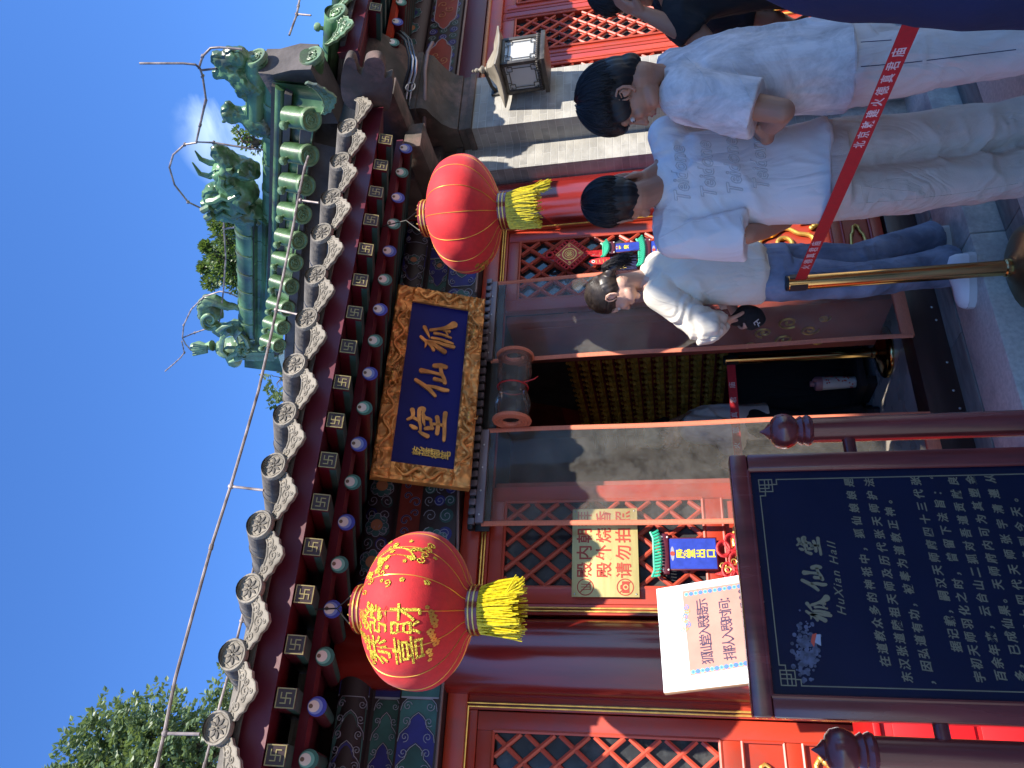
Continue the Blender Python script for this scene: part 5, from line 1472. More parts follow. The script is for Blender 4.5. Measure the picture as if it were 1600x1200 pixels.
# --- lanterns
def lantern(name, label, c, rw, rh, letters, seed):
    c = Vector(c); rg = random.Random(seed)
    t = thing(name, label, 'lantern', c-Vector((0, 0, rh)), 'red palace lanterns under the eave')
    nr = 14
    def rad(z, a=None):
        u = max(-1, min(1, z/rh)); r = rw*(1-abs(u)**2.25)**0.52
        r = max(r, 0.0)
        r = max(r, rw*0.30*(1-0.0*abs(u)))
        if a is not None:
            k = abs(math.sin(a*nr/2)); r *= 0.985+0.022*k
        return r
    b = MB(); n = nr*8; zs = [-rh+2*rh*i/28 for i in range(29)]
    rings = [[c+Vector((rad(z, 2*PI*j/n)*math.cos(2*PI*j/n), rad(z, 2*PI*j/n)*math.sin(2*PI*j/n), z)) for j in range(n)] for z in zs]
    b.ring_stack(rings, M['lantern']); body = b.build('lantern_body', t, smooth=60)
    b = MB()
    for k in range(nr):
        a = 2*PI*k/nr
        b.tube([c+Vector(((rad(z)*0.985+0.001)*math.cos(a), (rad(z)*0.985+0.001)*math.sin(a), z)) for z in zs], 0.0017, M['lantern_wire'], 5)
    b.build('rib', body)
    for nm, z0, sg in (('top_collar', rh, 1), ('bottom_collar', -rh, -1)):
        b = MB(); rr = rw*0.31
        for k, (h0, h1, m) in enumerate(((0.0, 0.010, 'column'), (0.010, 0.015, 'gold'), (0.015, 0.026, 'column'), (0.026, 0.031, 'gold'), (0.031, 0.042, 'column'))):
            r = rr*(1.04 if m == 'gold' else 1.0)
            b.cyl(c+Vector((0, 0, z0+sg*(h0-0.004))), c+Vector((0, 0, z0+sg*(h1-0.004))), r, M[m], n=36)
        if sg > 0:
            for a in range(0, 12): b.tube([c+Vector((rr*math.cos(a*PI/6), rr*math.sin(a*PI/6), z0+0.03)), c+Vector((rr*0.75*math.cos(a*PI/6), rr*0.75*math.sin(a*PI/6), z0+0.05))], 0.003, M['gold'], 5)
            b.tube([c+Vector((-rr, 0, z0+0.03)), c+Vector((0, 0, z0+0.12)), c+Vector((rr, 0, z0+0.03))], 0.003, M['iron'], 6)
            b.tube([c+Vector((0, 0, z0+0.12)), c+Vector((0, 0.02, z0+0.22)), c+Vector((0, 0.05, z0+0.32))], 0.003, M['iron'], 6)
        b.build(nm, t)
    b = MB(); rr = rw*0.295; zt = c.z-rh-0.036
    wind = Vector((0.05, 0.02, 0))
    for layer in range(2):
        for k in range(150):
            a = 2*PI*k/150+rg.uniform(-.02, .02); r0 = rr*(1-0.10*layer)
            ln = rg.uniform(0.11, 0.15); fl = rg.uniform(1.02, 1.22)
            p = c+Vector((r0*math.cos(a), r0*math.sin(a), 0)); p.z = zt
            e = c+Vector((r0*fl*math.cos(a), r0*fl*math.sin(a), 0))+wind*rg.uniform(-0.2, 0.5); e.z = zt-ln
            m = p.lerp(e, 0.5)+Vector((rg.uniform(-.006, .006), rg.uniform(-.006, .006), 0))
            b.tube([p, m, e], [0.0022, 0.0026, 0.0020], M['tassel'], 4)
    # one knotted hank blown aside and hanging lower
    q = c+Vector((rr*0.45, -rr*0.9, 0)); q.z = zt-0.09
    for k in range(45):
        e = q+Vector((0.035+rg.uniform(-.028, .028), rg.uniform(-.03, .03), -(rg.uniform(0.035, 0.075) if seed == 1 else rg.uniform(0.07, 0.12))))
        b.tube([q+Vector((rg.uniform(-.02, .02), rg.uniform(-.01, .01), 0.04)), q+Vector((rg.uniform(-.008, .008), 0, 0)), e], [0.0025, 0.003, 0.002], M['tassel'], 4)
    b.build('tassel', t, smooth=0)
    # gilt printing wrapped on the body
    def wrap(mb, vs, fs, a0, z0, mat, lift=0.0015):
        base = []
        for x, y, w in vs:
            z = z0+y; a = a0+x/max(rad(z0), 0.05)
            r = rad(z, a)+lift+w
            base.append(c+Vector((r*math.cos(a), r*math.sin(a), z)))
        mb.add(base, fs, mat)
    b = MB()
    letters(b, wrap, rg)
    if b.v: b.build('gilt_print', body, smooth=0)
    return t
def flat(fn):
    m = MB(); fn(m); return [tuple(v) for v in m.v], m.f
I4 = Matrix.Identity(4)
def dense_text(chx, size):
    """glyph faces cut fine enough to bend round the lantern"""
    vs, fs = text_geo(chx, size, 0.002, 'CENTER', 0, size*0.004, 1, 2)
    return vs, fs
LY = 2.58
c1 = Vector((onY(650, 952, LY).x, LY, (onY(571, 952, LY).z+onY(741, 952, LY).z)/2))
rw1 = 0.268; rh1 = (onY(571, 952, LY).z-onY(741, 952, LY).z)/2*0.95
camdir = math.atan2(CAM.y-c1.y, CAM.x-c1.x)
def letters1(b, wrap, rg):
    for ch, da, dz in (('恭', -0.50, 0.052), ('喜', -0.50, -0.052), ('發', -0.12, 0.058), ('財', -0.12, -0.048)):
        vs, fs = dense_text(ch, 0.105); wrap(b, vs, fs, camdir+da, dz, M['glitter'])
    def flower(s, petals=5):
        def f(m):
            for k in range(petals):
                a = 2*PI*k/petals; disc2(m, math.cos(a)*s*0.6, math.sin(a)*s*0.6, s*0.42, 0, 0.0015, M['glitter'], I4, 8)
        return flat(f)
    for i in range(18):
        t = i/17; da = -0.78+0.85*t; dz = 0.118-0.028*math.sin(t*9)-0.02*(2*t-1)**2
        vs, fs = flower(rg.uniform(0.005, 0.009)); wrap(b, vs, fs, camdir+da, dz+rg.uniform(-.012, .012), M['glitter'])
    for i in range(12):
        t = i/11; vs, fs = flower(rg.uniform(0.006, 0.011)); wrap(b, vs, fs, camdir-0.72+0.75*t, -0.118+0.02*(2*t-1)**2+rg.uniform(-.012, .006), M['lantern_wire'])
    for da, dz in ((-0.40, 0.122), (-0.10, 0.130)):
        def lan(m):
            for k in range(-3, 4): line2(m, [(0.012*k/3*math.cos(u)*1.0, 0.020*math.sin(u)) for u in [-1.4+2.8*q/8 for q in range(9)]], 0.0016, 0, 0.0015, M['glitter'], I4)
            line2(m, [(0, -0.02), (0, -0.045)], 0.002, 0, 0.0015, M['glitter'], I4)
        vs, fs = flat(lan); wrap(b, vs, fs, camdir+da, dz, M['glitter'])
    # the leaping carp and its waves on the other side
    def carp(m):
        body = [(-0.035, 0.075), (0.01, 0.085), (0.035, 0.05), (0.040, 0.01), (0.022, -0.03), (-0.008, -0.055), (-0.03, -0.05), (-0.012, -0.02), (-0.004, 0.01), (-0.012, 0.045)]
        m.prism(body, 0, 0.002, M['glitter'], I4)
        for k in range(5): line2(m, spiral(-0.05-0.02*k, 0.06+0.014*k*(-1)**k, 0.014, 1.2, k, 1, 14), 0.004, 0, 0.002, M['glitter'], I4)
        for k in range(4): line2(m, spiral(-0.02+0.03*k, -0.075-0.006*k, 0.016, 1.3, k, -1, 14), 0.004, 0, 0.002, M['glitter'], I4)
    vs, fs = flat(carp); wrap(b, vs, fs, camdir+0.72, 0.01, M['glitter'])
    for i in range(22):
        vs, fs = flower(rg.uniform(0.006, 0.013)); wrap(b, vs, fs, camdir+0.55+rg.uniform(-.22, .5), rg.choice([0.085, -0.06])+rg.uniform(-.05, .05), M['glitter'])
lantern('red_lantern', 'red palace lantern with gold greeting characters, left of the blue name plaque', c1, rw1, rh1, letters1, 1)
c2 = Vector((onY(722, 336, LY).x, LY, (onY(672, 336, LY).z+onY(783, 336, LY).z)/2))
rh2 = (onY(672, 336, LY).z-onY(783, 336, LY).z)/2*0.98
cd2 = math.atan2(CAM.y-c2.y, CAM.x-c2.x)
def letters2(b, wrap, rg):
    for i in range(16):
        def f(m):
            s = rg.uniform(0.006, 0.013)
            for k in range(5):
                a = 2*PI*k/5; disc2(m, math.cos(a)*s*0.6, math.sin(a)*s*0.6, s*0.42, 0, 0.0015, M['glitter'], I4, 8)
        vs, fs = flat(f); wrap(b, vs, fs, cd2-1.05-rg.uniform(0, 0.5), -0.08+rg.uniform(-.05, .04), M['lantern_wire'])
lantern('red_lantern', 'plain red palace lantern hanging right of the blue name plaque', c2, 0.272, rh2, letters2, 2)

# --- clear soft-door curtains
CY = 3.335
def curtain(name, label, x0, x1, z0, z1, seed):
    t = thing(name, label, 'curtain', ((x0+x1)/2, CY, z0), 'clear plastic door curtains'); b = MB(); n, m = 14, 30; vs = []
    for j in range(m+1):
        for i in range(n+1):
            x = x0+(x1-x0)*i/n; z = z0+(z1-z0)*j/m
            vs.append((x, CY+0.012*math.sin(x*11+seed+z*0.8)*(1-0.6*j/m)+0.006*math.sin(z*5+seed), z))
    fs = [(j*(n+1)+i, j*(n+1)+i+1, (j+1)*(n+1)+i+1, (j+1)*(n+1)+i) for j in range(m) for i in range(n)]
    b.add(vs, fs, M['pvc']); b.build('film', t)
    def yy(x, z): 
        j = (z-z0)/(z1-z0)*m
        return CY+0.012*math.sin(x*11+seed+z*0.8)*(1-0.6*j/m)+0.006*math.sin(z*5+seed)
    for xe in (x0, x1):
        b = MB(); zz = [z0+(z1-z0)*j/m for j in range(m+1)]
        b.tube([(xe, yy(xe, z)-0.001, z) for z in zz], 0.0125, M['strap'], 8, flat=(1, 1))
        b.v = [Vector((v.x, yy(xe, v.z)+(v.y-yy(xe, v.z))*0.4, v.z)) for v in b.v]
        b.build('edge_strap', t)
    b = MB(); b.bbox((x0, CY-0.016, z0-0.012), (x1, CY+0.012, z0+0.045), M['strap']); b.build('hem_strip', t)
    b = MB(); b.bbox((x0, CY-0.018, z1-0.012), (x1, CY+0.012, z1+0.03), M['steel'])
    k = x0+0.04
    while k < x1: b.ell((k, CY-0.019, z1+0.01), (0.005, 0.003, 0.005), M['screw'], 8, 6); k += 0.12
    b.build('top_strip', t)
    return t
curtain('plastic_curtain', 'dusty clear plastic curtain left of the doorway, edged with orange strap', 1.078, 1.562, 0.315, 2.365, 0.4)
curtain('plastic_curtain', 'dusty clear plastic curtain right of the doorway, behind the woman in cream', 1.972, 2.475, 0.315, 2.378, 2.1)
t = thing('plastic_curtain', 'clear plastic curtain rolled up and tied above the open doorway', 'curtain', (1.75, CY-0.02, 2.13), 'clear plastic door curtains')
b = MB(); zc = 2.235; yc = CY-0.06
sp = [(0.092*(1-0.055*k/6)*math.cos(-k*0.35), 0.092*(1-0.055*k/6)*math.sin(-k*0.35)) for k in range(60)]
for i in range(59):
    xs = [1.585+(1.955-1.585)*q/16 for q in range(17)]
    def P(s, x):
        u = (x-1.77)/0.19; sq = 1-0.20*math.exp(-(u/0.28)**2); w = 1+0.05*math.sin(x*40+s*0.8)
        return Vector((x, yc+sp[s][0]*sq*w, zc+sp[s][1]*sq*w*1.05))
    if i < 22:
        b.add([P(i, x) for x in xs]+[P(i+1, x) for x in xs], [(q, q+1, 17+q+1, 17+q) for q in range(16)], M['pvc'])
b.add([Vector((1.575, yc+0.02, 2.30)), Vector((1.96, yc+0.02, 2.30)), Vector((1.96, CY, 2.37)), Vector((1.575, CY, 2.37))], [(0, 1, 2, 3)], M['pvc'])
b.build('film', t)
for xe in (1.585, 1.955):
    b = MB(); b.tube([(xe, yc+p[0], zc+p[1]*1.05) for p in sp[:58]], 0.011, M['strap'], 6); b.build('edge_strap', t)
b = MB(); b.tube([(1.77, yc+0.078*math.cos(a), zc+0.078*math.sin(a)) for a in [2*PI*i/24 for i in range(24)]], 0.004, M['silk'], 6, closed=True)
b.tube([(1.77, yc-0.05, zc-0.06), (1.78, yc-0.06, zc-0.12), (1.80, yc-0.05, zc-0.135)], 0.003, M['silk'], 6); b.build('tie_cord', t)
t = thing('curtain_rail', 'dark metal curtain rail with hanger clips above the doorway', 'rail', (1.77, CY, 2.40))
b = MB(); b.bbox((1.05, CY-0.006, 2.405), (2.50, CY+0.03, 2.432), M['iron']); b.bbox((1.05, CY+0.028, 2.33), (2.50, CY+0.04, 2.405), M['iron']); b.build('rail', t)
cl = None; i = 0
x = 1.07
while x < 2.47:
    if cl is None:
        b = MB(); b.bbox((x, CY-0.024, 2.395), (x+0.030, CY-0.004, 2.428), M['steel'], b=0.003); cl = b.build('hanger_clip', t)
    else:
        o = cl.copy(); COL.objects.link(o); o.parent = t; o.location.x = x-1.07
    x += 0.048

# --- yellow notice on the left leaf
NM = facing((0, 3.398, 0))
t = thing('notice_sheet', 'yellow metal notice with red characters on the left lattice leaf', 'notice', (0.95, 3.40, 1.64))
b = MB(); b.bbox((0.752, 1.636, 0.0), (1.162, 1.938, 0.004), M['yellow_sheet'], NM, b=0.001)
for x in (0.765, 1.15):
    for z in (1.65, 1.925): b.ell(NM @ Vector((x, z, 0.005)), 0.004, M['screw'], 8, 6)
b.build('sheet', t)
b = MB()
for row, z in (('殿内朝拜', 1.876), ('殿外烧香', 1.787), ('请勿拍照', 1.698)):
    for i, ch in enumerate(row): b.text(ch, 0.074, M['red_ink'], NM @ Matrix.Translation((0.872+0.081*i, z, 0.0045)), 0.0012, bold=0.0012)
for z, kind in ((1.876, 0), (1.698, 1)):
    cx = 0.796
    line2(b, [(cx+0.036*math.cos(a), z+0.036*math.sin(a)) for a in [2*PI*i/32 for i in range(32)]], 0.0045, 0.0042, 0.0052, M['red_ink'], NM, True)
    line2(b, [(cx-0.026, z+0.026), (cx+0.026, z-0.026)], 0.0045, 0.0042, 0.0053, M['red_ink'], NM)
    if kind == 0:
        for k in (-1, 0, 1): line2(b, [(cx+0.010*k, z-0.022), (cx+0.013*k, z+0.020)], 0.003, 0.0042, 0.0050, M['red_ink'], NM)
        line2(b, [(cx-0.014, z-0.022), (cx+0.014, z-0.022)], 0.004, 0.0042, 0.0050, M['red_ink'], NM)
    else:
        b.prism([(cx-0.026, z-0.018), (cx+0.026, z-0.018), (cx+0.026, z+0.014), (cx+0.012, z+0.014), (cx+0.008, z+0.022), (cx-0.008, z+0.022), (cx-0.012, z+0.014), (cx-0.026, z+0.014)], 0.0042, 0.0050, M['red_ink'], NM)
        disc2(b, cx, z-0.002, 0.012, 0.0042, 0.0055, M['yellow_sheet'], NM); disc2(b, cx, z-0.002, 0.007, 0.0042, 0.006, M['red_ink'], NM)
b.build('lettering', t)

# --- small blue exit tablet with a green roof
def tablet(name, label, cx, z0, z1, w, y, words, group=None):
    F = facing((0, y, 0)); t = thing(name, label, 'sign', (cx, y, z0), group)
    h = z1-z0
    b = MB(); b.bbox((cx-w/2, z0, 0), (cx+w/2, z1, 0.012), M['maroon'], F, b=0.002); b.box((cx-w/2+0.006, z0+0.006, 0.0115), (cx+w/2-0.006, z1-0.002, 0.0135), M['blue'], F); b.build('board', t)
    b = MB()
    for i, ch in enumerate(words): b.text(ch, h*0.20, M['amber_bright'], F @ Matrix.Translation((cx, z1-h*(0.26+0.205*i), 0.014)), 0.0012, bold=0.0012)
    disc2(b, cx, z1-h*0.075, w*0.22, 0.0132, 0.0150, M['p_line'], F, 16, h*0.04); disc2(b, cx, z1-h*0.075, w*0.07, 0.0132, 0.0158, M['red_ink'], F)
    b.build('lettering', t)
    b = MB(); b.bbox((cx-w*0.62, z1, 0), (cx+w*0.62, z1+0.03, 0.02), M['maroon'], F, b=0.003)
    for s in (-1, 1):
        for zz in (z1+0.004, z1+0.028): b.ell(F @ Vector((cx+s*w*0.5, zz, 0.02)), 0.005, M['eye_white'], 8, 6)
    n = 15
    for i in range(n):
        x = cx-w*0.68+w*1.36*i/(n-1); u = (i/(n-1)*2-1); lift = 0.016*u*u
        b.tube([F @ Vector((x*0.97+cx*0.03, z1+0.062+lift*0.3, 0.004)), F @ Vector((x, z1+0.042+lift*0.5, 0.020)), F @ Vector((x, z1+0.030+lift, 0.034))], 0.0055, M['roof_green'], 6)
    b.tube([F @ Vector((cx-w*0.70, z1+0.078, 0.003)), F @ Vector((cx-w*0.5, z1+0.066, 0.004)), F @ Vector((cx+w*0.5, z1+0.066, 0.004)), F @ Vector((cx+w*0.70, z1+0.078, 0.003))], 0.007, M['roof_green'], 6)
    b.build('little_roof', t)
    return t
M['amber_bright'] = pm('tablet_yellow', (0.70, 0.52, 0.03), 0.5)
M['roof_green'] = pm('tablet_roof_green', (0.03, 0.36, 0.22), 0.4)
tablet('exit_tablet', 'small blue tablet with yellow characters under a green roof', 0.943, 1.288, 1.50, 0.148, 3.395, '殿堂出口')

# --- knots and charms hung on the lattice
def knot(name, label, cx, cz, s, y, flowers=0):
    t = thing(name, label, 'knot', (cx, y, cz-s)); F = facing((0, y, 0)); b = MB()
    b.bbox((-s*0.62, -s*0.62, 0), (s*0.62, s*0.62, 0.012), M['silk'], F @ Matrix.Translation((cx, cz, 0)) @ Matrix.Rotation(PI/4, 4, 'Z'), b=0.004)
    for k in range(4):
        for j in range(6):
            t0 = (j+0.5)/6; a = PI/4+k*PI/2
            p0 = Vector((math.cos(a-PI/4), math.sin(a-PI/4), 0))*s*0.88; p1 = Vector((math.cos(a+PI/4), math.sin(a+PI/4), 0))*s*0.88
            p = p0.lerp(p1, t0); o = Vector((math.cos(a), math.sin(a), 0))
            pts = [p+o*s*0.14+Vector((math.cos(q), math.sin(q), 0))*s*0.13 for q in [2*PI*i/12 for i in range(12)]]
            b.tube([F @ (Vector((cx, cz, 0.008))+v) for v in pts], s*0.045, M['silk'], 6, closed=True)
    b.build('knot_body', t)
    b = MB()
    for rr in (0.16, 0.26, 0.38, 0.42): line2(b, [(cx+s*rr*math.cos(a), cz+s*rr*math.sin(a)) for a in [2*PI*i/28 for i in range(28)]], s*0.02, 0.0115, 0.0135, M['gold'], F, True)
    for k in range(4):
        a = k*PI/2; line2(b, spiral(cx+s*0.60*math.cos(a), cz+s*0.60*math.sin(a), s*0.09, 1.3, a, 1, 14), s*0.02, 0.0115, 0.0135, M['gold'], F)
        line2(b, spiral(cx+s*0.08*math.cos(a+.7), cz+s*0.08*math.sin(a+.7), s*0.08, 1.3, a, 1, 12), s*0.02, 0.0115, 0.0135, M['gold'], F)
    line2(b, [(cx+s*0.80*math.cos(k*PI/2), cz+s*0.80*math.sin(k*PI/2)) for k in range(4)], s*0.018, 0.0115, 0.0135, M['gold'], F, True)
    b.build('gilt_print', t)
    b = MB()
    b.tube([F @ Vector((cx-0.012, cz+s*0.85, 0.006)), F @ Vector((cx-0.02, cz+s*1.35, 0.006)), F @ Vector((cx+0.006, cz+s*1.75, 0.008))], 0.006, M['silk'], 6)
    b.tube([F @ (Vector((cx+s*0.30*0, cz+s*1.15, 0.016))+Vector((s*0.20*math.cos(q), s*0.20*math.sin(q), 0))) for q in [2*PI*i/14 for i in range(14)]], s*0.07, M['silk'], 6, closed=True)
    for k in range(40):
        x = cx+(k/39-0.5)*s*0.22; b.tube([F @ Vector((x, cz-s*0.9, 0.006+0.004*(k % 3))), F @ Vector((x+random.uniform(-.012, .012), cz-s*2.0, 0.006))], 0.0016, M['silk'], 4)
    b.build('cord_and_tassel', t)
    return t
kp = onY(890, 398, 3.385)
knot('chinese_knot', 'red diamond Chinese knot printed in gold, hanging on the right lattice leaf', kp.x, kp.z, 0.098, 3.39)
kp = onY(1170, 868, 3.385)
t = thing('chinese_knot', 'bright red silk knot with a small gold charm, half hidden by the white notice', 'knot', (kp.x, 3.39, kp.z-0.1)); F = facing((0, 3.39, 0)); b = MB()
for px, py, r in ((1138, 893, 0.024), (1130, 860, 0.026), (1143, 850, 0.030), (1150, 878, 0.028), (1165, 868, 0.03), (1160, 848, 0.03), (1150, 905, 0.02)):
    p = onY(px, py, 3.385)
    for k in range(3):
        b.tube([p+Vector(((r+0.004*k)*math.cos(a), -0.006*k-0.012, (r*0.72+0.004*k)*math.sin(a))) for a in [2*PI*i/14 for i in range(14)]], 0.007, M['silk'], 6, closed=True)
b.tube([onY(1118, 897, 3.385), onY(1128, 897, 3.375), onY(1140, 893, 3.37)], [0.004, 0.012, 0.014], M['silk'], 8); b.build('silk_loop', t)
b = MB()
for px, py in ((1130, 884), (1138, 890), (1147, 878)):
    p = onY(px, py, 3.36); b.tube([p+Vector((0.012*math.cos(a), 0, 0.012*math.sin(a))) for a in [2*PI*i/12 for i in range(12)]], 0.003, M['gold'], 6, closed=True)
b.build('gold_charm', t)
# fish charm, navy card, tablets and a yellow prayer card beside the big knot
def card(name, label, cat, px, py, w, h, y, mat, words, ink, size, cols=1, spin=0.0, edge='maroon'):
    p = onY(px, py, y); F = facing((p.x, y, p.z), 0, spin)
    t = thing(name, label, cat, (p.x, y, p.z-h/2)); b = MB(); b.bbox((-w/2, -h/2, 0), (w/2, h/2, 0.008), M[edge], F, b=0.002); b.box((-w/2+0.004, -h/2+0.004, 0.0075), (w/2-0.004, h/2-0.004, 0.0095), M[mat], F); b.build('card', t)
    b = MB(); per = math.ceil(len(words)/cols)
    for i, ch in enumerate(words):
        cc, rr = i//per, i % per
        b.text(ch, size, M[ink], F @ Matrix.Translation(((cc-(cols-1)/2)*w/cols*0.92, h/2-(rr+0.7)*(h/(per+0.4)), 0.010)), 0.0012, bold=0.0008)
    b.build('lettering', t); return t
card('charm_card', 'navy card with gold characters hung just above the woman in cream', 'card', 974, 412, 0.10, 0.15, 3.392, 'navy', '祥瑞', 'gold', 0.045, 2, edge='navy')
p = onY(937, 402, 3.385); F = facing((p.x, 3.39, p.z))
t = thing('fish_charm', 'red paper charm of two fish with gold trim under the diamond knot', 'charm', (p.x, 3.39, p.z-0.08)); b = MB()
for s in (-1, 1):
    po = [(s*0.005, -0.075), (s*0.035, -0.055), (s*0.05, -0.01), (s*0.045, 0.035), (s*0.025, 0.06), (s*0.012, 0.045), (s*0.004, 0.0)]
    b.prism(po, 0.0, 0.006, M['silk'], F); b.prism([(s*0.02, -0.055), (s*0.055, -0.085), (s*0.02, -0.08)], 0.0, 0.005, M['silk'], F)
    disc2(b, s*0.028, 0.036, 0.010, 0.005, 0.0075, M['eye_white'], F); disc2(b, s*0.028, 0.036, 0.005, 0.005, 0.0085, M['black'], F)
    for k in range(4): line2(b, [(s*(0.012+0.03*math.sin(q)), -0.045+0.02*k+0.006*math.cos(q)) for q in [0.2, 0.6, 1.0, 1.3]], 0.003, 0.005, 0.0075, M['gold'], F)
b.build('fish', t)
tablet('charm_tablet', 'blue tablet with yellow characters beside the fish charm on the right leaf', *(lambda p: (p.x, p.z-0.09))(onY(975, 388, 3.385)), onY(975, 388, 3.385).z+0.05, 0.07, 3.388, '平安')
tablet('charm_tablet', 'blue tablet with a green roof above the yellow prayer card', *(lambda p: (p.x, p.z-0.17))(onY(1030, 392, 3.385)), onY(1030, 392, 3.385).z+0.045, 0.135, 3.386, '福禄寿')
card('prayer_card', 'yellow prayer card with red characters between the two visitors in pale tops', 'card', 1115, 385, 0.19, 0.26, 3.39, 'amber_bright', '吉祥如意平安喜乐福寿康宁', 'red_ink', 0.030, 4)

M['border_blue'] = pm('border_blue', (0.06, 0.16, 0.42), 0.6)
# --- white notice board leaning on the left column
o = onY(1037, 1083, 2.88)
WM = Matrix.Translation(o) @ Matrix.Rotation(R(15), 4, 'Z') @ facing((0, 0, 0)) @ Matrix.Rotation(R(-16), 4, 'X') @ Matrix.Rotation(R(2), 4, 'Z')
NW, NH = 0.403, 0.58
t = thing('notice_board', 'white notice with a salmon sheet leaning before the left red column', 'notice board', (o.x+0.2, 3.0, 0.5))
b = MB(); b.bbox((0, -NH, -0.022), (NW, 0, -0.001), M['cardedge'], WM, b=0.002); b.box((0.001, -NH+0.001, -0.0012), (NW-0.001, -0.001, 0.001), M['white'], WM); b.build('board', t)
def wp(px, py): return on_plane(px, py, WM)
b = MB()
x0, y1 = wp(1078, 1057); x1, y1b = wp(1066, 924); 
b.prism([wp(1066, 924), wp(1079, 1056), wp(1200, 1036), wp(1190, 905)], 0.0009, 0.002, M['pink'], WM)
b.build('paper', t)
b = MB()
for (pa, pb), in (((wp(1069, 930), wp(1190, 911)),), ((wp(1080, 1051), wp(1200, 1031)),)):
    A, B2 = Vector((*pa, 0)), Vector((*pb, 0)); n = 16
    for i in range(n):
        q = A.lerp(B2, (i+0.5)/n)
        disc2(b, q.x, q.y, 0.0085, 0.0018, 0.0026, M['border_blue'] if i % 2 else M['teal_pale'], WM, 10); disc2(b, q.x, q.y, 0.004, 0.0018, 0.0032, M['border_blue'], WM, 8)
for k in range(9):
    x, y = wp(1072+3*math.sin(k*1.3), 968+(k-4)*4.5); line2(b, spiral(x, y, 0.012, 1.3, k, 1 if k % 2 else -1, 14), 0.003, 0.0018, 0.0028, M[('border_blue', 'gold', 'teal_pale')[k % 3]], WM)
b.build('border', t)
b = MB()
rows = (('狐仙堂入殿提示', (1107, 1028), (1098, 944)), ('排队入殿时间：', (1142, 1022), (1132, 932)))
for s, a, c in rows:
    for i, ch in enumerate(s):
        tt = i/(len(s)-1); x, y = wp(a[0]+(c[0]-a[0])*tt, a[1]+(c[1]-a[1])*tt); b.text(ch, 0.047, M['ink'], WM @ Matrix.Translation((x, y, 0.0024)), 0.001, bold=0.0004)
x, y = wp(1166, 965); b.text('8:00    17:20', 0.045, M['ink'], WM @ Matrix.Translation((x, y-0.004, 0.0024)), 0.001, bold=0.0003)
b.build('lettering', t)
# ------------------------------------------------------------------ the information board on posts
SY = 1.70
SM = facing((0, SY, 0))
def sp_(px, py): return on_plane(px, py, SM)
xL, xR, zT, zB = sp_(1175, 1120)[0], sp_(1140, 710)[0], 1.350, 0.52
t = thing('information_board', 'dark blue information board in a mahogany frame between two turned posts', 'information board', ((xL+xR)/2, SY, 0))
fr = 0.040
b = MB(); b.box((xL+fr*0.8, zB+fr*0.8, -0.02), (xR-fr*0.8, zT-fr*0.8, -0.010), M['sign_blue'], SM); b.build('panel', t)
b = MB()
for lo, hi in (((xL, zT-fr), (xR, zT)), ((xL, zB), (xR, zB+fr)), ((xL, zB+fr), (xL+fr, zT-fr)), ((xR-fr, zB+fr), (xR, zT-fr))): b.bbox((lo[0], lo[1], -0.045), (hi[0], hi[1], 0), M['sign_wood'], SM, b=0.006)
for a, c in (((xL+fr, zT-fr), (xR-fr, zT-fr)), ((xL+fr, zB+fr), (xR-fr, zB+fr)), ((xL+fr, zB+fr), (xL+fr, zT-fr)), ((xR-fr, zB+fr), (xR-fr, zT-fr))): b.tube([SM @ Vector((a[0], a[1], -0.004)), SM @ Vector((c[0], c[1], -0.004))], 0.005, M['sign_wood'], 8)
b.build('frame', t)
def post(x, ztop):
    r = 0.030
    b = MB(); b.lathe([(r*1.15, 0), (r*1.1, 0.03), (r, 0.05), (r, ztop-0.115), (r*1.14, ztop-0.112), (r*1.24, ztop-0.105), (r*1.14, ztop-0.098), (r*1.05, ztop-0.095), (r*1.18, ztop-0.090), (r*1.05, ztop-0.084), (r*0.95, ztop-0.080),
        (r*1.22, ztop-0.072), (r*1.40, ztop-0.058), (r*1.42, ztop-0.048), (r*1.30, ztop-0.034), (r*0.95, ztop-0.024), (r*0.62, ztop-0.021), (r*0.66, ztop-0.018), (r*0.50, ztop-0.014), (r*0.25, ztop-0.007), (0.001, ztop+0.004)], M['sign_wood'], 32, Matrix.Translation((x, SY+0.022, 0)))
    return b.build('post', t)
pr_ = sp_(1190, 668); pl_ = sp_(1268, 1172)
post(0.776, 1.268); post(0.088, 1.240)
for z in (1.075, 0.60):
    b = MB(); b.cyl((xR-0.01, SY+0.022, z), (0.776, SY+0.022, z), 0.0145, M['sign_wood'], n=16); b.build('bracket', t)
    b = MB(); b.cyl((0.088, SY+0.022, z-0.075), (xL+0.01, SY+0.022, z-0.075), 0.0145, M['sign_wood'], n=16); b.build('bracket', t)
b = MB()
TI = frame((0, SY, 0), (1, 0, 0), (0, 0, 1), (0, -1, 0))
D0, D1 = -0.0102, -0.0088
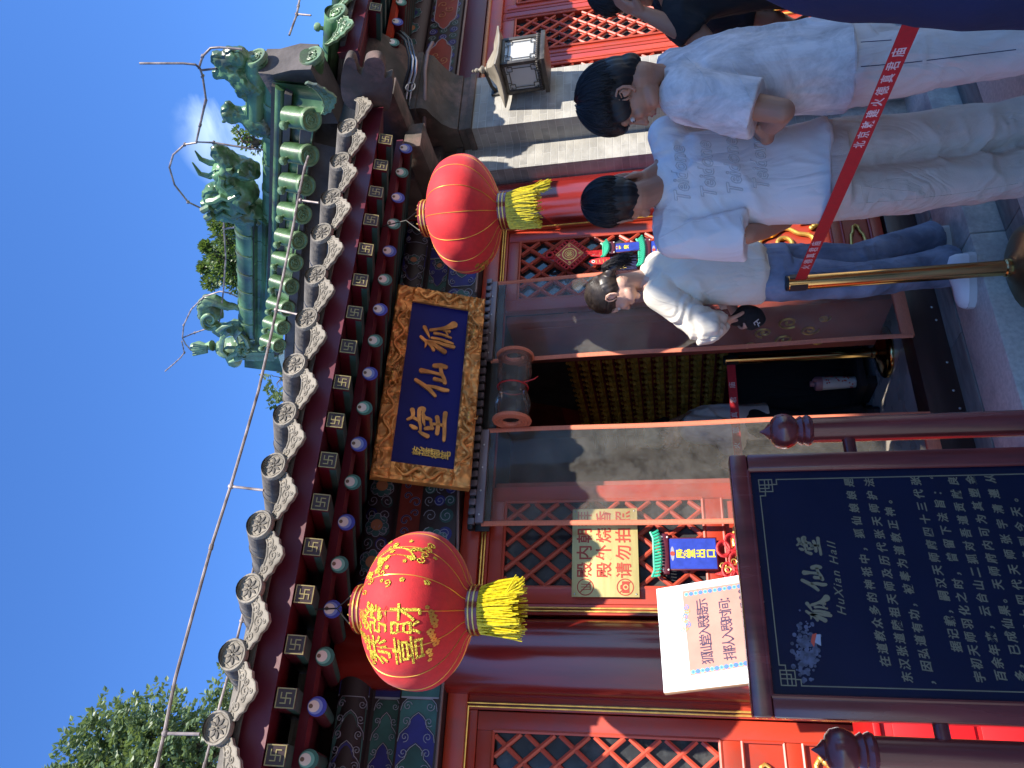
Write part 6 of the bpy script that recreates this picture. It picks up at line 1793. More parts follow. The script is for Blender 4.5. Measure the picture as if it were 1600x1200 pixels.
# title in brush characters, drawn from the plaque's strokes set upright on the board
def restroke(lst, ox, oy, cx, cz, h):
    # plaque plane coordinates of the strokes, centred and scaled
    allp = [[on_plane(ox+p[0]/10, oy+p[1]/10, PM) for p in pts] for pts, ws in lst]
    xs = [p[0] for q in allp for p in q]; ys = [p[1] for q in allp for p in q]
    mx, my = (min(xs)+max(xs))/2, (min(ys)+max(ys))/2; k = h/(max(ys)-min(ys))
    for q, (pts, ws) in zip(allp, lst): brush(b, [(cx+(p[0]-mx)*k, cz+(p[1]-my)*k) for p in q], [w/10*WK*k*1.3 for w in ws], D0, D1, M['sign_ink'], SM, 4)
for lst, oy, (px, py) in ((HU, 480, (1279, 950)), (XIAN, 480, (1272, 902)), (TANG, 600, (1264, 851))):
    x, z = sp_(px, py); restroke(lst, 620, oy, x, z, 0.047)
x, z = sp_(1309, 902); b.text('HuXian Hall', 0.024, M['sign_ink'], SM @ Matrix.Translation((x, z, -0.0095)), 0.001, shear=0.35, sx=1.05, spacing=1.25)
lines = [('在道教众多的神祇中，狐仙娘娘是', (1386, 1033), (1329, 752)), ('东汉张道陵祖天师及历代张天师护法', (1421, 1058), (1361, 752)), ('，因弘道有功，被奉为道教正神。', (1456, 1061), (1389, 778)),
         ('据记载，嗣汉天师府四十三代张', (1498, 1010), (1434, 750)), ('宇初天师羽化之时，曾留下法旨：“', (1535, 1058), (1462, 744)), ('百余年来，云台山二狐对吾道贡献良', (1568, 1056), (1493, 750)),
         ('多，已成仙果。天师府内可为其塑金', (1600, 1056), (1521, 748)), ('身。”四十四代天师张宇清遵从', (1632, 1056), (1551, 746)), ('祖训，供奉狐仙，直到今天。', (1662, 1056), (1586, 775))]
for s, a, c in lines:
    for i, ch in enumerate(s):
        tt = i/(len(s)-1); x, z = sp_(a[0]+(c[0]-a[0])*tt, a[1]+(c[1]-a[1])*tt)
        b.text(ch, 0.0212, M['sign_ink'], SM @ Matrix.Translation((x, z, -0.0095)) @ Matrix.Rotation(0.05, 4, 'Z'), 0.001, shear=0.18, bold=0.00035, res=2)
b.build('lettering', t)
# thin gold border with fret corners
b = MB(); lw = 0.0020; m0 = fr+0.022
bx0, bx1, bz0, bz1 = xL+m0, xR-m0, zB+m0, zT-m0
u = 0.0085
for sx, ox in ((1, bx0), (-1, bx1)):
    for sz, oz in ((1, bz0), (-1, bz1)):
        def seg(x0, y0, x1, y1):
            ax, bx = sorted((ox+sx*x0*u, ox+sx*x1*u)); ay, by = sorted((oz+sz*y0*u, oz+sz*y1*u))
            b.box((ax-lw/2, ay-lw/2, D0), (bx+lw/2, by+lw/2, D1+0.0002*random.random()), M['sign_ink'], SM)
        for a in ((0, 0, 0, 3.4), (0, 0, 3.4, 0), (1.5, 0, 1.5, 3.4), (0, 1.5, 3.4, 1.5), (3.4, 0, 3.4, 3.4), (0, 3.4, 3.4, 3.4), (2.5, 0, 2.5, 2.5), (0, 2.5, 2.5, 2.5), (4.6, 0, 4.6, 1.4), (3.4, 1.4, 4.6, 1.4), (4.6, 0, 5.8, 0), (0, 4.6, 1.4, 4.6), (1.4, 3.4, 1.4, 4.6), (0, 4.6, 0, 5.8)): seg(*a)
for a, c in (((bx0+5.8*u, bz0), (bx1-5.8*u, bz0)), ((bx0+5.8*u, bz1), (bx1-5.8*u, bz1)), ((bx0, bz0+5.8*u), (bx0, bz1-5.8*u)), ((bx1, bz0+5.8*u), (bx1, bz1-5.8*u))):
    b.box((a[0]-lw/2, a[1]-lw/2, D0), (c[0]+lw/2, c[1]+lw/2, D1), M['sign_ink'], SM)
b.build('fret_border', t)
# faint printed landscape: trees above a pavilion
M['sign_grey'] = pm('sign_print_slate', (0.060, 0.062, 0.098), 0.4, var=0.5, vscale=90)
M['sign_grey2'] = pm('sign_print_pale', (0.26, 0.27, 0.33), 0.4)
b = MB(); rg = random.Random(5)
for i in range(230):
    px = rg.gauss(1262, 9); py = 1015+rg.gauss(0, 20)
    if px > 1284 or px < 1225: continue
    x, z = sp_(px, py); disc2(b, x, z, rg.uniform(0.0015, 0.005), D0, D1-0.0004*rg.random(), M['sign_grey'], SM, 7)
po = [sp_(1270, 1000), sp_(1284, 1008), sp_(1283, 990), sp_(1275, 990)]; b.prism(po, D0, D1+0.0002, M['sign_grey2'], SM)
po = [sp_(1268, 1002), sp_(1273, 1010), sp_(1277, 988), sp_(1270, 990)]; b.prism(po, D0, D1+0.0005, M['red_ink'], SM)
b.build('printed_landscape', t)

# --- red cabinet behind the board
t = thing('red_cabinet', 'bright red wooden cabinet behind the left post of the information board', 'cabinet', (0.0, 2.95, SLAB))
b = MB(); b.bbox((-0.75, 2.94, SLAB+0.002), (0.30, 3.22, 0.835), M['cab_red'], b=0.005); b.bbox((-0.77, 2.92, 0.838), (0.32, 3.24, 0.862), M['cab_red'], b=0.005); b.build('carcass', t)
b = MB(); b.bbox((-0.74, 2.925, 0.55), (0.29, 2.939, 0.80), M['cab_red'], b=0.003); b.bbox((-0.74, 2.925, 0.16), (0.29, 2.939, 0.53), M['cab_red'], b=0.003); b.build('drawer_front', t)

# ------------------------------------------------------------------ stanchions with printed red belts
def stanchion(name, label, x, y, z0, h, r, rb, rest):
    t = thing(name, label, 'stanchion', (x, y, z0)); T = Matrix.Translation((x, y, z0))
    b = MB(); b.lathe([(rb, 0), (rb, 0.012), (rb*0.97, 0.022), (rb*0.80, 0.036), (rb*0.45, 0.050), (r*1.9, 0.058), (r*1.35, 0.068)], M['brass'] if rest else M['brass_worn'], 48, T); b.build('base', t)
    b = MB(); b.lathe([(r*1.18, 0.060), (r*1.18, 0.085), (r, 0.090), (r, h-0.10)], M['brass'], 36, T); b.build('tube', t)
    b = MB(); b.lathe([(r, h-0.0995), (r, h-0.012)], M['brass'], 36, T)
    b.lathe([(r*1.02, h-0.0118), (r*1.03, h-0.004), (r*0.9, h), (0, h)], M['black'], 36, T)
    for a in (0.3, 0.3+PI/2, 0.3+PI, 0.3+3*PI/2):
        d = Vector((math.cos(a), math.sin(a), 0)); c = Vector((x, y, z0+h-0.052))+d*r
        b.box((-0.012, -0.036, -0.004), (0.012, 0.036, 0.004), M['black'], frame(c, d.cross(Vector((0, 0, 1))), (0, 0, 1), d))
    b.build('belt_head', t)
    return t
M['brass_worn'] = pm('worn_bronze_base', (0.20, 0.15, 0.08), 0.35, 0.8, var=0.35, vscale=10)
def belt(par, a, c, w, texts, sag=0.0, size=0.03):
    """flat belt from a to c; texts = [(string, t_start, t_end)] printed on the face towards the courtyard"""
    a, c = Vector(a), Vector(c); n = 24; d = (c-a); vs = []
    nrm = d.cross(Vector((0, 0, 1))).normalized()
    if (CAM-a).dot(nrm) < 0: nrm = -nrm
    for i in range(n+1):
        t = i/n; p = a.lerp(c, t)-Vector((0, 0, sag*4*t*(1-t)))
        for s in (-1, 1): vs += [p+Vector((0, 0, s*w/2))+nrm*0.0008, p+Vector((0, 0, s*w/2))-nrm*0.0008]
    fs = []
    for i in range(n):
        k = 4*i; fs += [(k, k+4, k+6, k+2), (k+1, k+3, k+7, k+5), (k, k+1, k+5, k+4), (k+2, k+6, k+7, k+3)]
    b = MB(); b.add(vs, fs, M['belt']); bo = b.build('belt', par)
    b = MB(); right = Vector((0, 0, 1)).cross(nrm)
    for s, t0, t1 in texts:
        for i, ch in enumerate(s):
            t = t0+(t1-t0)*i/(len(s)-1); p = a.lerp(c, t)-Vector((0, 0, sag*4*t*(1-t)))+nrm*0.0012
            b.text(ch, size, M['belt_ink'], frame(p, right, (0, 0, 1), nrm), 0.0006, bold=0.0004, res=2)
    if b.v: b.build('belt_lettering', bo)
bs = onZ(1606, 416, 0); H_ST = onY(1227, 443, bs.y).z
t = stanchion('stanchion', 'polished brass stanchion on the step, holding the long red belt', bs.x, bs.y, 0, H_ST, 0.0325, 0.17, False)
zb = H_ST-0.058
pe = onZ(1423, 36, zb-0.05); ps = Vector((bs.x, bs.y, zb)); dd = (pe-ps).normalized()
pe2 = pe+dd*0.45
def tpar(px, py):
    q = onZ(px, py, zb-(0.004 if py > 300 else 0.028)); return (q-ps).dot(dd)/(pe2-ps).length
belt(t, ps+dd*0.033, pe2, 0.047, [('火德真君庙', max(0.06, tpar(1252, 450)), max(0.06, tpar(1252, 450))+0.105), ('北京敕建火德真君庙', tpar(1342, 263), tpar(1398, 130))], 0.004, 0.036)
# its far end is held by another stanchion outside the picture
stanchion('stanchion', 'brass stanchion at the far end of the red belt beside the person in navy', (pe2+dd*0.033).x, (pe2+dd*0.033).y, 0, pe2.z+0.058, 0.0325, 0.17, False)
ib = onZ(1385, 550, 0.18)
t = stanchion('stanchion', 'shiny brass stanchion standing inside the doorway on the hall floor', ib.x, ib.y, 0.18, onY(1130, 562, ib.y).z-0.18, 0.0275, 0.155, True)
zi = onY(1141, 560, ib.y).z
belt(t, (ib.x-0.028, ib.y, zi), (ib.x-1.35, ib.y+0.25, zi), 0.05, [('北京敕建火德真君庙', 0.66, 0.10)], 0.0, 0.040)

# ------------------------------------------------------------------ wall lamp on the pilaster
lx0, lx1, ly0, ly1, lz0, lz1 = 3.575, 3.775, 2.775, 2.965, 2.075, 2.295
t = thing('wall_lamp', 'bronze wall lamp with a flared roof and white fretwork panes on the brick pilaster', 'lamp', ((lx0+lx1)/2, ly1, lz0))
cxl, cyl_ = (lx0+lx1)/2, (ly0+ly1)/2; hw, hd = (lx1-lx0)/2, (ly1-ly0)/2
b = MB()
for sx in (-1, 1):
    for sy in (-1, 1): b.bbox((cxl+sx*hw-0.011, cyl_+sy*hd-0.011, lz0), (cxl+sx*hw+0.011, cyl_+sy*hd+0.011, lz1), M['lampwood'], b=0.002)
b.bbox((lx0-0.022, ly0-0.022, lz0-0.030), (lx1+0.022, ly1+0.022, lz0-0.004), M['lampwood'], b=0.004); b.bbox((lx0-0.008, ly0-0.008, lz0-0.003), (lx1+0.008, ly1+0.008, lz0+0.014), M['lampwood'], b=0.003)
for k in range(13):
    for x, y, e in ((lx0+(lx1-lx0)*k/12, ly0-0.014, 0), (lx0-0.014, ly0+(ly1-ly0)*k/12, 0)): b.ell((x, y, lz0+0.014), (0.008, 0.008, 0.011), M['lampwood'], 8, 6)
b.bbox((lx0-0.010, ly0-0.010, lz1-0.016), (lx1+0.010, ly1+0.010, lz1+0.004), M['lampwood'], b=0.003)
b.build('frame', t)
def pane(F, w, h):
    q = MB(); q.box((-w/2, -h/2, -0.004), (w/2, h/2, 0), M['lamp_white'], F); o = q.build('pane', t)
    q = MB(); r = 0.0024
    def ln(*p): q.tube([F @ Vector((x, y, 0.005)) for x, y in p], r, M['lampwood'], 5)
    m = 0.020
    X, Y = w/2-m, h/2-m
    ln((-X+m, Y), (X-m, Y)); ln((-X+m, -Y), (X-m, -Y)); ln((-X, -Y+m), (-X, Y-m)); ln((X, -Y+m), (X, Y-m))
    for sx in (-1, 1):
        for sy in (-1, 1):
            ln((sx*(X-m), sy*Y), (sx*(X-m), sy*(Y-m)), (sx*X, sy*(Y-m))); ln((sx*(X-m), sy*(Y-m)), (sx*(X-m), sy*(Y+m*0.5)), (sx*(X+m*0.5), sy*(Y+m*0.5)), (sx*(X+m*0.5), sy*(Y-m)), (sx*(X-m), sy*(Y-m))); ln((sx*X, sy*Y), (sx*(X+m), sy*(Y))); ln((sx*(X-m*1.6), sy*Y), (sx*(X-m*1.6), sy*(Y+m)))
    q.build('fretwork', o)
M['lamp_white'] = pm('milk_glass', (0.46, 0.46, 0.44), 0.35, var=0.05)
hh = lz1-lz0-0.03
pane(frame((cxl, ly0-0.002, (lz0+lz1)/2), (1, 0, 0), (0, 0, 1), (0, -1, 0)), 2*hw-0.02, hh); pane(frame((lx0-0.002, cyl_, (lz0+lz1)/2), (0, -1, 0), (0, 0, 1), (-1, 0, 0)), 2*hd-0.02, hh); pane(frame((lx1+0.002, cyl_, (lz0+lz1)/2), (0, 1, 0), (0, 0, 1), (1, 0, 0)), 2*hd-0.02, hh)
b = MB(); rings = []
for k, (s, z) in enumerate(((1.62, 0.0), (1.62, 0.008), (1.30, 0.020), (1.0, 0.036), (0.72, 0.056), (0.48, 0.080), (0.30, 0.100))):
    R4 = []
    for i in range(16):
        e = i/4; side_i = int(e); f_ = e-side_i
        c4 = [(-1, -1), (1, -1), (1, 1), (-1, 1)]; a, c = c4[side_i], c4[(side_i+1) % 4]
        x, y = a[0]+(c[0]-a[0])*f_, a[1]+(c[1]-a[1])*f_
        lift = 0.014*(max(abs(x), abs(y))*min(abs(x), abs(y)))**2*(1 if k < 4 else 0)
        R4.append(Vector((cxl+x*hw*s, cyl_+y*hd*s, lz1+0.004+z+lift)))
    rings.append(R4)
b.ring_stack(rings, M['lamproof']); b.build('roof', t, smooth=30)
zt = lz1+0.10
b = MB(); b.lathe([(0.030, 0), (0.034, 0.008), (0.016, 0.014), (0.012, 0.022), (0.022, 0.032), (0.024, 0.040), (0.012, 0.052), (0.009, 0.060), (0.014, 0.068), (0.013, 0.078), (0.004, 0.086), (0.010, 0.094), (0.0, 0.104)], M['lamproof'], 20, Matrix.Translation((cxl, cyl_, zt))); b.build('finial', t)
b = MB(); b.bbox((cxl-0.03, AY-0.016, lz0+0.06), (cxl+0.03, AY-0.001, lz1+0.12), M['lampwood']); b.tube([(cxl, AY-0.01, lz1+0.09), (cxl, ly1+0.03, lz1+0.11), (cxl, cyl_+0.02, lz1+0.125), (cxl, cyl_, lz1+0.11)], 0.010, M['lampwood'], 10); b.tube([(cxl, AY-0.01, lz1-0.02), (cxl, ly1-0.0, lz1-0.02)], 0.010, M['lampwood'], 10); b.build('bracket', t)

# ------------------------------------------------------------------ inside the hall
t = thing('altar_table', 'low dark table covered with black cloth inside the doorway', 'table', (2.2, 5.0, 0.18))
b = MB(); b.bbox((0.4, 4.75, 0.2), (3.0, 5.4, 0.98), M['blackcloth'], b=0.02); b.build('cloth', t)
b = MB()
for x in (0.45, 2.95): b.bbox((x-0.03, 4.77, 0.181), (x+0.03, 4.83, 0.2), M['dark'])
b.build('leg', t)
kb = thing('kneeling_bench', 'dark low bench inside the doorway carrying a flask', 'bench', (2.3, 4.55, 0.18))
b = MB(); b.bbox((2.27, 4.40, 0.245), (2.75, 4.70, 0.288), M['dark'], b=0.006); b.build('seat', kb)
for x in (2.32, 2.67):
    b = MB(); b.bbox((x-0.03, 4.42, 0.181), (x+0.03, 4.68, 0.245), M['dark']); b.build('leg', kb)
cp = onY(1335, 597, 4.5)
t = thing('flask', 'white flask with pink lid and red blossom print inside the dark hall', 'flask', (cp.x, 4.5, 0.288)); T = Matrix.Translation((cp.x, 4.5, 0.289)); ch_ = onY(1265, 597, 4.5).z-0.289
b = MB(); b.lathe([(0.034, 0), (0.036, 0.004), (0.043, ch_*0.72), (0.044, ch_*0.74)], M['cup'], 28, T)
b.build('body', t)
b = MB(); rg = random.Random(2)
for i in range(26):
    a = rg.uniform(PI, 2*PI); z = rg.uniform(0.02, ch_*0.66); r = 0.0355+0.007*z/(ch_*0.72)
    b.ell(Vector((cp.x+r*math.cos(a), 4.5+r*math.sin(a), 0.289+z)), (0.006, 0.006, 0.005), M['red_ink'] if i % 2 else M['silk'], 6, 4)
b.build('blossom_print', t)
b = MB(); b.lathe([(0.0445, ch_*0.74), (0.046, ch_*0.76), (0.046, ch_*0.87), (0.040, ch_*0.90), (0.020, ch_*0.91), (0.018, ch_), (0, ch_)], M['cup_pink'], 28, T); b.bbox((cp.x-0.008, 4.44, 0.289+ch_*0.86), (cp.x+0.008, 4.47, 0.289+ch_*0.97), M['cup_pink']); b.build('lid', t)
# shelves of small gilt figures along the right wall
t = thing('figurine_shelf', 'tall red shelf along the right wall inside the hall', 'shelf', (3.2, 5.8, 0.18))
SX, NROW, zS0, zSP = 3.12, 13, 0.96, 0.102
b = MB(); b.box((3.215, 4.6, 0.18), (3.255, 7.1, 2.45), M['shelf_red']); b.build('back_panel', t)
for k in range(NROW):
    b = MB(); b.bbox((3.075, 4.6, zS0+k*zSP-0.014), (3.214, 7.1, zS0+k*zSP-0.002), M['shelf_red'], b=0.002); b.build('shelf_board', t)
def figurine(y, z):
    b = MB(); T = Matrix.Translation((3.13, y, z))
    b.lathe([(0.036, 0), (0.042, 0.008), (0.036, 0.015), (0.044, 0.022), (0.038, 0.032), (0.024, 0.040), (0.025, 0.052), (0.021, 0.062), (0.008, 0.066), (0.013, 0.072), (0.0145, 0.079), (0.010, 0.087), (0.005, 0.091), (0, 0.093)], M['figur'], 14, T)
    return b.build('figurine', origin=(3.13, y, z))
fg = None
for k in range(NROW):
    for j in range(17):
        y, z = 5.02+j*0.098, zS0+k*zSP-0.0015
        if fg is None: fg = o = figurine(y, z)
        else: o = fg.copy(); COL.objects.link(o); o.location = (3.13, y, z)
        tag(o, 'tiny gilt seated figure among the rows along the shelf inside the hall', 'figurine', 'gilt figures on the shelf')
# worn caution sticker on the hall floor edge
p = onZ(1441, 632, 0.182)
t = thing('floor_sticker', 'worn yellow and black caution sticker just inside the doorway', 'sticker', p); b = MB()
F = frame((p.x, p.y, 0.1805), (1, 0, 0), (0, 1, 0), (0, 0, 1)); rg = random.Random(4)
po = [(-0.09, -0.05), (-0.03, -0.065), (0.05, -0.055), (0.10, -0.05), (0.09, 0.01), (0.04, 0.03), (0.06, 0.06), (-0.02, 0.045), (-0.07, 0.06), (-0.10, 0.0)]
b.prism(po, 0, 0.0012, M['amber'], F); b.build('vinyl', t); b = MB()
for k in range(5): b.prism([(-0.075+0.034*k, -0.04), (-0.060+0.034*k, -0.04), (-0.045+0.034*k, 0.02), (-0.060+0.034*k, 0.02)], 0.0008, 0.0020, M['black'], F)
b.build('stripe', t)
# ------------------------------------------------------------------ people
class Pose:
    def __init__(s, x, y, z, heading, H=1.75):
        s.k = H/1.75
        s.T = Matrix.Translation((x, y, z)) @ Matrix.Rotation(-R(heading), 4, 'Z')
    def __call__(s, x, y, z):
        return s.T @ Vector((x*s.k, y*s.k, z*s.k))
def hframe(c, heading, pitch=0.0, roll=0.0):
    """head frame: x to the right ear, y out of the face, z to the crown; pitch > 0 looks down"""
    return Matrix.Translation(c) @ Matrix.Rotation(-R(heading), 4, 'Z') @ Matrix.Rotation(-R(pitch), 4, 'X') @ Matrix.Rotation(R(roll), 4, 'Y')
def head_shapes(mb, Hm, k=1.0):
    q = Hm.to_3x3()
    def e(c, r, rot=None): mb.ell(Hm @ (Vector(c)*k), tuple(v*k for v in r), None, 18, 12, rot=(q @ rot if rot is not None else q))
    e((0, -0.012, 0.032), (0.074, 0.094, 0.090)); e((0, 0.022, -0.030), (0.064, 0.072, 0.080)); e((0, 0.030, -0.078), (0.052, 0.054, 0.034))
    e((0, 0.076, -0.100), (0.022, 0.018, 0.017)); e((0, 0.074, 0.030), (0.050, 0.020, 0.030)); e((0, 0.085, 0.018), (0.046, 0.010, 0.008))
    for s in (-1, 1):
        e((s*0.036, 0.066, -0.026), (0.026, 0.022, 0.024)); e((s*0.045, 0.036, -0.080), (0.018, 0.040, 0.022))
        e((s*0.012, 0.098, -0.034), (0.009, 0.011, 0.008))
    limb(mb, [(Hm @ (Vector((0, 0.090, 0.010))*k), 0.008*k), (Hm @ (Vector((0, 0.103, -0.014))*k), 0.0095*k), (Hm @ (Vector((0, 0.112, -0.030))*k), 0.0115*k)], 10)
    e((0, 0.092, -0.056), (0.022, 0.013, 0.0075)); e((0, 0.090, -0.068), (0.019, 0.013, 0.0080))
def ear_mesh(mb, Hm, s, k, mat):
    q = Hm.to_3x3(); c = Vector((s*0.074, -0.014, -0.012))
    rim = [(0.000, 0.020, -0.012), (0.003, 0.022, 0.008), (0.008, 0.014, 0.027), (0.012, -0.004, 0.032), (0.014, -0.019, 0.020), (0.013, -0.020, 0.000), (0.009, -0.010, -0.018), (0.005, 0.004, -0.030), (0.001, 0.012, -0.026)]
    mb.tube([Hm @ ((c+Vector((s*p[0], p[1], p[2])))*k) for p in rim], [0.0045*k]*6+[0.0055*k, 0.0075*k, 0.005*k], mat, 8)
    mb.ell(Hm @ ((c+Vector((s*0.003, -0.002, 0.004)))*k), (0.005*k, 0.017*k, 0.024*k), mat, 12, 8, rot=q)
    mb.tube([Hm @ ((c+Vector((s*p[0], p[1], p[2])))*k) for p in ((0.008, 0.010, 0.018), (0.010, -0.006, 0.018), (0.011, -0.010, 0.004), (0.008, -0.002, -0.010))], 0.0035*k, mat, 6)
def hand(mb, wrist, along, palm_n, curl=(0.35, 0.4, 0.3), k=1.0, side=1, spread=0.10):
    """palm and five separate bent fingers; palm_n points out of the palm; side +1 = thumb on the +cross side"""
    d = Vector(along).normalized(); n = Vector(palm_n); n = (n-d*n.dot(d)).normalized(); w = d.cross(n)*side
    W = Vector(wrist)
    limb(mb, [(W, 0.024*k), (W+d*0.035*k, 0.024*k)], 10)
    for u in (-0.026, -0.009, 0.009, 0.025): limb(mb, [(W+d*0.02*k+w*u*0.7*k, 0.013*k), (W+d*(0.088-0.006*abs(u)/0.02)*k+w*u*k, 0.0115*k)], 10)
    for u, ln, r in ((0.027, 0.070, 0.0088), (0.009, 0.078, 0.0090), (-0.009, 0.072, 0.0086), (-0.026, 0.056, 0.0078)):
        p = W+d*0.090*k+w*u*k; dr = (d+w*u*spread*40*0.1).normalized(); pts = [(p, r*k)]
        for seg, c in zip((0.45, 0.32, 0.23), curl):
            ax = w.normalized()
            q1, q2 = Matrix.Rotation(c, 3, ax) @ dr, Matrix.Rotation(-c, 3, ax) @ dr; dr = q1 if q1.dot(n) > q2.dot(n) else q2
            p = p+dr*ln*seg*k; pts.append((p, r*k*(0.94 if seg > 0.3 else 0.82)))
        limb(mb, pts, 10)
    p = W+d*0.028*k+w*0.026*k; dr = (d*0.75+w*0.6+n*0.25).normalized(); pts = [(p, 0.0125*k)]
    for seg in (0.034, 0.028, 0.022):
        p = p+dr*seg*k; pts.append((p, 0.0105*k if seg > 0.025 else 0.009*k)); dr = (dr+n*0.15-w*0.20+d*0.1).normalized()
    limb(mb, pts, 10)
def wrinkle(amp, sc, seed=0, stretch=(1, 1, 1)):
    o = Vector((seed*3.1, seed*1.7, seed*0.9))
    def f(c):
        q = Vector((c.x*stretch[0], c.y*stretch[1], c.z*stretch[2]))*sc+o
        wq = Vector((noise.noise(q*0.5+o), noise.noise(q*0.5-o), 0))*1.5
        a = 1-abs(noise.noise(q+wq))*2.2
        b2 = noise.noise(q*0.45+Vector((7, 3, 1)))
        return amp*(0.75*(a*abs(a)-0.35)*max(0, min(1, 0.5+b2*1.6)) + 0.55*b2)
    return f
def loft(mb, rings, n=28, mat=None):
    """rings: (centre, axis x vector, axis y vector, rx, ry)"""
    RR = []
    for c, ax, ay, rx, ry in rings:
        RR.append([Vector(c)+Vector(ax)*(rx*math.copysign(abs(math.cos(2*PI*j/n))**0.88, math.cos(2*PI*j/n)))+Vector(ay)*(ry*math.copysign(abs(math.sin(2*PI*j/n))**0.88, math.sin(2*PI*j/n))) for j in range(n)])
    mb.ring_stack(RR, mat)
def shirt(P, name, mat, par, levels, arms, voxel, wr, yaw=0.0, extra=None, cut=None):
    """levels: (x, y, z, rx, ry) in the pose's own axes; arms: lists of (world point, radius) down to the cuff"""
    mb = MB(); ax = (P.T.to_3x3() @ Vector((1, 0, 0))); ay = (P.T.to_3x3() @ Vector((0, 1, 0)))
    loft(mb, [(P(x, y, z), ax, ay, rx*P.k, ry*P.k) for x, y, z, rx, ry in levels])
    for a in arms:
        for i in range(len(a)-1): 
            limb_open(mb, a[i], a[i+1], i == len(a)-2)
    if extra: extra(mb)
    me = fuse(mb, voxel, 5)
    for w in wr: displaced(me, w)
    return mesh_obj(name, me, mat, par)
def limb_open(mb, A, B2, last):
    (a, ra), (b, rb) = A, B2
    mb.cyl(a, b, ra, None, rb, 18)
    mb.ell(a, ra, None, 16, 10)
    if not last: mb.ell(b, rb, None, 16, 10)
def hair_cap(name, Hm, k, shapes, mat, par, voxel=0.006, amp=0.004, seed=0, strands=None):
    mb = MB(); q = Hm.to_3x3()
    for c, r in shapes: mb.ell(Hm @ (Vector(c)*k), tuple(v*k for v in r), None, 18, 12, rot=q)
    me = fuse(mb, voxel, 3)
    o = Vector((seed, seed, seed)); Mi = Hm.inverted()
    def f(c):
        p = Mi @ c
        a = math.atan2(p.y+0.02, p.x)
        return amp*(noise.noise(Vector((a*5, p.z*6, seed)))+0.4*noise.noise(Vector((a*13, p.z*9, seed+5))))
    displaced(me, f)
    b = MB(); b.mesh(me, mat)
    if strands: strands(b)
    return b.build(name, par, 180)
def strands_crown(Hm, k, radii, centre, ends, n, mat, seed, r=0.0022, crown=(0.1, -0.35)):
    """locks running from the crown down over the head; ends(phi) gives the polar angle where they stop (phi = 0 is the face)"""
    def go(b):
        rg = random.Random(seed)
        for i in range(n):
            phi = rg.uniform(0, 2*PI); te = ends(phi)+rg.choice([rg.uniform(-0.30, 0.02), rg.uniform(-0.10, 0.20)]); t0 = rg.uniform(0.05, max(0.1, te-0.5)); lift = rg.uniform(0.99, 1.04) if rg.random() < 0.88 else rg.uniform(1.03, 1.10); sw = rg.uniform(-0.25, 0.25)
            pts = []
            m = 9
            for j in range(m):
                t = t0+(te-t0)*j/(m-1); ph = phi+sw*(j/(m-1))**2
                d = Vector((math.sin(t)*math.sin(ph), math.sin(t)*math.cos(ph), math.cos(t)))
                # tip the crown backwards
                d = Matrix.Rotation(0.30, 3, 'X') @ d
                rr = lift*(1+0.02*(j/(m-1)))
                p = Vector((centre[0]+d.x*radii[0]*rr, centre[1]+d.y*radii[1]*rr, centre[2]+d.z*radii[2]*rr))
                pts.append(Hm @ (p*k))
            b.tube(pts, [r*k*(0.7+0.5*math.sin(PI*(j+0.6)/m)) for j in range(m-1)]+[r*0.25*k], mat, 4)
    return go
def trousers(P, name, mat, par, waist, legs, voxel, wr):
    mb = MB(); ax = (P.T.to_3x3() @ Vector((1, 0, 0))); ay = (P.T.to_3x3() @ Vector((0, 1, 0)))
    loft(mb, [(P(x, y, z), ax, ay, rx*P.k, ry*P.k) for x, y, z, rx, ry in waist])
    for lg in legs:
        for i in range(len(lg)-1): limb_open(mb, lg[i], lg[i+1], i == len(lg)-2)
    me = fuse(mb, voxel, 5)
    for w in wr: displaced(me, w)
    return mesh_obj(name, me, mat, par)
def eyes(Hm, k, par, closed=True):
    b = MB(); q = Hm.to_3x3()
    for s in (-1, 1):
        b.ell(Hm @ (Vector((s*0.030, 0.0785, 0.004))*k), (0.0125*k, 0.011*k, 0.0085*k), M['eye_white_w'], 12, 8, rot=q)
        b.ell(Hm @ (Vector((s*0.030, 0.0865, 0.001))*k), (0.0055*k, 0.004*k, 0.0055*k), M['black'], 10, 6, rot=q)
        b.tube([Hm @ (Vector((s*(0.030+dx), 0.0885-abs(dx)*0.25, 0.0065-abs(dx)*0.2))*k) for dx in (-0.013, -0.006, 0, 0.006, 0.013)], 0.0022*k, M['hair'], 6)
        b.tube([Hm @ (Vector((s*(0.030+dx), 0.0935-abs(dx)*0.35, 0.024-abs(dx-0.004)*0.25))*k) for dx in (-0.017, -0.008, 0, 0.008, 0.018)], [0.002*k, 0.0032*k, 0.0034*k, 0.003*k, 0.0015*k], M['hair'], 6)
    return b.build('eye_detail', par)
M['eye_white_w'] = pm('eye_white_of_person', (0.55, 0.52, 0.50), 0.3)

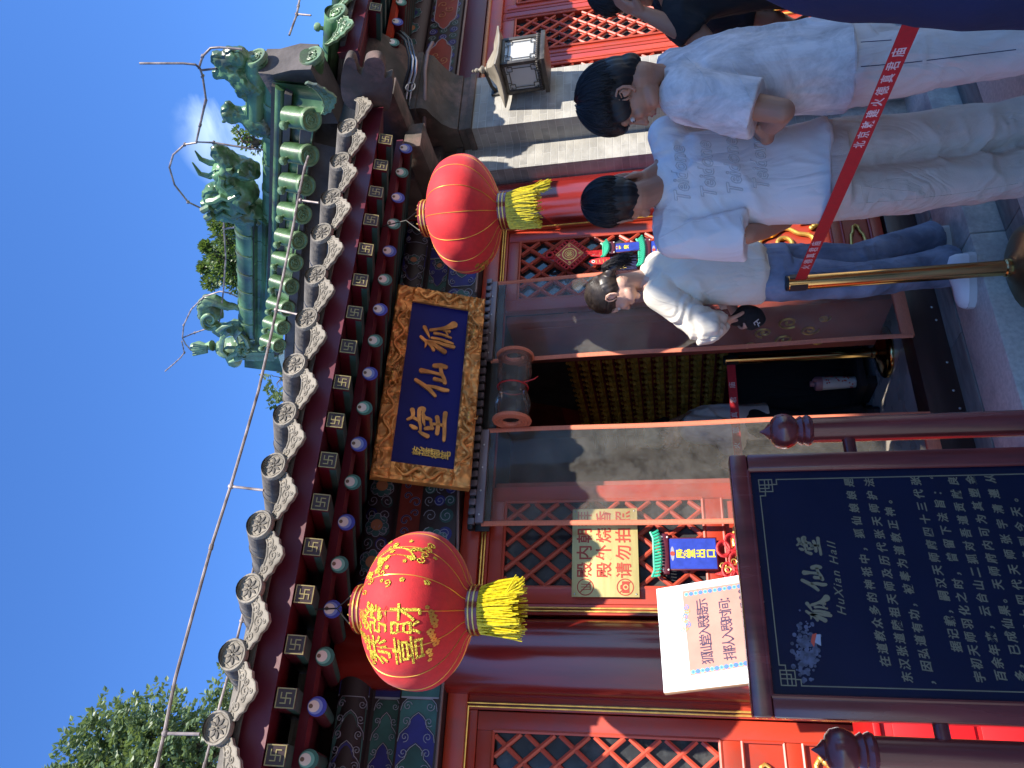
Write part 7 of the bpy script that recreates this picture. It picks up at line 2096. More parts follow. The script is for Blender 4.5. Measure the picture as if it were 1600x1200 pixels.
def make_body(P, Hm, hk, mat, par, arms, hands, legs, torso, voxel=0.0045, ears=True, neck_r=0.056):
    mb = MB()
    head_shapes(mb, Hm, hk)
    nb = P(0, -0.01, 1.455); nt = Hm @ (Vector((0, -0.022, -0.065))*hk)
    limb(mb, [(nb, neck_r*1.12*hk), (nb.lerp(nt, 0.5), neck_r*hk), (nt, neck_r*hk)], 16)
    limb(mb, [(P(-0.13, -0.01, 1.42), 0.045), (nb, 0.05), (P(0.13, -0.01, 1.42), 0.045)], 12)
    limb(mb, torso, 14)
    for a in arms: limb(mb, a, 14)
    for l in legs: limb(mb, l, 12)
    for h in hands: hand(mb, *h[0], **h[1])
    me = fuse(mb, voxel, 3, 0.4)
    b = MB(); b.mesh(me, mat)
    if ears:
        for s in (-1, 1): ear_mesh(b, Hm, s, hk, mat)
    q = Hm.to_3x3()
    b.ell(Hm @ (Vector((0, 0.0985, -0.056))*hk), (0.019*hk, 0.0075*hk, 0.0052*hk), M['lip'], 12, 8, rot=q); b.ell(Hm @ (Vector((0, 0.0965, -0.0675))*hk), (0.016*hk, 0.0075*hk, 0.0058*hk), M['lip'], 12, 8, rot=q)
    return b.build('body', par, 180)
def shoe(name, heel, toe, zg, par, mat, mat2, w=0.045):
    heel, toe = Vector(heel), Vector(toe); d = (toe-heel); d.z = 0; L_ = d.length; d.normalize(); s = Vector((-d.y, d.x, 0))
    def ring(t, hw, h, z0): 
        c = heel+d*t*L_; c.z = zg+z0
        return [c+s*(hw*math.cos(a))+Vector((0, 0, (h*math.sin(a) if math.sin(a) > 0 else 0.0))) for a in [2*PI*i/20 for i in range(20)]]
    b = MB(); b.ring_stack([ring(t, hw, h, 0.026) for t, hw, h in ((0.0, w*0.5, 0.045), (0.04, w*0.75, 0.07), (0.25, w*0.86, 0.085), (0.45, w*0.90, 0.070), (0.65, w*1.02, 0.052), (0.85, w*0.98, 0.042), (0.96, w*0.70, 0.030), (1.0, w*0.3, 0.012))], mat); sh = b.build(name, par, 60)
    b = MB(); so = []
    for t, hw in ((-0.02, w*0.45), (0.04, w*0.82), (0.25, w*0.92), (0.5, w*0.95), (0.68, w*1.08), (0.86, w*1.04), (0.97, w*0.75), (1.02, w*0.3)): so.append((t, hw))
    po = [(t*L_, hw) for t, hw in so]+[(t*L_, -hw) for t, hw in so[::-1]]
    F = frame((heel.x, heel.y, zg), d, s, (0, 0, 1)); b.prism(po, 0.0, 0.030, mat2, F)
    for k in range(9): b.box((L_*(0.0+0.11*k), -w*0.8, -0.0005), (L_*(0.0+0.11*k)+0.012, w*0.8, 0.003), mat2, F)
    b.build('sole', sh, 30)
    return sh

# --- man in the white tee, seen from behind, hand to his ear
g = at(1305, 268, 2.80); P = Pose(g.x, g.y, 0, 24, 1.76)
t = thing('person', 'person in a white tee with raised lettering and pale trousers, seen from behind', 'person', (g.x, g.y, 0), 'visitors before the hall')
hc = at(960, 316, 2.84); Hm = hframe(hc-Vector((0, 0, 0.025)), 26, 14)
sL, sR = P(-0.205, -0.01, 1.405), P(0.200, 0.0, 1.415)
eL, wL = at(1168, 366, 2.80), P(-0.13, 0.17, 0.97)
eR, wR = P(0.25, 0.24, 1.27), at(1006, 277, 2.84)
kR, kL = at(1560, 196, 2.84), at(1560, 276, 2.84); aR, aL = kR+Vector((0.03, 0.0, -0.33)), kL+Vector((0.03, 0.01, -0.33)); aR.z = aL.z = 0.09
torso = [(P(0, 0, 1.36), 0.11), (P(0.0, 0, 1.15), 0.10), (P(0, 0, 0.95), 0.11)]
make_body(P, Hm, 0.98, M['skin'], t, [[(sL, 0.045), (sL.lerp(eL, 0.5), 0.044), (eL, 0.038), (eL.lerp(wL, 0.4), 0.038), (wL, 0.025)], [(sR, 0.045), (eR, 0.038), (eR.lerp(wR, 0.4), 0.037), (wR, 0.025)]],
          [((wL, (P(0.0, 0.21, 0.90)-wL), P.T.to_3x3() @ Vector((0, -1, 0))), dict(side=1)), ((wR, at(962, 277, 2.84)-wR, at(975, 330, 2.84)-at(975, 277, 2.84)), dict(side=1, curl=(0.25, 0.35, 0.3), k=0.98))],
          [[(P(0.09, 0, 0.92), 0.075), (kR, 0.05), (aR, 0.035)], [(P(-0.09, 0, 0.92), 0.075), (kL, 0.05), (aL, 0.035)]], torso)
hm_ends = lambda ph: 1.30+0.62*(1-math.cos(ph))/2
hair_cap('hair', Hm, 0.98, [((0, -0.022, 0.048), (0.083, 0.098, 0.088)), ((0, -0.045, 0.005), (0.080, 0.078, 0.085)), ((0, 0.045, 0.075), (0.062, 0.045, 0.035)), ((0.055, -0.03, 0.0), (0.030, 0.06, 0.055)), ((-0.055, -0.03, 0.0), (0.030, 0.06, 0.055)), ((0, -0.065, -0.045), (0.055, 0.045, 0.045))],
         M['hair'], t, 0.005, 0.005, 1, strands_crown(Hm, 0.98, (0.087, 0.106, 0.100), (0, -0.02, 0.042), lambda ph: 1.32+0.86*((1-math.cos(ph))/2)**0.8, 2600, M['hair'], 3, 0.0013))
lev = [(0.0, 0.0, 0.855, 0.195, 0.135), (0.0, 0.0, 0.93, 0.190, 0.130), (0.0, 0, 1.05, 0.178, 0.120), (0, -0.005, 1.20, 0.180, 0.120), (0, -0.01, 1.32, 0.195, 0.118), (0, -0.01, 1.40, 0.185, 0.095), (0, -0.012, 1.44, 0.125, 0.075), (0.0, -0.012, 1.472, 0.072, 0.062)]
cuffL = sL.lerp(eL, 0.93); cuffR = sR.lerp(eR, 0.85)
shirt(P, 't_shirt', M['cloth_white'], t, lev, [[(P(-0.13, -0.01, 1.395), 0.085), (sL, 0.082), (sL.lerp(eL, 0.45), 0.088), (cuffL+Vector((0, 0, -0.01)), 0.098)], [(P(0.13, -0.01, 1.395), 0.08), (sR, 0.080), (sR.lerp(eR, 0.5), 0.080), (cuffR, 0.092)]], 0.008,
      [wrinkle(0.022, 5.5, 1, (1.0, 1.0, 0.45)), wrinkle(0.008, 13, 2, (1, 1, 0.5))])
shirt_g2 = bpy.data.objects[[o.name for o in t.children if o.name.startswith('t_shirt')][0]]
# raised lettering on the back: four slanted rows, laid on the cloth
from mathutils.bvhtree import BVHTree
def lay_text(par, owner, rows, size, mat, view, ext=0.0016, shear=0.35, sx=1.0):
    me = owner.data; W = WORLD[owner.name]
    bv = BVHTree.FromPolygons([W @ v.co for v in me.vertices], [list(p.vertices) for p in me.polygons])
    b = MB()
    for s, (pa, pb), sz in rows:
        A, B2 = ray(*pa), ray(*pb)
        n = len(s)
        x_ax = (RIGHT*(pa[1]-pb[1])+UP*(pa[0]-pb[0])).normalized(); y_ax = UP*1.0; 
        vs, fs = text_geo(s, 1.0, 0.0, 'LEFT', shear, 0.012, 1.0, 2)
        w = max(v[0] for v in vs)-min(v[0] for v in vs)
        # outline strokes: follow glyph boundary edges
        cnt = {}
        for f in fs:
            for i in range(len(f)):
                e = tuple(sorted((f[i], f[(i+1) % len(f)]))); cnt[e] = cnt.get(e, 0)+1
        pxl = math.hypot(pb[0]-pa[0], pb[1]-pa[1]); ux, uy = (pb[0]-pa[0])/pxl, (pb[1]-pa[1])/pxl; hx, hy = uy, -ux
        if hx > 0: hx, hy = -hx, -hy
        def hit(v):
            a, h = (v[0]-min(q[0] for q in vs))/w*pxl, v[1]*sz
            px, py = pa[0]+ux*a+hx*h, pa[1]+uy*a+hy*h
            loc, nor, idx, dist = bv.ray_cast(CAM, ray(px, py).normalized())
            return None if loc is None else loc+nor*0.0008
        x_min = min(q[0] for q in vs); cache = {}
        def hit2(i):
            if i not in cache:
                v = vs[i]; a, h = (v[0]-x_min)/w*pxl, v[1]*sz; px, py = pa[0]+ux*a+hx*h, pa[1]+uy*a+hy*h
                loc, nor, idx, dist = bv.ray_cast(CAM, ray(px, py).normalized()); cache[i] = None if loc is None else loc+nor*0.0006
            return cache[i]
        for (i, j), c in cnt.items():
            if c == 1 and hit2(i) is not None and hit2(j) is not None and (hit2(i)-hit2(j)).length < 0.05: b.tube([hit2(i), hit2(j)], 0.0020, mat, 5)
    if b.v: return b.build('raised_lettering', owner)
lay_text(t, shirt_g2, [('Teidone', ((1068, 312), (1058, 228)), 34), ('Teidone', ((1109, 306), (1099, 221)), 34), ('Teidone', ((1150, 300), (1140, 216)), 34), ('Teidone', ((1191, 293), (1182, 211)), 34)], 1, M['cloth_white'], None)
trousers(P, 'trousers', M['khaki'], t, [(0, 0, 0.78, 0.17, 0.13), (0, 0, 0.90, 0.175, 0.13), (0, 0, 1.0, 0.16, 0.12)],
         [[(P(0.088, 0, 0.86), 0.105), (P(0.09, 0.01, 0.86).lerp(kR, 0.55), 0.098), (kR, 0.090), (kR.lerp(aR, 0.6), 0.090), (aR+Vector((0, 0, -0.04)), 0.095)], [(P(-0.088, 0, 0.86), 0.105), (P(-0.09, 0.01, 0.86).lerp(kL, 0.55), 0.098), (kL, 0.090), (kL.lerp(aL, 0.6), 0.090), (aL+Vector((0, 0, -0.04)), 0.095)]], 0.010,
         [wrinkle(0.024, 6.0, 5, (1, 1, 0.8)), wrinkle(0.009, 13, 6)])
for a_, sg in ((aR, 1), (aL, -1)):
    f = P.T.to_3x3() @ Vector((0.05*sg, 1, 0)); h_ = Vector((a_.x, a_.y, 0))-f*0.07; shoe('shoe', h_, h_+f*0.27, 0.0, t, M['shoe'], M['sole'])
def lay_lines(owner, lines, r, mat, name='seam'):
    """thin stitched lines lying on the cloth"""
    me = owner.data; W = WORLD[owner.name]
    bv = BVHTree.FromPolygons([W @ v.co for v in me.vertices], [list(p.vertices) for p in me.polygons])
    for ln in lines:
        pts = []
        for (a, c) in zip(ln[:-1], ln[1:]):
            for k in range(8):
                t_ = k/8; loc, nor, _i, _d = bv.ray_cast(CAM, ray(a[0]+(c[0]-a[0])*t_, a[1]+(c[1]-a[1])*t_).normalized())
                if loc is not None and (not pts or (loc-pts[-1]).length < 0.06): pts.append(loc+nor*r*0.2)
        if len(pts) > 3:
            b = MB(); b.tube(pts, r, mat, 6); b.build(name, owner)
def child(t, nm): return [o for o in t.children if o.name.split('.')[0] == nm][0]
lay_lines(shirt_g2, [[(1296, 200), (1299, 250), (1299, 300), (1292, 340)], [(1156, 340), (1164, 365), (1164, 388)], [(1030, 372), (1080, 345), (1130, 340)], [(1022, 250), (1020, 300), (1026, 345)]], 0.0016, M['cloth_white'])
lay_lines(child(t, 'trousers'), [[(1340, 318), (1420, 312), (1520, 300), (1600, 285)], [(1345, 290), (1352, 330)], [(1345, 292), (1430, 300), (1432, 325)]], 0.0016, M['khaki'])
# --- man in the cloud-dyed tee, arms folded, in profile
g = at(1342, 97, 2.52); P = Pose(g.x, g.y, 0, -28, 1.73)
t = thing('person', 'person in a cloud dyed grey tee with folded arms, looking down in profile', 'person', (g.x, g.y, 0), 'visitors before the hall')
hc = at(966, 150, 2.50); Hm = hframe(hc-Vector((0, 0, 0.02)), -35, 20)
sL, sR = P(-0.200, -0.01, 1.395), P(0.200, 0.0, 1.40)
eL = at(1222, 174, 2.36); wL = P(0.10, 0.24, 1.10); eR = P(0.14, 0.07, 1.14); wR = P(-0.11, 0.19, 1.11)
kR, kL = P(0.09, 0.03, 0.47), P(-0.09, 0.0, 0.47); aR, aL = P(0.10, 0.02, 0.09), P(-0.11, -0.02, 0.09)
make_body(P, Hm, 1.0, M['skin'], t, [[(sL, 0.046), (sL.lerp(eL, 0.5), 0.046), (eL, 0.040), (eL.lerp(wL, 0.35), 0.042), (wL, 0.027)], [(sR, 0.046), (eR, 0.038), (eR.lerp(wR, 0.4), 0.038), (wR, 0.026)]],
          [((wL, P(0.18, 0.20, 1.13)-wL, P.T.to_3x3() @ Vector((0.2, -1, 0.0))), dict(side=-1, curl=(0.4, 0.4, 0.3))), ((wR, at(1216, 122, 2.38)-wR, P.T.to_3x3() @ Vector((0.3, -1, 0.2))), dict(side=1, curl=(0.45, 0.5, 0.4)))],
          [[(P(0.09, 0, 0.92), 0.08), (kR, 0.05), (aR, 0.035)], [(P(-0.09, 0, 0.92), 0.08), (kL, 0.05), (aL, 0.035)]], [(P(0, 0, 1.36), 0.11), (P(0, 0, 1.15), 0.10), (P(0, 0, 0.95), 0.11)], neck_r=0.058)
eyes(Hm, 1.0, t)
hair_cap('hair', Hm, 1.0, [((0, -0.020, 0.058), (0.088, 0.104, 0.092)), ((0, -0.055, 0.010), (0.082, 0.075, 0.085)), ((0, 0.060, 0.070), (0.066, 0.048, 0.040)), ((0, 0.086, 0.052), (0.050, 0.025, 0.026)), ((0.062, 0.0, 0.030), (0.028, 0.07, 0.045)), ((-0.062, 0.0, 0.030), (0.028, 0.07, 0.045)), ((0, -0.080, -0.045), (0.050, 0.035, 0.045))],
         M['hair'], t, 0.005, 0.007, 2, strands_crown(Hm, 1.0, (0.093, 0.112, 0.108), (0, -0.012, 0.048), lambda ph: 1.38+0.16*math.cos(2*ph)+0.55*((1-math.cos(ph))/2), 3000, M['hair'], 5, 0.0013))
lev = [(0, 0.0, 0.845, 0.200, 0.145), (0, 0, 0.92, 0.197, 0.142), (0, 0.0, 1.05, 0.190, 0.135), (0, -0.01, 1.20, 0.192, 0.135), (0, -0.015, 1.31, 0.200, 0.125), (0, -0.015, 1.395, 0.185, 0.098), (0, -0.016, 1.435, 0.125, 0.080), (0, -0.012, 1.468, 0.078, 0.068)]
shirt(P, 't_shirt', M['cloud'], t, lev, [[(P(-0.13, -0.015, 1.385), 0.088), (sL, 0.086), (sL.lerp(eL, 0.40), 0.090), (sL.lerp(eL, 0.76), 0.094)], [(P(0.13, -0.015, 1.385), 0.085), (sR, 0.082), (sR.lerp(eR, 0.5), 0.085), (sR.lerp(eR, 0.85), 0.092)]], 0.008,
      [wrinkle(0.024, 5.2, 8, (1, 1, 0.5)), wrinkle(0.008, 13, 9, (1, 1, 0.6))])
trousers(P, 'trousers', M['chalk'], t, [(0, 0, 0.78, 0.165, 0.13), (0, 0, 0.90, 0.172, 0.13), (0, 0, 1.0, 0.16, 0.12)],
         [[(P(0.088, 0, 0.86), 0.104), (kR, 0.092), (kR.lerp(aR, 0.6), 0.09), (aR, 0.095)], [(P(-0.088, 0, 0.86), 0.104), (kL, 0.092), (kL.lerp(aL, 0.6), 0.09), (aL, 0.095)]], 0.010, [wrinkle(0.022, 6.0, 15, (1, 1, 0.8)), wrinkle(0.009, 13, 16)])
for a_ in (aR, aL):
    f = P.T.to_3x3() @ Vector((0, 1, 0)); h_ = Vector((a_.x, a_.y, 0))-f*0.07; shoe('shoe', h_, h_+f*0.27, 0.0, t, M['shoe'], M['sole'])

lay_lines(child(t, 't_shirt'), [[(1333, 40), (1336, 90), (1333, 150)], [(1068, 85), (1095, 112), (1115, 150)], [(1020, 95), (1030, 125), (1034, 150)], [(1142, 95), (1160, 130), (1178, 165)]], 0.0016, M['cloud'])
lay_lines(child(t, 'trousers'), [[(1345, 104), (1420, 98), (1500, 88), (1600, 76)], [(1345, 66), (1400, 62)]], 0.0013, M['navy'])
# --- woman in the cream sweatshirt
P = Pose(2.12, 2.93, 0.13, -28, 1.70)
t = thing('person', 'person in a cream sweatshirt and blue jeans with tied back hair, looking down', 'person', (2.12, 2.93, 0.13), 'visitors before the hall')
hc = at(952, 458, 3.44); Hm = hframe(hc-Vector((0, 0, 0.012)), -30, 26)
sL, sR = P(-0.165, 0, 1.395), P(0.165, 0.0, 1.395)
eL, wL = at(1104, 512, 3.34), at(1128, 500, 3.46); eR = P(0.22, 0.06, 1.12); wR = P(0.02, 0.25, 1.02)
g1_, g2_ = at(1488, 415, 3.40), at(1478, 372, 3.55)
aL = Vector((g1_.x, g1_.y, 0.13+0.09)); aR = Vector((g2_.x, g2_.y, 0.13+0.10))
kL, kR = P(-0.08, 0.04, 0.49), P(0.09, 0.02, 0.49)
make_body(P, Hm, 0.92, M['skin_pale'], t, [[(sL, 0.040), (eL, 0.034), (wL, 0.022)], [(sR, 0.040), (eR, 0.034), (wR, 0.022)]],
          [((wL, at(1146, 503, 3.50)-wL, RIGHT*0.9+FWD*0.3), dict(side=1, curl=(0.75, 0.9, 0.7), k=0.9)), ((wR, P(-0.08, 0.26, 0.98)-wR, P.T.to_3x3() @ Vector((0, -1, 0))), dict(side=-1, curl=(0.6, 0.7, 0.5), k=0.9))],
          [[(P(0.085, 0, 0.92), 0.07), (kR, 0.045), (aR, 0.03)], [(P(-0.085, 0, 0.92), 0.07), (kL, 0.045), (aL, 0.03)]], [(P(0, 0, 1.36), 0.09), (P(0, 0, 1.15), 0.085), (P(0, 0, 0.95), 0.10)], voxel=0.0042, neck_r=0.048)
eyes(Hm, 0.92, t)
BUN = Vector((0.0, -0.112, -0.040))
def pulled(b):
    rg = random.Random(9); C = Vector((0, -0.012, 0.036)); rad = (0.0815, 0.1015, 0.0985)
    for i in range(1700):
        ph = rg.uniform(-2.35, 2.35); th = rg.uniform(0.72, 1.22)+0.30*abs(ph)/2.2
        if rg.random() < 0.5: th = rg.uniform(0.2, 1.2)
        s = Vector((math.sin(th)*math.sin(ph), math.sin(th)*math.cos(ph), math.cos(th)))
        e = (BUN-C); e = Vector((e.x/rad[0], e.y/rad[1], e.z/rad[2])).normalized()
        pts = []
        lift = rg.uniform(1.0, 1.018)
        for j in range(9):
            q = j/8; d = (s*(1-q)+e*q); 
            if d.length < 1e-3: continue
            d.normalize(); pts.append(Hm @ (Vector((C.x+d.x*rad[0]*lift, C.y+d.y*rad[1]*lift, C.z+d.z*rad[2]*lift))*0.92))
        b.tube(pts, [0.0011]*(len(pts)-1)+[0.0006], M['hair_brown'], 4)
    # the tied tail: a soft knot and loose ends falling behind the neck
    for i in range(520):
        a = rg.uniform(0, 2*PI); r = rg.uniform(0.4, 1.0)
        o = Vector((math.cos(a)*0.020*r, -0.01, math.sin(a)*0.020*r))
        tip = Vector((rg.gauss(0, 0.018), -0.105+rg.gauss(0, .016), -0.145+rg.gauss(0, 0.030)))
        mid = BUN+o*1.8+Vector((0, -0.020, -0.022))
        b.tube([Hm @ ((BUN+o*0.6+Vector((0, 0.02, 0.01)))*0.92), Hm @ ((BUN+o)*0.92), Hm @ (mid*0.92), Hm @ ((mid.lerp(tip, 0.6)+Vector((0, -0.012, 0)))*0.92), Hm @ (tip*0.92)], [0.0012, 0.0015, 0.0015, 0.0012, 0.0005], M['hair'], 5)
hair_cap('hair', Hm, 0.92, [((0, -0.014, 0.038), (0.0795, 0.098, 0.0945)), ((0, -0.040, 0.000), (0.074, 0.075, 0.072)), ((0.0, -0.104, -0.046), (0.032, 0.032, 0.034)), ((0.0, -0.118, -0.085), (0.030, 0.027, 0.045))], M['hair_brown'], t, 0.0045, 0.0015, 4, pulled)
lev = [(0, 0, 0.905, 0.155, 0.125), (0, 0, 0.93, 0.172, 0.142), (0, -0.005, 1.02, 0.178, 0.145), (0, -0.012, 1.15, 0.172, 0.138), (0, -0.012, 1.28, 0.172, 0.125), (0, -0.010, 1.37, 0.155, 0.100), (0, -0.008, 1.42, 0.108, 0.078), (0, -0.006, 1.468, 0.064, 0.058)]
def sleeve_folds(c):
    d = (c-sL); ax = (eL-sL).normalized(); tt = d.dot(ax)/(eL-sL).length; rr = (d-ax*d.dot(ax)).length
    if tt < 0.25 or rr > 0.12: return 0.0
    w = math.sin(tt*21+9*noise.noise(c*9)+math.atan2(d.z, d.y)*1.6); return 0.0085*(w*abs(w)*0.6+w*0.3+0.5*noise.noise(c*22))*min(1, (tt-0.25)*3)
shirt(P, 'sweatshirt', M['cloth_cream'], t, lev, [[(P(-0.11, -0.01, 1.375), 0.072), (sL, 0.072), (sL.lerp(eL, 0.55), 0.070), (eL, 0.072), (eL.lerp(wL, 0.7), 0.062)], [(P(0.11, -0.01, 1.375), 0.072), (sR, 0.072), (eR, 0.068), (eR.lerp(wR, 0.75), 0.055)]], 0.0075,
      [wrinkle(0.019, 6.0, 21, (1, 1, 0.5)), wrinkle(0.007, 14, 22, (1, 1, 0.6)), sleeve_folds])
trousers(P, 'jeans', M['denim'], t, [(0, 0, 0.80, 0.155, 0.125), (0, 0, 0.92, 0.16, 0.125), (0, 0, 1.0, 0.14, 0.11)],
         [[(P(0.080, 0, 0.86), 0.096), (kR, 0.078), (kR.lerp(aR, 0.6), 0.080), (aR+Vector((0, 0, -0.035)), 0.092)], [(P(-0.080, 0, 0.86), 0.098), (kL, 0.080), (kL.lerp(aL, 0.6), 0.084), (aL+Vector((0, 0, -0.045)), 0.100)]], 0.009, [wrinkle(0.016, 7.0, 25, (1, 1, 0.8)), wrinkle(0.007, 15, 26)])
lay_lines(child(t, 'sweatshirt'), [[(1198, 395), (1204, 430), (1202, 470)], [(1000, 455), (1030, 470), (1062, 480)], [(985, 425), (990, 445), (1000, 468)]], 0.0018, M['cloth_cream'])
lay_lines(child(t, 'jeans'), [[(1225, 425), (1300, 425), (1400, 425), (1490, 425)], [(1488, 390), (1492, 415), (1490, 440)]], 0.0018, M['denim'])
fd = Vector((-0.80, 0.25, 0)).normalized()
toe = onZ(1519, 481, 0.13); hl = onZ(1521, 395, 0.13)
shoe('shoe', hl, toe, 0.13, t, M['shoe'], M['sole'], 0.048)
h2 = Vector((aR.x, aR.y, 0))-fd*0.05; shoe('shoe', h2, h2+fd*0.25, 0.13, t, M['shoe'], M['sole'], 0.046)
bagc = at(1172, 496, 3.52)
bg = thing('cap', 'black cap with white lettering held in the hand of the woman in cream', 'cap', bagc)
mb = MB(); mb.ell(bagc, (0.06, 0.055, 0.065), None, 16, 10); limb(mb, [(at(1148, 500, 3.50), 0.03), (at(1165, 492, 3.52), 0.05), (at(1186, 500, 3.52), 0.032)], 12)
me = fuse(mb, 0.006, 3); displaced(me, wrinkle(0.008, 14, 31)); mesh_obj('cap_crown', me, M['blackcloth'], bg)
b = MB()
for i, (px, py) in enumerate(((1184, 505), (1186, 510), (1180, 508))): p = at(px, py, 3.455); b.tube([p, p+RIGHT*0.010+UP*0.006, p+RIGHT*0.018-UP*0.004], 0.003, M['cloth_white'], 6)
b.build('lettering', bg)

# --- person in navy at the right edge, close to the camera
t = thing('person', 'blurred person in a loose navy shirt at the right edge, nearest the camera', 'person', (at(1600, -60, 1.30)).xy.to_3d(), 'visitors before the hall')
DN = 1.25
prof = [(px_, py_-9, r_) for px_, py_, r_ in ((1030, -95, 0.12), (1080, -62, 0.155), (1140, -30, 0.165), (1205, -2, 0.165), (1250, 20, 0.165), (1320, 33, 0.165), (1420, 36, 0.17), (1520, 48, 0.18), (1600, 42, 0.18), (1700, 38, 0.18))]
mb = MB(); loft(mb, [(at(px, py, DN)+RIGHT*rx, RIGHT, Vector((FWD.x, FWD.y, 0)).normalized(), rx, rx*0.72) for px, py, rx in prof[::-1]])
cN = at(1030, -95, DN)+RIGHT*0.12
PN = Pose(cN.x+0.05, cN.y+0.02, cN.z-1.42, 30, 1.75)
eNL, eNR = cN+Vector((0.02, 0.1, -0.3)), PN(0.25, 0, 1.12)
for sh_, el_ in ((PN(-0.13, 0, 1.39), eNL), (PN(0.16, 0, 1.39), eNR)):
    limb_open(mb, (PN(0, 0, 1.40), 0.075), (sh_, 0.080), False); limb_open(mb, (sh_, 0.080), (sh_.lerp(el_, 0.72), 0.082), True)
me = fuse(mb, 0.010, 5); displaced(me, wrinkle(0.012, 6, 41, (1, 1, 0.5))); mesh_obj('shirt', me, M['navy'], t)
Hn = hframe(cN+Vector((0.06, 0.02, 0.27)), 30, 5)
hipN = at(1690, 29, DN)+RIGHT*0.18
mkl = lambda s: [(hipN+RIGHT*0.08*s, 0.08), (Vector((hipN.x, hipN.y, 0.45))+RIGHT*0.09*s, 0.055), (Vector((hipN.x, hipN.y, 0.07))+RIGHT*0.10*s, 0.04)]
make_body(PN, Hn, 1.0, M['skin'], t, [[(PN(-0.12, 0, 1.40), 0.045), (cN+Vector((0.02, 0.1, -0.3)), 0.04), (cN+Vector((0.08, 0.25, -0.35)), 0.027)], [(PN(0.15, 0, 1.40), 0.045), (PN(0.25, 0, 1.12), 0.04), (PN(0.24, 0.15, 0.92), 0.027)]],
          [((cN+Vector((0.08, 0.25, -0.35)), Vector((0.3, 1, 0.1)), Vector((0, 0, -1))), dict(side=1)), ((PN(0.24, 0.15, 0.92), Vector((0, 0.4, -1)), Vector((-1, 0, 0))), dict(side=1))], [mkl(-1), mkl(1)], [(PN(0, 0, 1.35), 0.10), (hipN.lerp(PN(0, 0, 1.35), 0.5), 0.10), (hipN, 0.11)], voxel=0.007)
hair_cap('hair', Hn, 1.0, [((0, -0.022, 0.048), (0.083, 0.098, 0.088)), ((0, -0.045, 0.005), (0.080, 0.078, 0.085))], M['hair'], t, 0.008, 0.005, 6)
mb = MB()
for s in (-1, 1):
    l_ = mkl(s)
    for i in range(2): limb_open(mb, (l_[i][0], 0.10-0.012*i), (l_[i+1][0], 0.088-0.012*i), i == 1)
mesh_obj('trousers', displaced(fuse(mb, 0.012, 4), wrinkle(0.01, 6, 43)), M['blackcloth'], t)
for s in (-1, 1):
    l_ = mkl(s); h_ = Vector((l_[2][0].x, l_[2][0].y, 0)); shoe('shoe', h_-Vector((0.03, 0.05, 0)), h_+Vector((0.1, 0.18, 0)), -0.02, t, M['black'], M['black'])

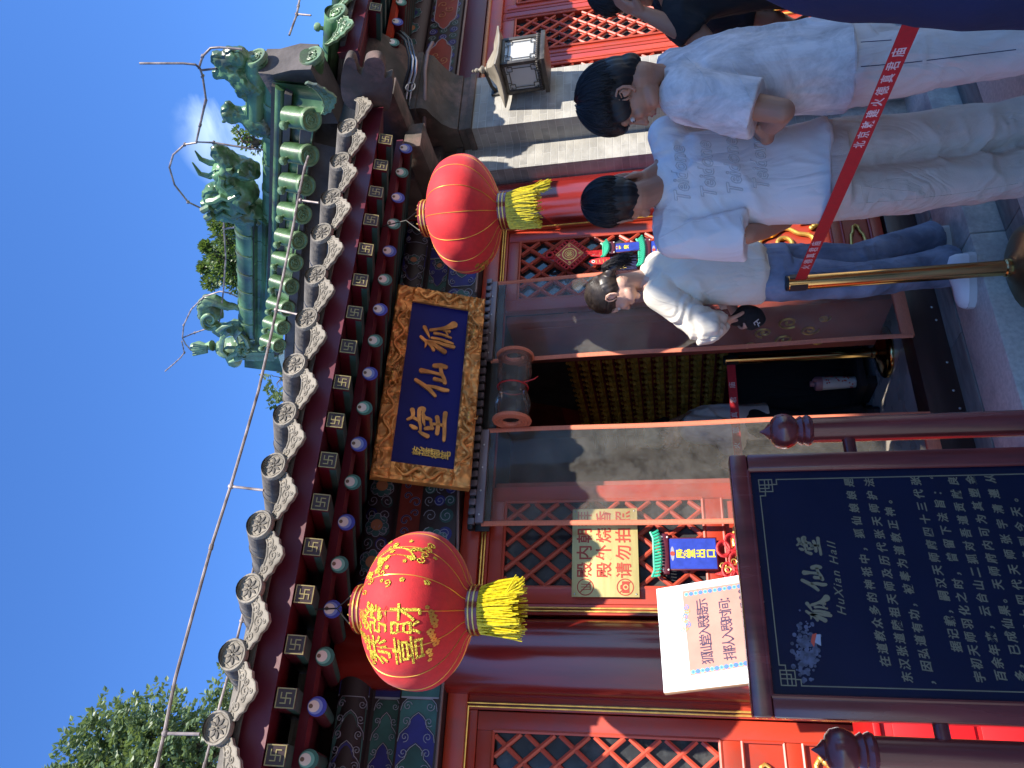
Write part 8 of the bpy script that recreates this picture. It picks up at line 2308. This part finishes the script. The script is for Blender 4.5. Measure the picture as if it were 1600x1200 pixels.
# --- two more visitors at the right edge, behind the man with folded arms
def back_visitor(label, px, py, depth, ground, heading, shirt_mat, seed, raised, hk=0.98, pitch=10):
    c = at(px, py, depth); H_ = (c.z+0.115-ground)
    Pp = Pose(c.x+0.02, c.y, ground, heading, H_)
    t = thing('person', label, 'person', (c.x, c.y, ground), 'visitors before the hall')
    Hh = hframe(c-Vector((0, 0, 0.02)), heading, pitch)
    sL_, sR_ = Pp(-0.17, 0, 1.40), Pp(0.17, 0, 1.40)
    if raised: eL_, wL_ = at(1098, 62, depth-0.05), at(1010, 22, depth-0.08)
    else: eL_, wL_ = Pp(-0.24, 0.0, 1.12), Pp(-0.2, 0.18, 0.98)
    eR_, wR_ = Pp(0.24, 0, 1.12), Pp(0.22, 0.15, 0.92)
    lg = [[(Pp(s*0.09, 0, 0.92), 0.075), (Pp(s*0.09, 0.02, 0.48), 0.05), (Pp(s*0.1, 0, 0.09), 0.035)] for s in (-1, 1)]
    make_body(Pp, Hh, hk, M['skin'], t, [[(sL_, 0.045), (sL_.lerp(eL_, 0.5), 0.045), (eL_, 0.042), (eL_.lerp(wL_, 0.35), 0.042), (wL_, 0.026)], [(sR_, 0.045), (eR_, 0.038), (wR_, 0.026)]],
              [((wL_, (at(962, 4, depth-0.08)-wL_) if raised else Vector((0.2, 0.5, -0.8)), RIGHT if raised else Vector((1, 0, 0))), dict(side=-1 if raised else 1, curl=(0.25, 0.3, 0.3))), ((wR_, Vector((0, 0.3, -1)), Vector((-1, 0, 0))), dict(side=1))], lg, [(Pp(0, 0, 1.36), 0.10), (Pp(0, 0, 0.95), 0.11)], voxel=0.0055)
    hair_cap('hair', Hh, hk, [((0, -0.022, 0.048), (0.085, 0.100, 0.090)), ((0, -0.045, 0.005), (0.082, 0.078, 0.085)), ((0, 0.050, 0.070), (0.062, 0.045, 0.040)), ((0, -0.065, -0.045), (0.055, 0.045, 0.050))], M['hair'], t, 0.006, 0.005, seed,
             strands_crown(Hh, hk, (0.088, 0.106, 0.100), (0, -0.02, 0.042), lambda ph: 1.35+0.80*((1-math.cos(ph))/2)**0.8, 900, M['hair'], seed, 0.0014))
    lv = [(0, 0, 0.86, 0.18, 0.125), (0, 0, 1.05, 0.17, 0.12), (0, -0.01, 1.28, 0.18, 0.118), (0, -0.01, 1.39, 0.165, 0.092), (0, -0.01, 1.43, 0.11, 0.072), (0, -0.01, 1.465, 0.066, 0.058)]
    shirt(Pp, 'shirt', shirt_mat, t, lv, [[(Pp(-0.11, -0.01, 1.385), 0.075), (sL_, 0.075), (sL_.lerp(eL_, 0.7), 0.08)], [(Pp(0.11, -0.01, 1.385), 0.075), (sR_, 0.075), (sR_.lerp(eR_, 0.7), 0.08)]], 0.011, [wrinkle(0.012, 6, seed)])
    trousers(Pp, 'trousers', M['blackcloth'], t, [(0, 0, 0.78, 0.165, 0.13), (0, 0, 0.95, 0.165, 0.125)], [[(l_[0][0], 0.10), (l_[1][0], 0.085), (l_[2][0], 0.085)] for l_ in lg], 0.014, [wrinkle(0.01, 6, seed+1)])
    for l_ in lg:
        f = Pp.T.to_3x3() @ Vector((0, 1, 0)); a_ = l_[2][0]; h_ = Vector((a_.x, a_.y, 0))-f*0.07; shoe('shoe', h_, h_+f*0.26, ground, t, M['shoe'], M['sole'])
    return t
back_visitor('person with one forearm raised to dark hair, behind the folded arms', 968, -16, 2.92, 0.0, 20, M['blackcloth'], 51, True)
back_visitor('short person with black hair and black collar beside the red lattice at the right edge', 1066, -10, 3.25, 0.13, 30, M['blackcloth'], 61, False, 1.0, 15)

# --- worshipper in white inside the hall
Pi = Pose(onY(1160, 660, 4.62).x, 4.62, 0.18, -60, 1.42)
t = thing('person', 'person in a loose white shirt inside the dark hall, half hidden by the curtain', 'person', (Pi.T.translation.x, 4.62, 0.18), 'visitors before the hall')
Hh = hframe(Pi(0, 0.08, 1.62), -60, 30)
lg = [[(Pi(s*0.09, 0, 0.92), 0.075), (Pi(s*0.09, 0.02, 0.48), 0.05), (Pi(s*0.1, 0, 0.09), 0.035)] for s in (-1, 1)]
arms = [[(Pi(s*0.17, 0.02, 1.40), 0.045), (Pi(s*0.22, 0.06, 1.12), 0.04), (Pi(s*0.06, 0.25, 1.08), 0.027)] for s in (-1, 1)]
make_body(Pi, Hh, 0.95, M['skin'], t, arms, [((a[2][0], Pi(0, 0.33, 1.14)-a[2][0], Pi.T.to_3x3() @ Vector((-s, 0, 0))), dict(side=s, curl=(0.3, 0.3, 0.2))) for a, s in zip(arms, (-1, 1))], lg, [(Pi(0, 0, 1.36), 0.10), (Pi(0, 0, 0.95), 0.11)], voxel=0.006)
hair_cap('hair', Hh, 0.95, [((0, -0.022, 0.048), (0.085, 0.100, 0.090)), ((0, -0.045, 0.005), (0.082, 0.078, 0.085)), ((0, -0.065, -0.045), (0.055, 0.045, 0.050))], M['hair'], t, 0.007, 0.005, 71)
lv = [(0, 0, 0.80, 0.20, 0.15), (0, 0, 0.95, 0.19, 0.14), (0, -0.02, 1.15, 0.18, 0.13), (0, -0.02, 1.30, 0.19, 0.12), (0, -0.01, 1.40, 0.165, 0.095), (0, 0.0, 1.44, 0.10, 0.07), (0, 0.01, 1.47, 0.06, 0.055)]
shirt(Pi, 'shirt', M['cloth_white'], t, lv, [[(a[0][0], 0.085), (a[1][0], 0.09), (a[1][0].lerp(a[2][0], 0.6), 0.09)] for a in arms], 0.010, [wrinkle(0.018, 6, 73, (1, 1, 0.6))])
trousers(Pi, 'trousers', M['blackcloth'], t, [(0, 0, 0.78, 0.165, 0.13), (0, 0, 0.95, 0.165, 0.125)], [[(l_[0][0], 0.10), (l_[1][0], 0.085), (l_[2][0], 0.085)] for l_ in lg], 0.014, [wrinkle(0.01, 6, 75)])
for l_ in lg:
    f = Pi.T.to_3x3() @ Vector((0, 1, 0)); a_ = l_[2][0]; h_ = Vector((a_.x, a_.y, 0))-f*0.07; shoe('shoe', h_, h_+f*0.25, 0.18, t, M['black'], M['black'])
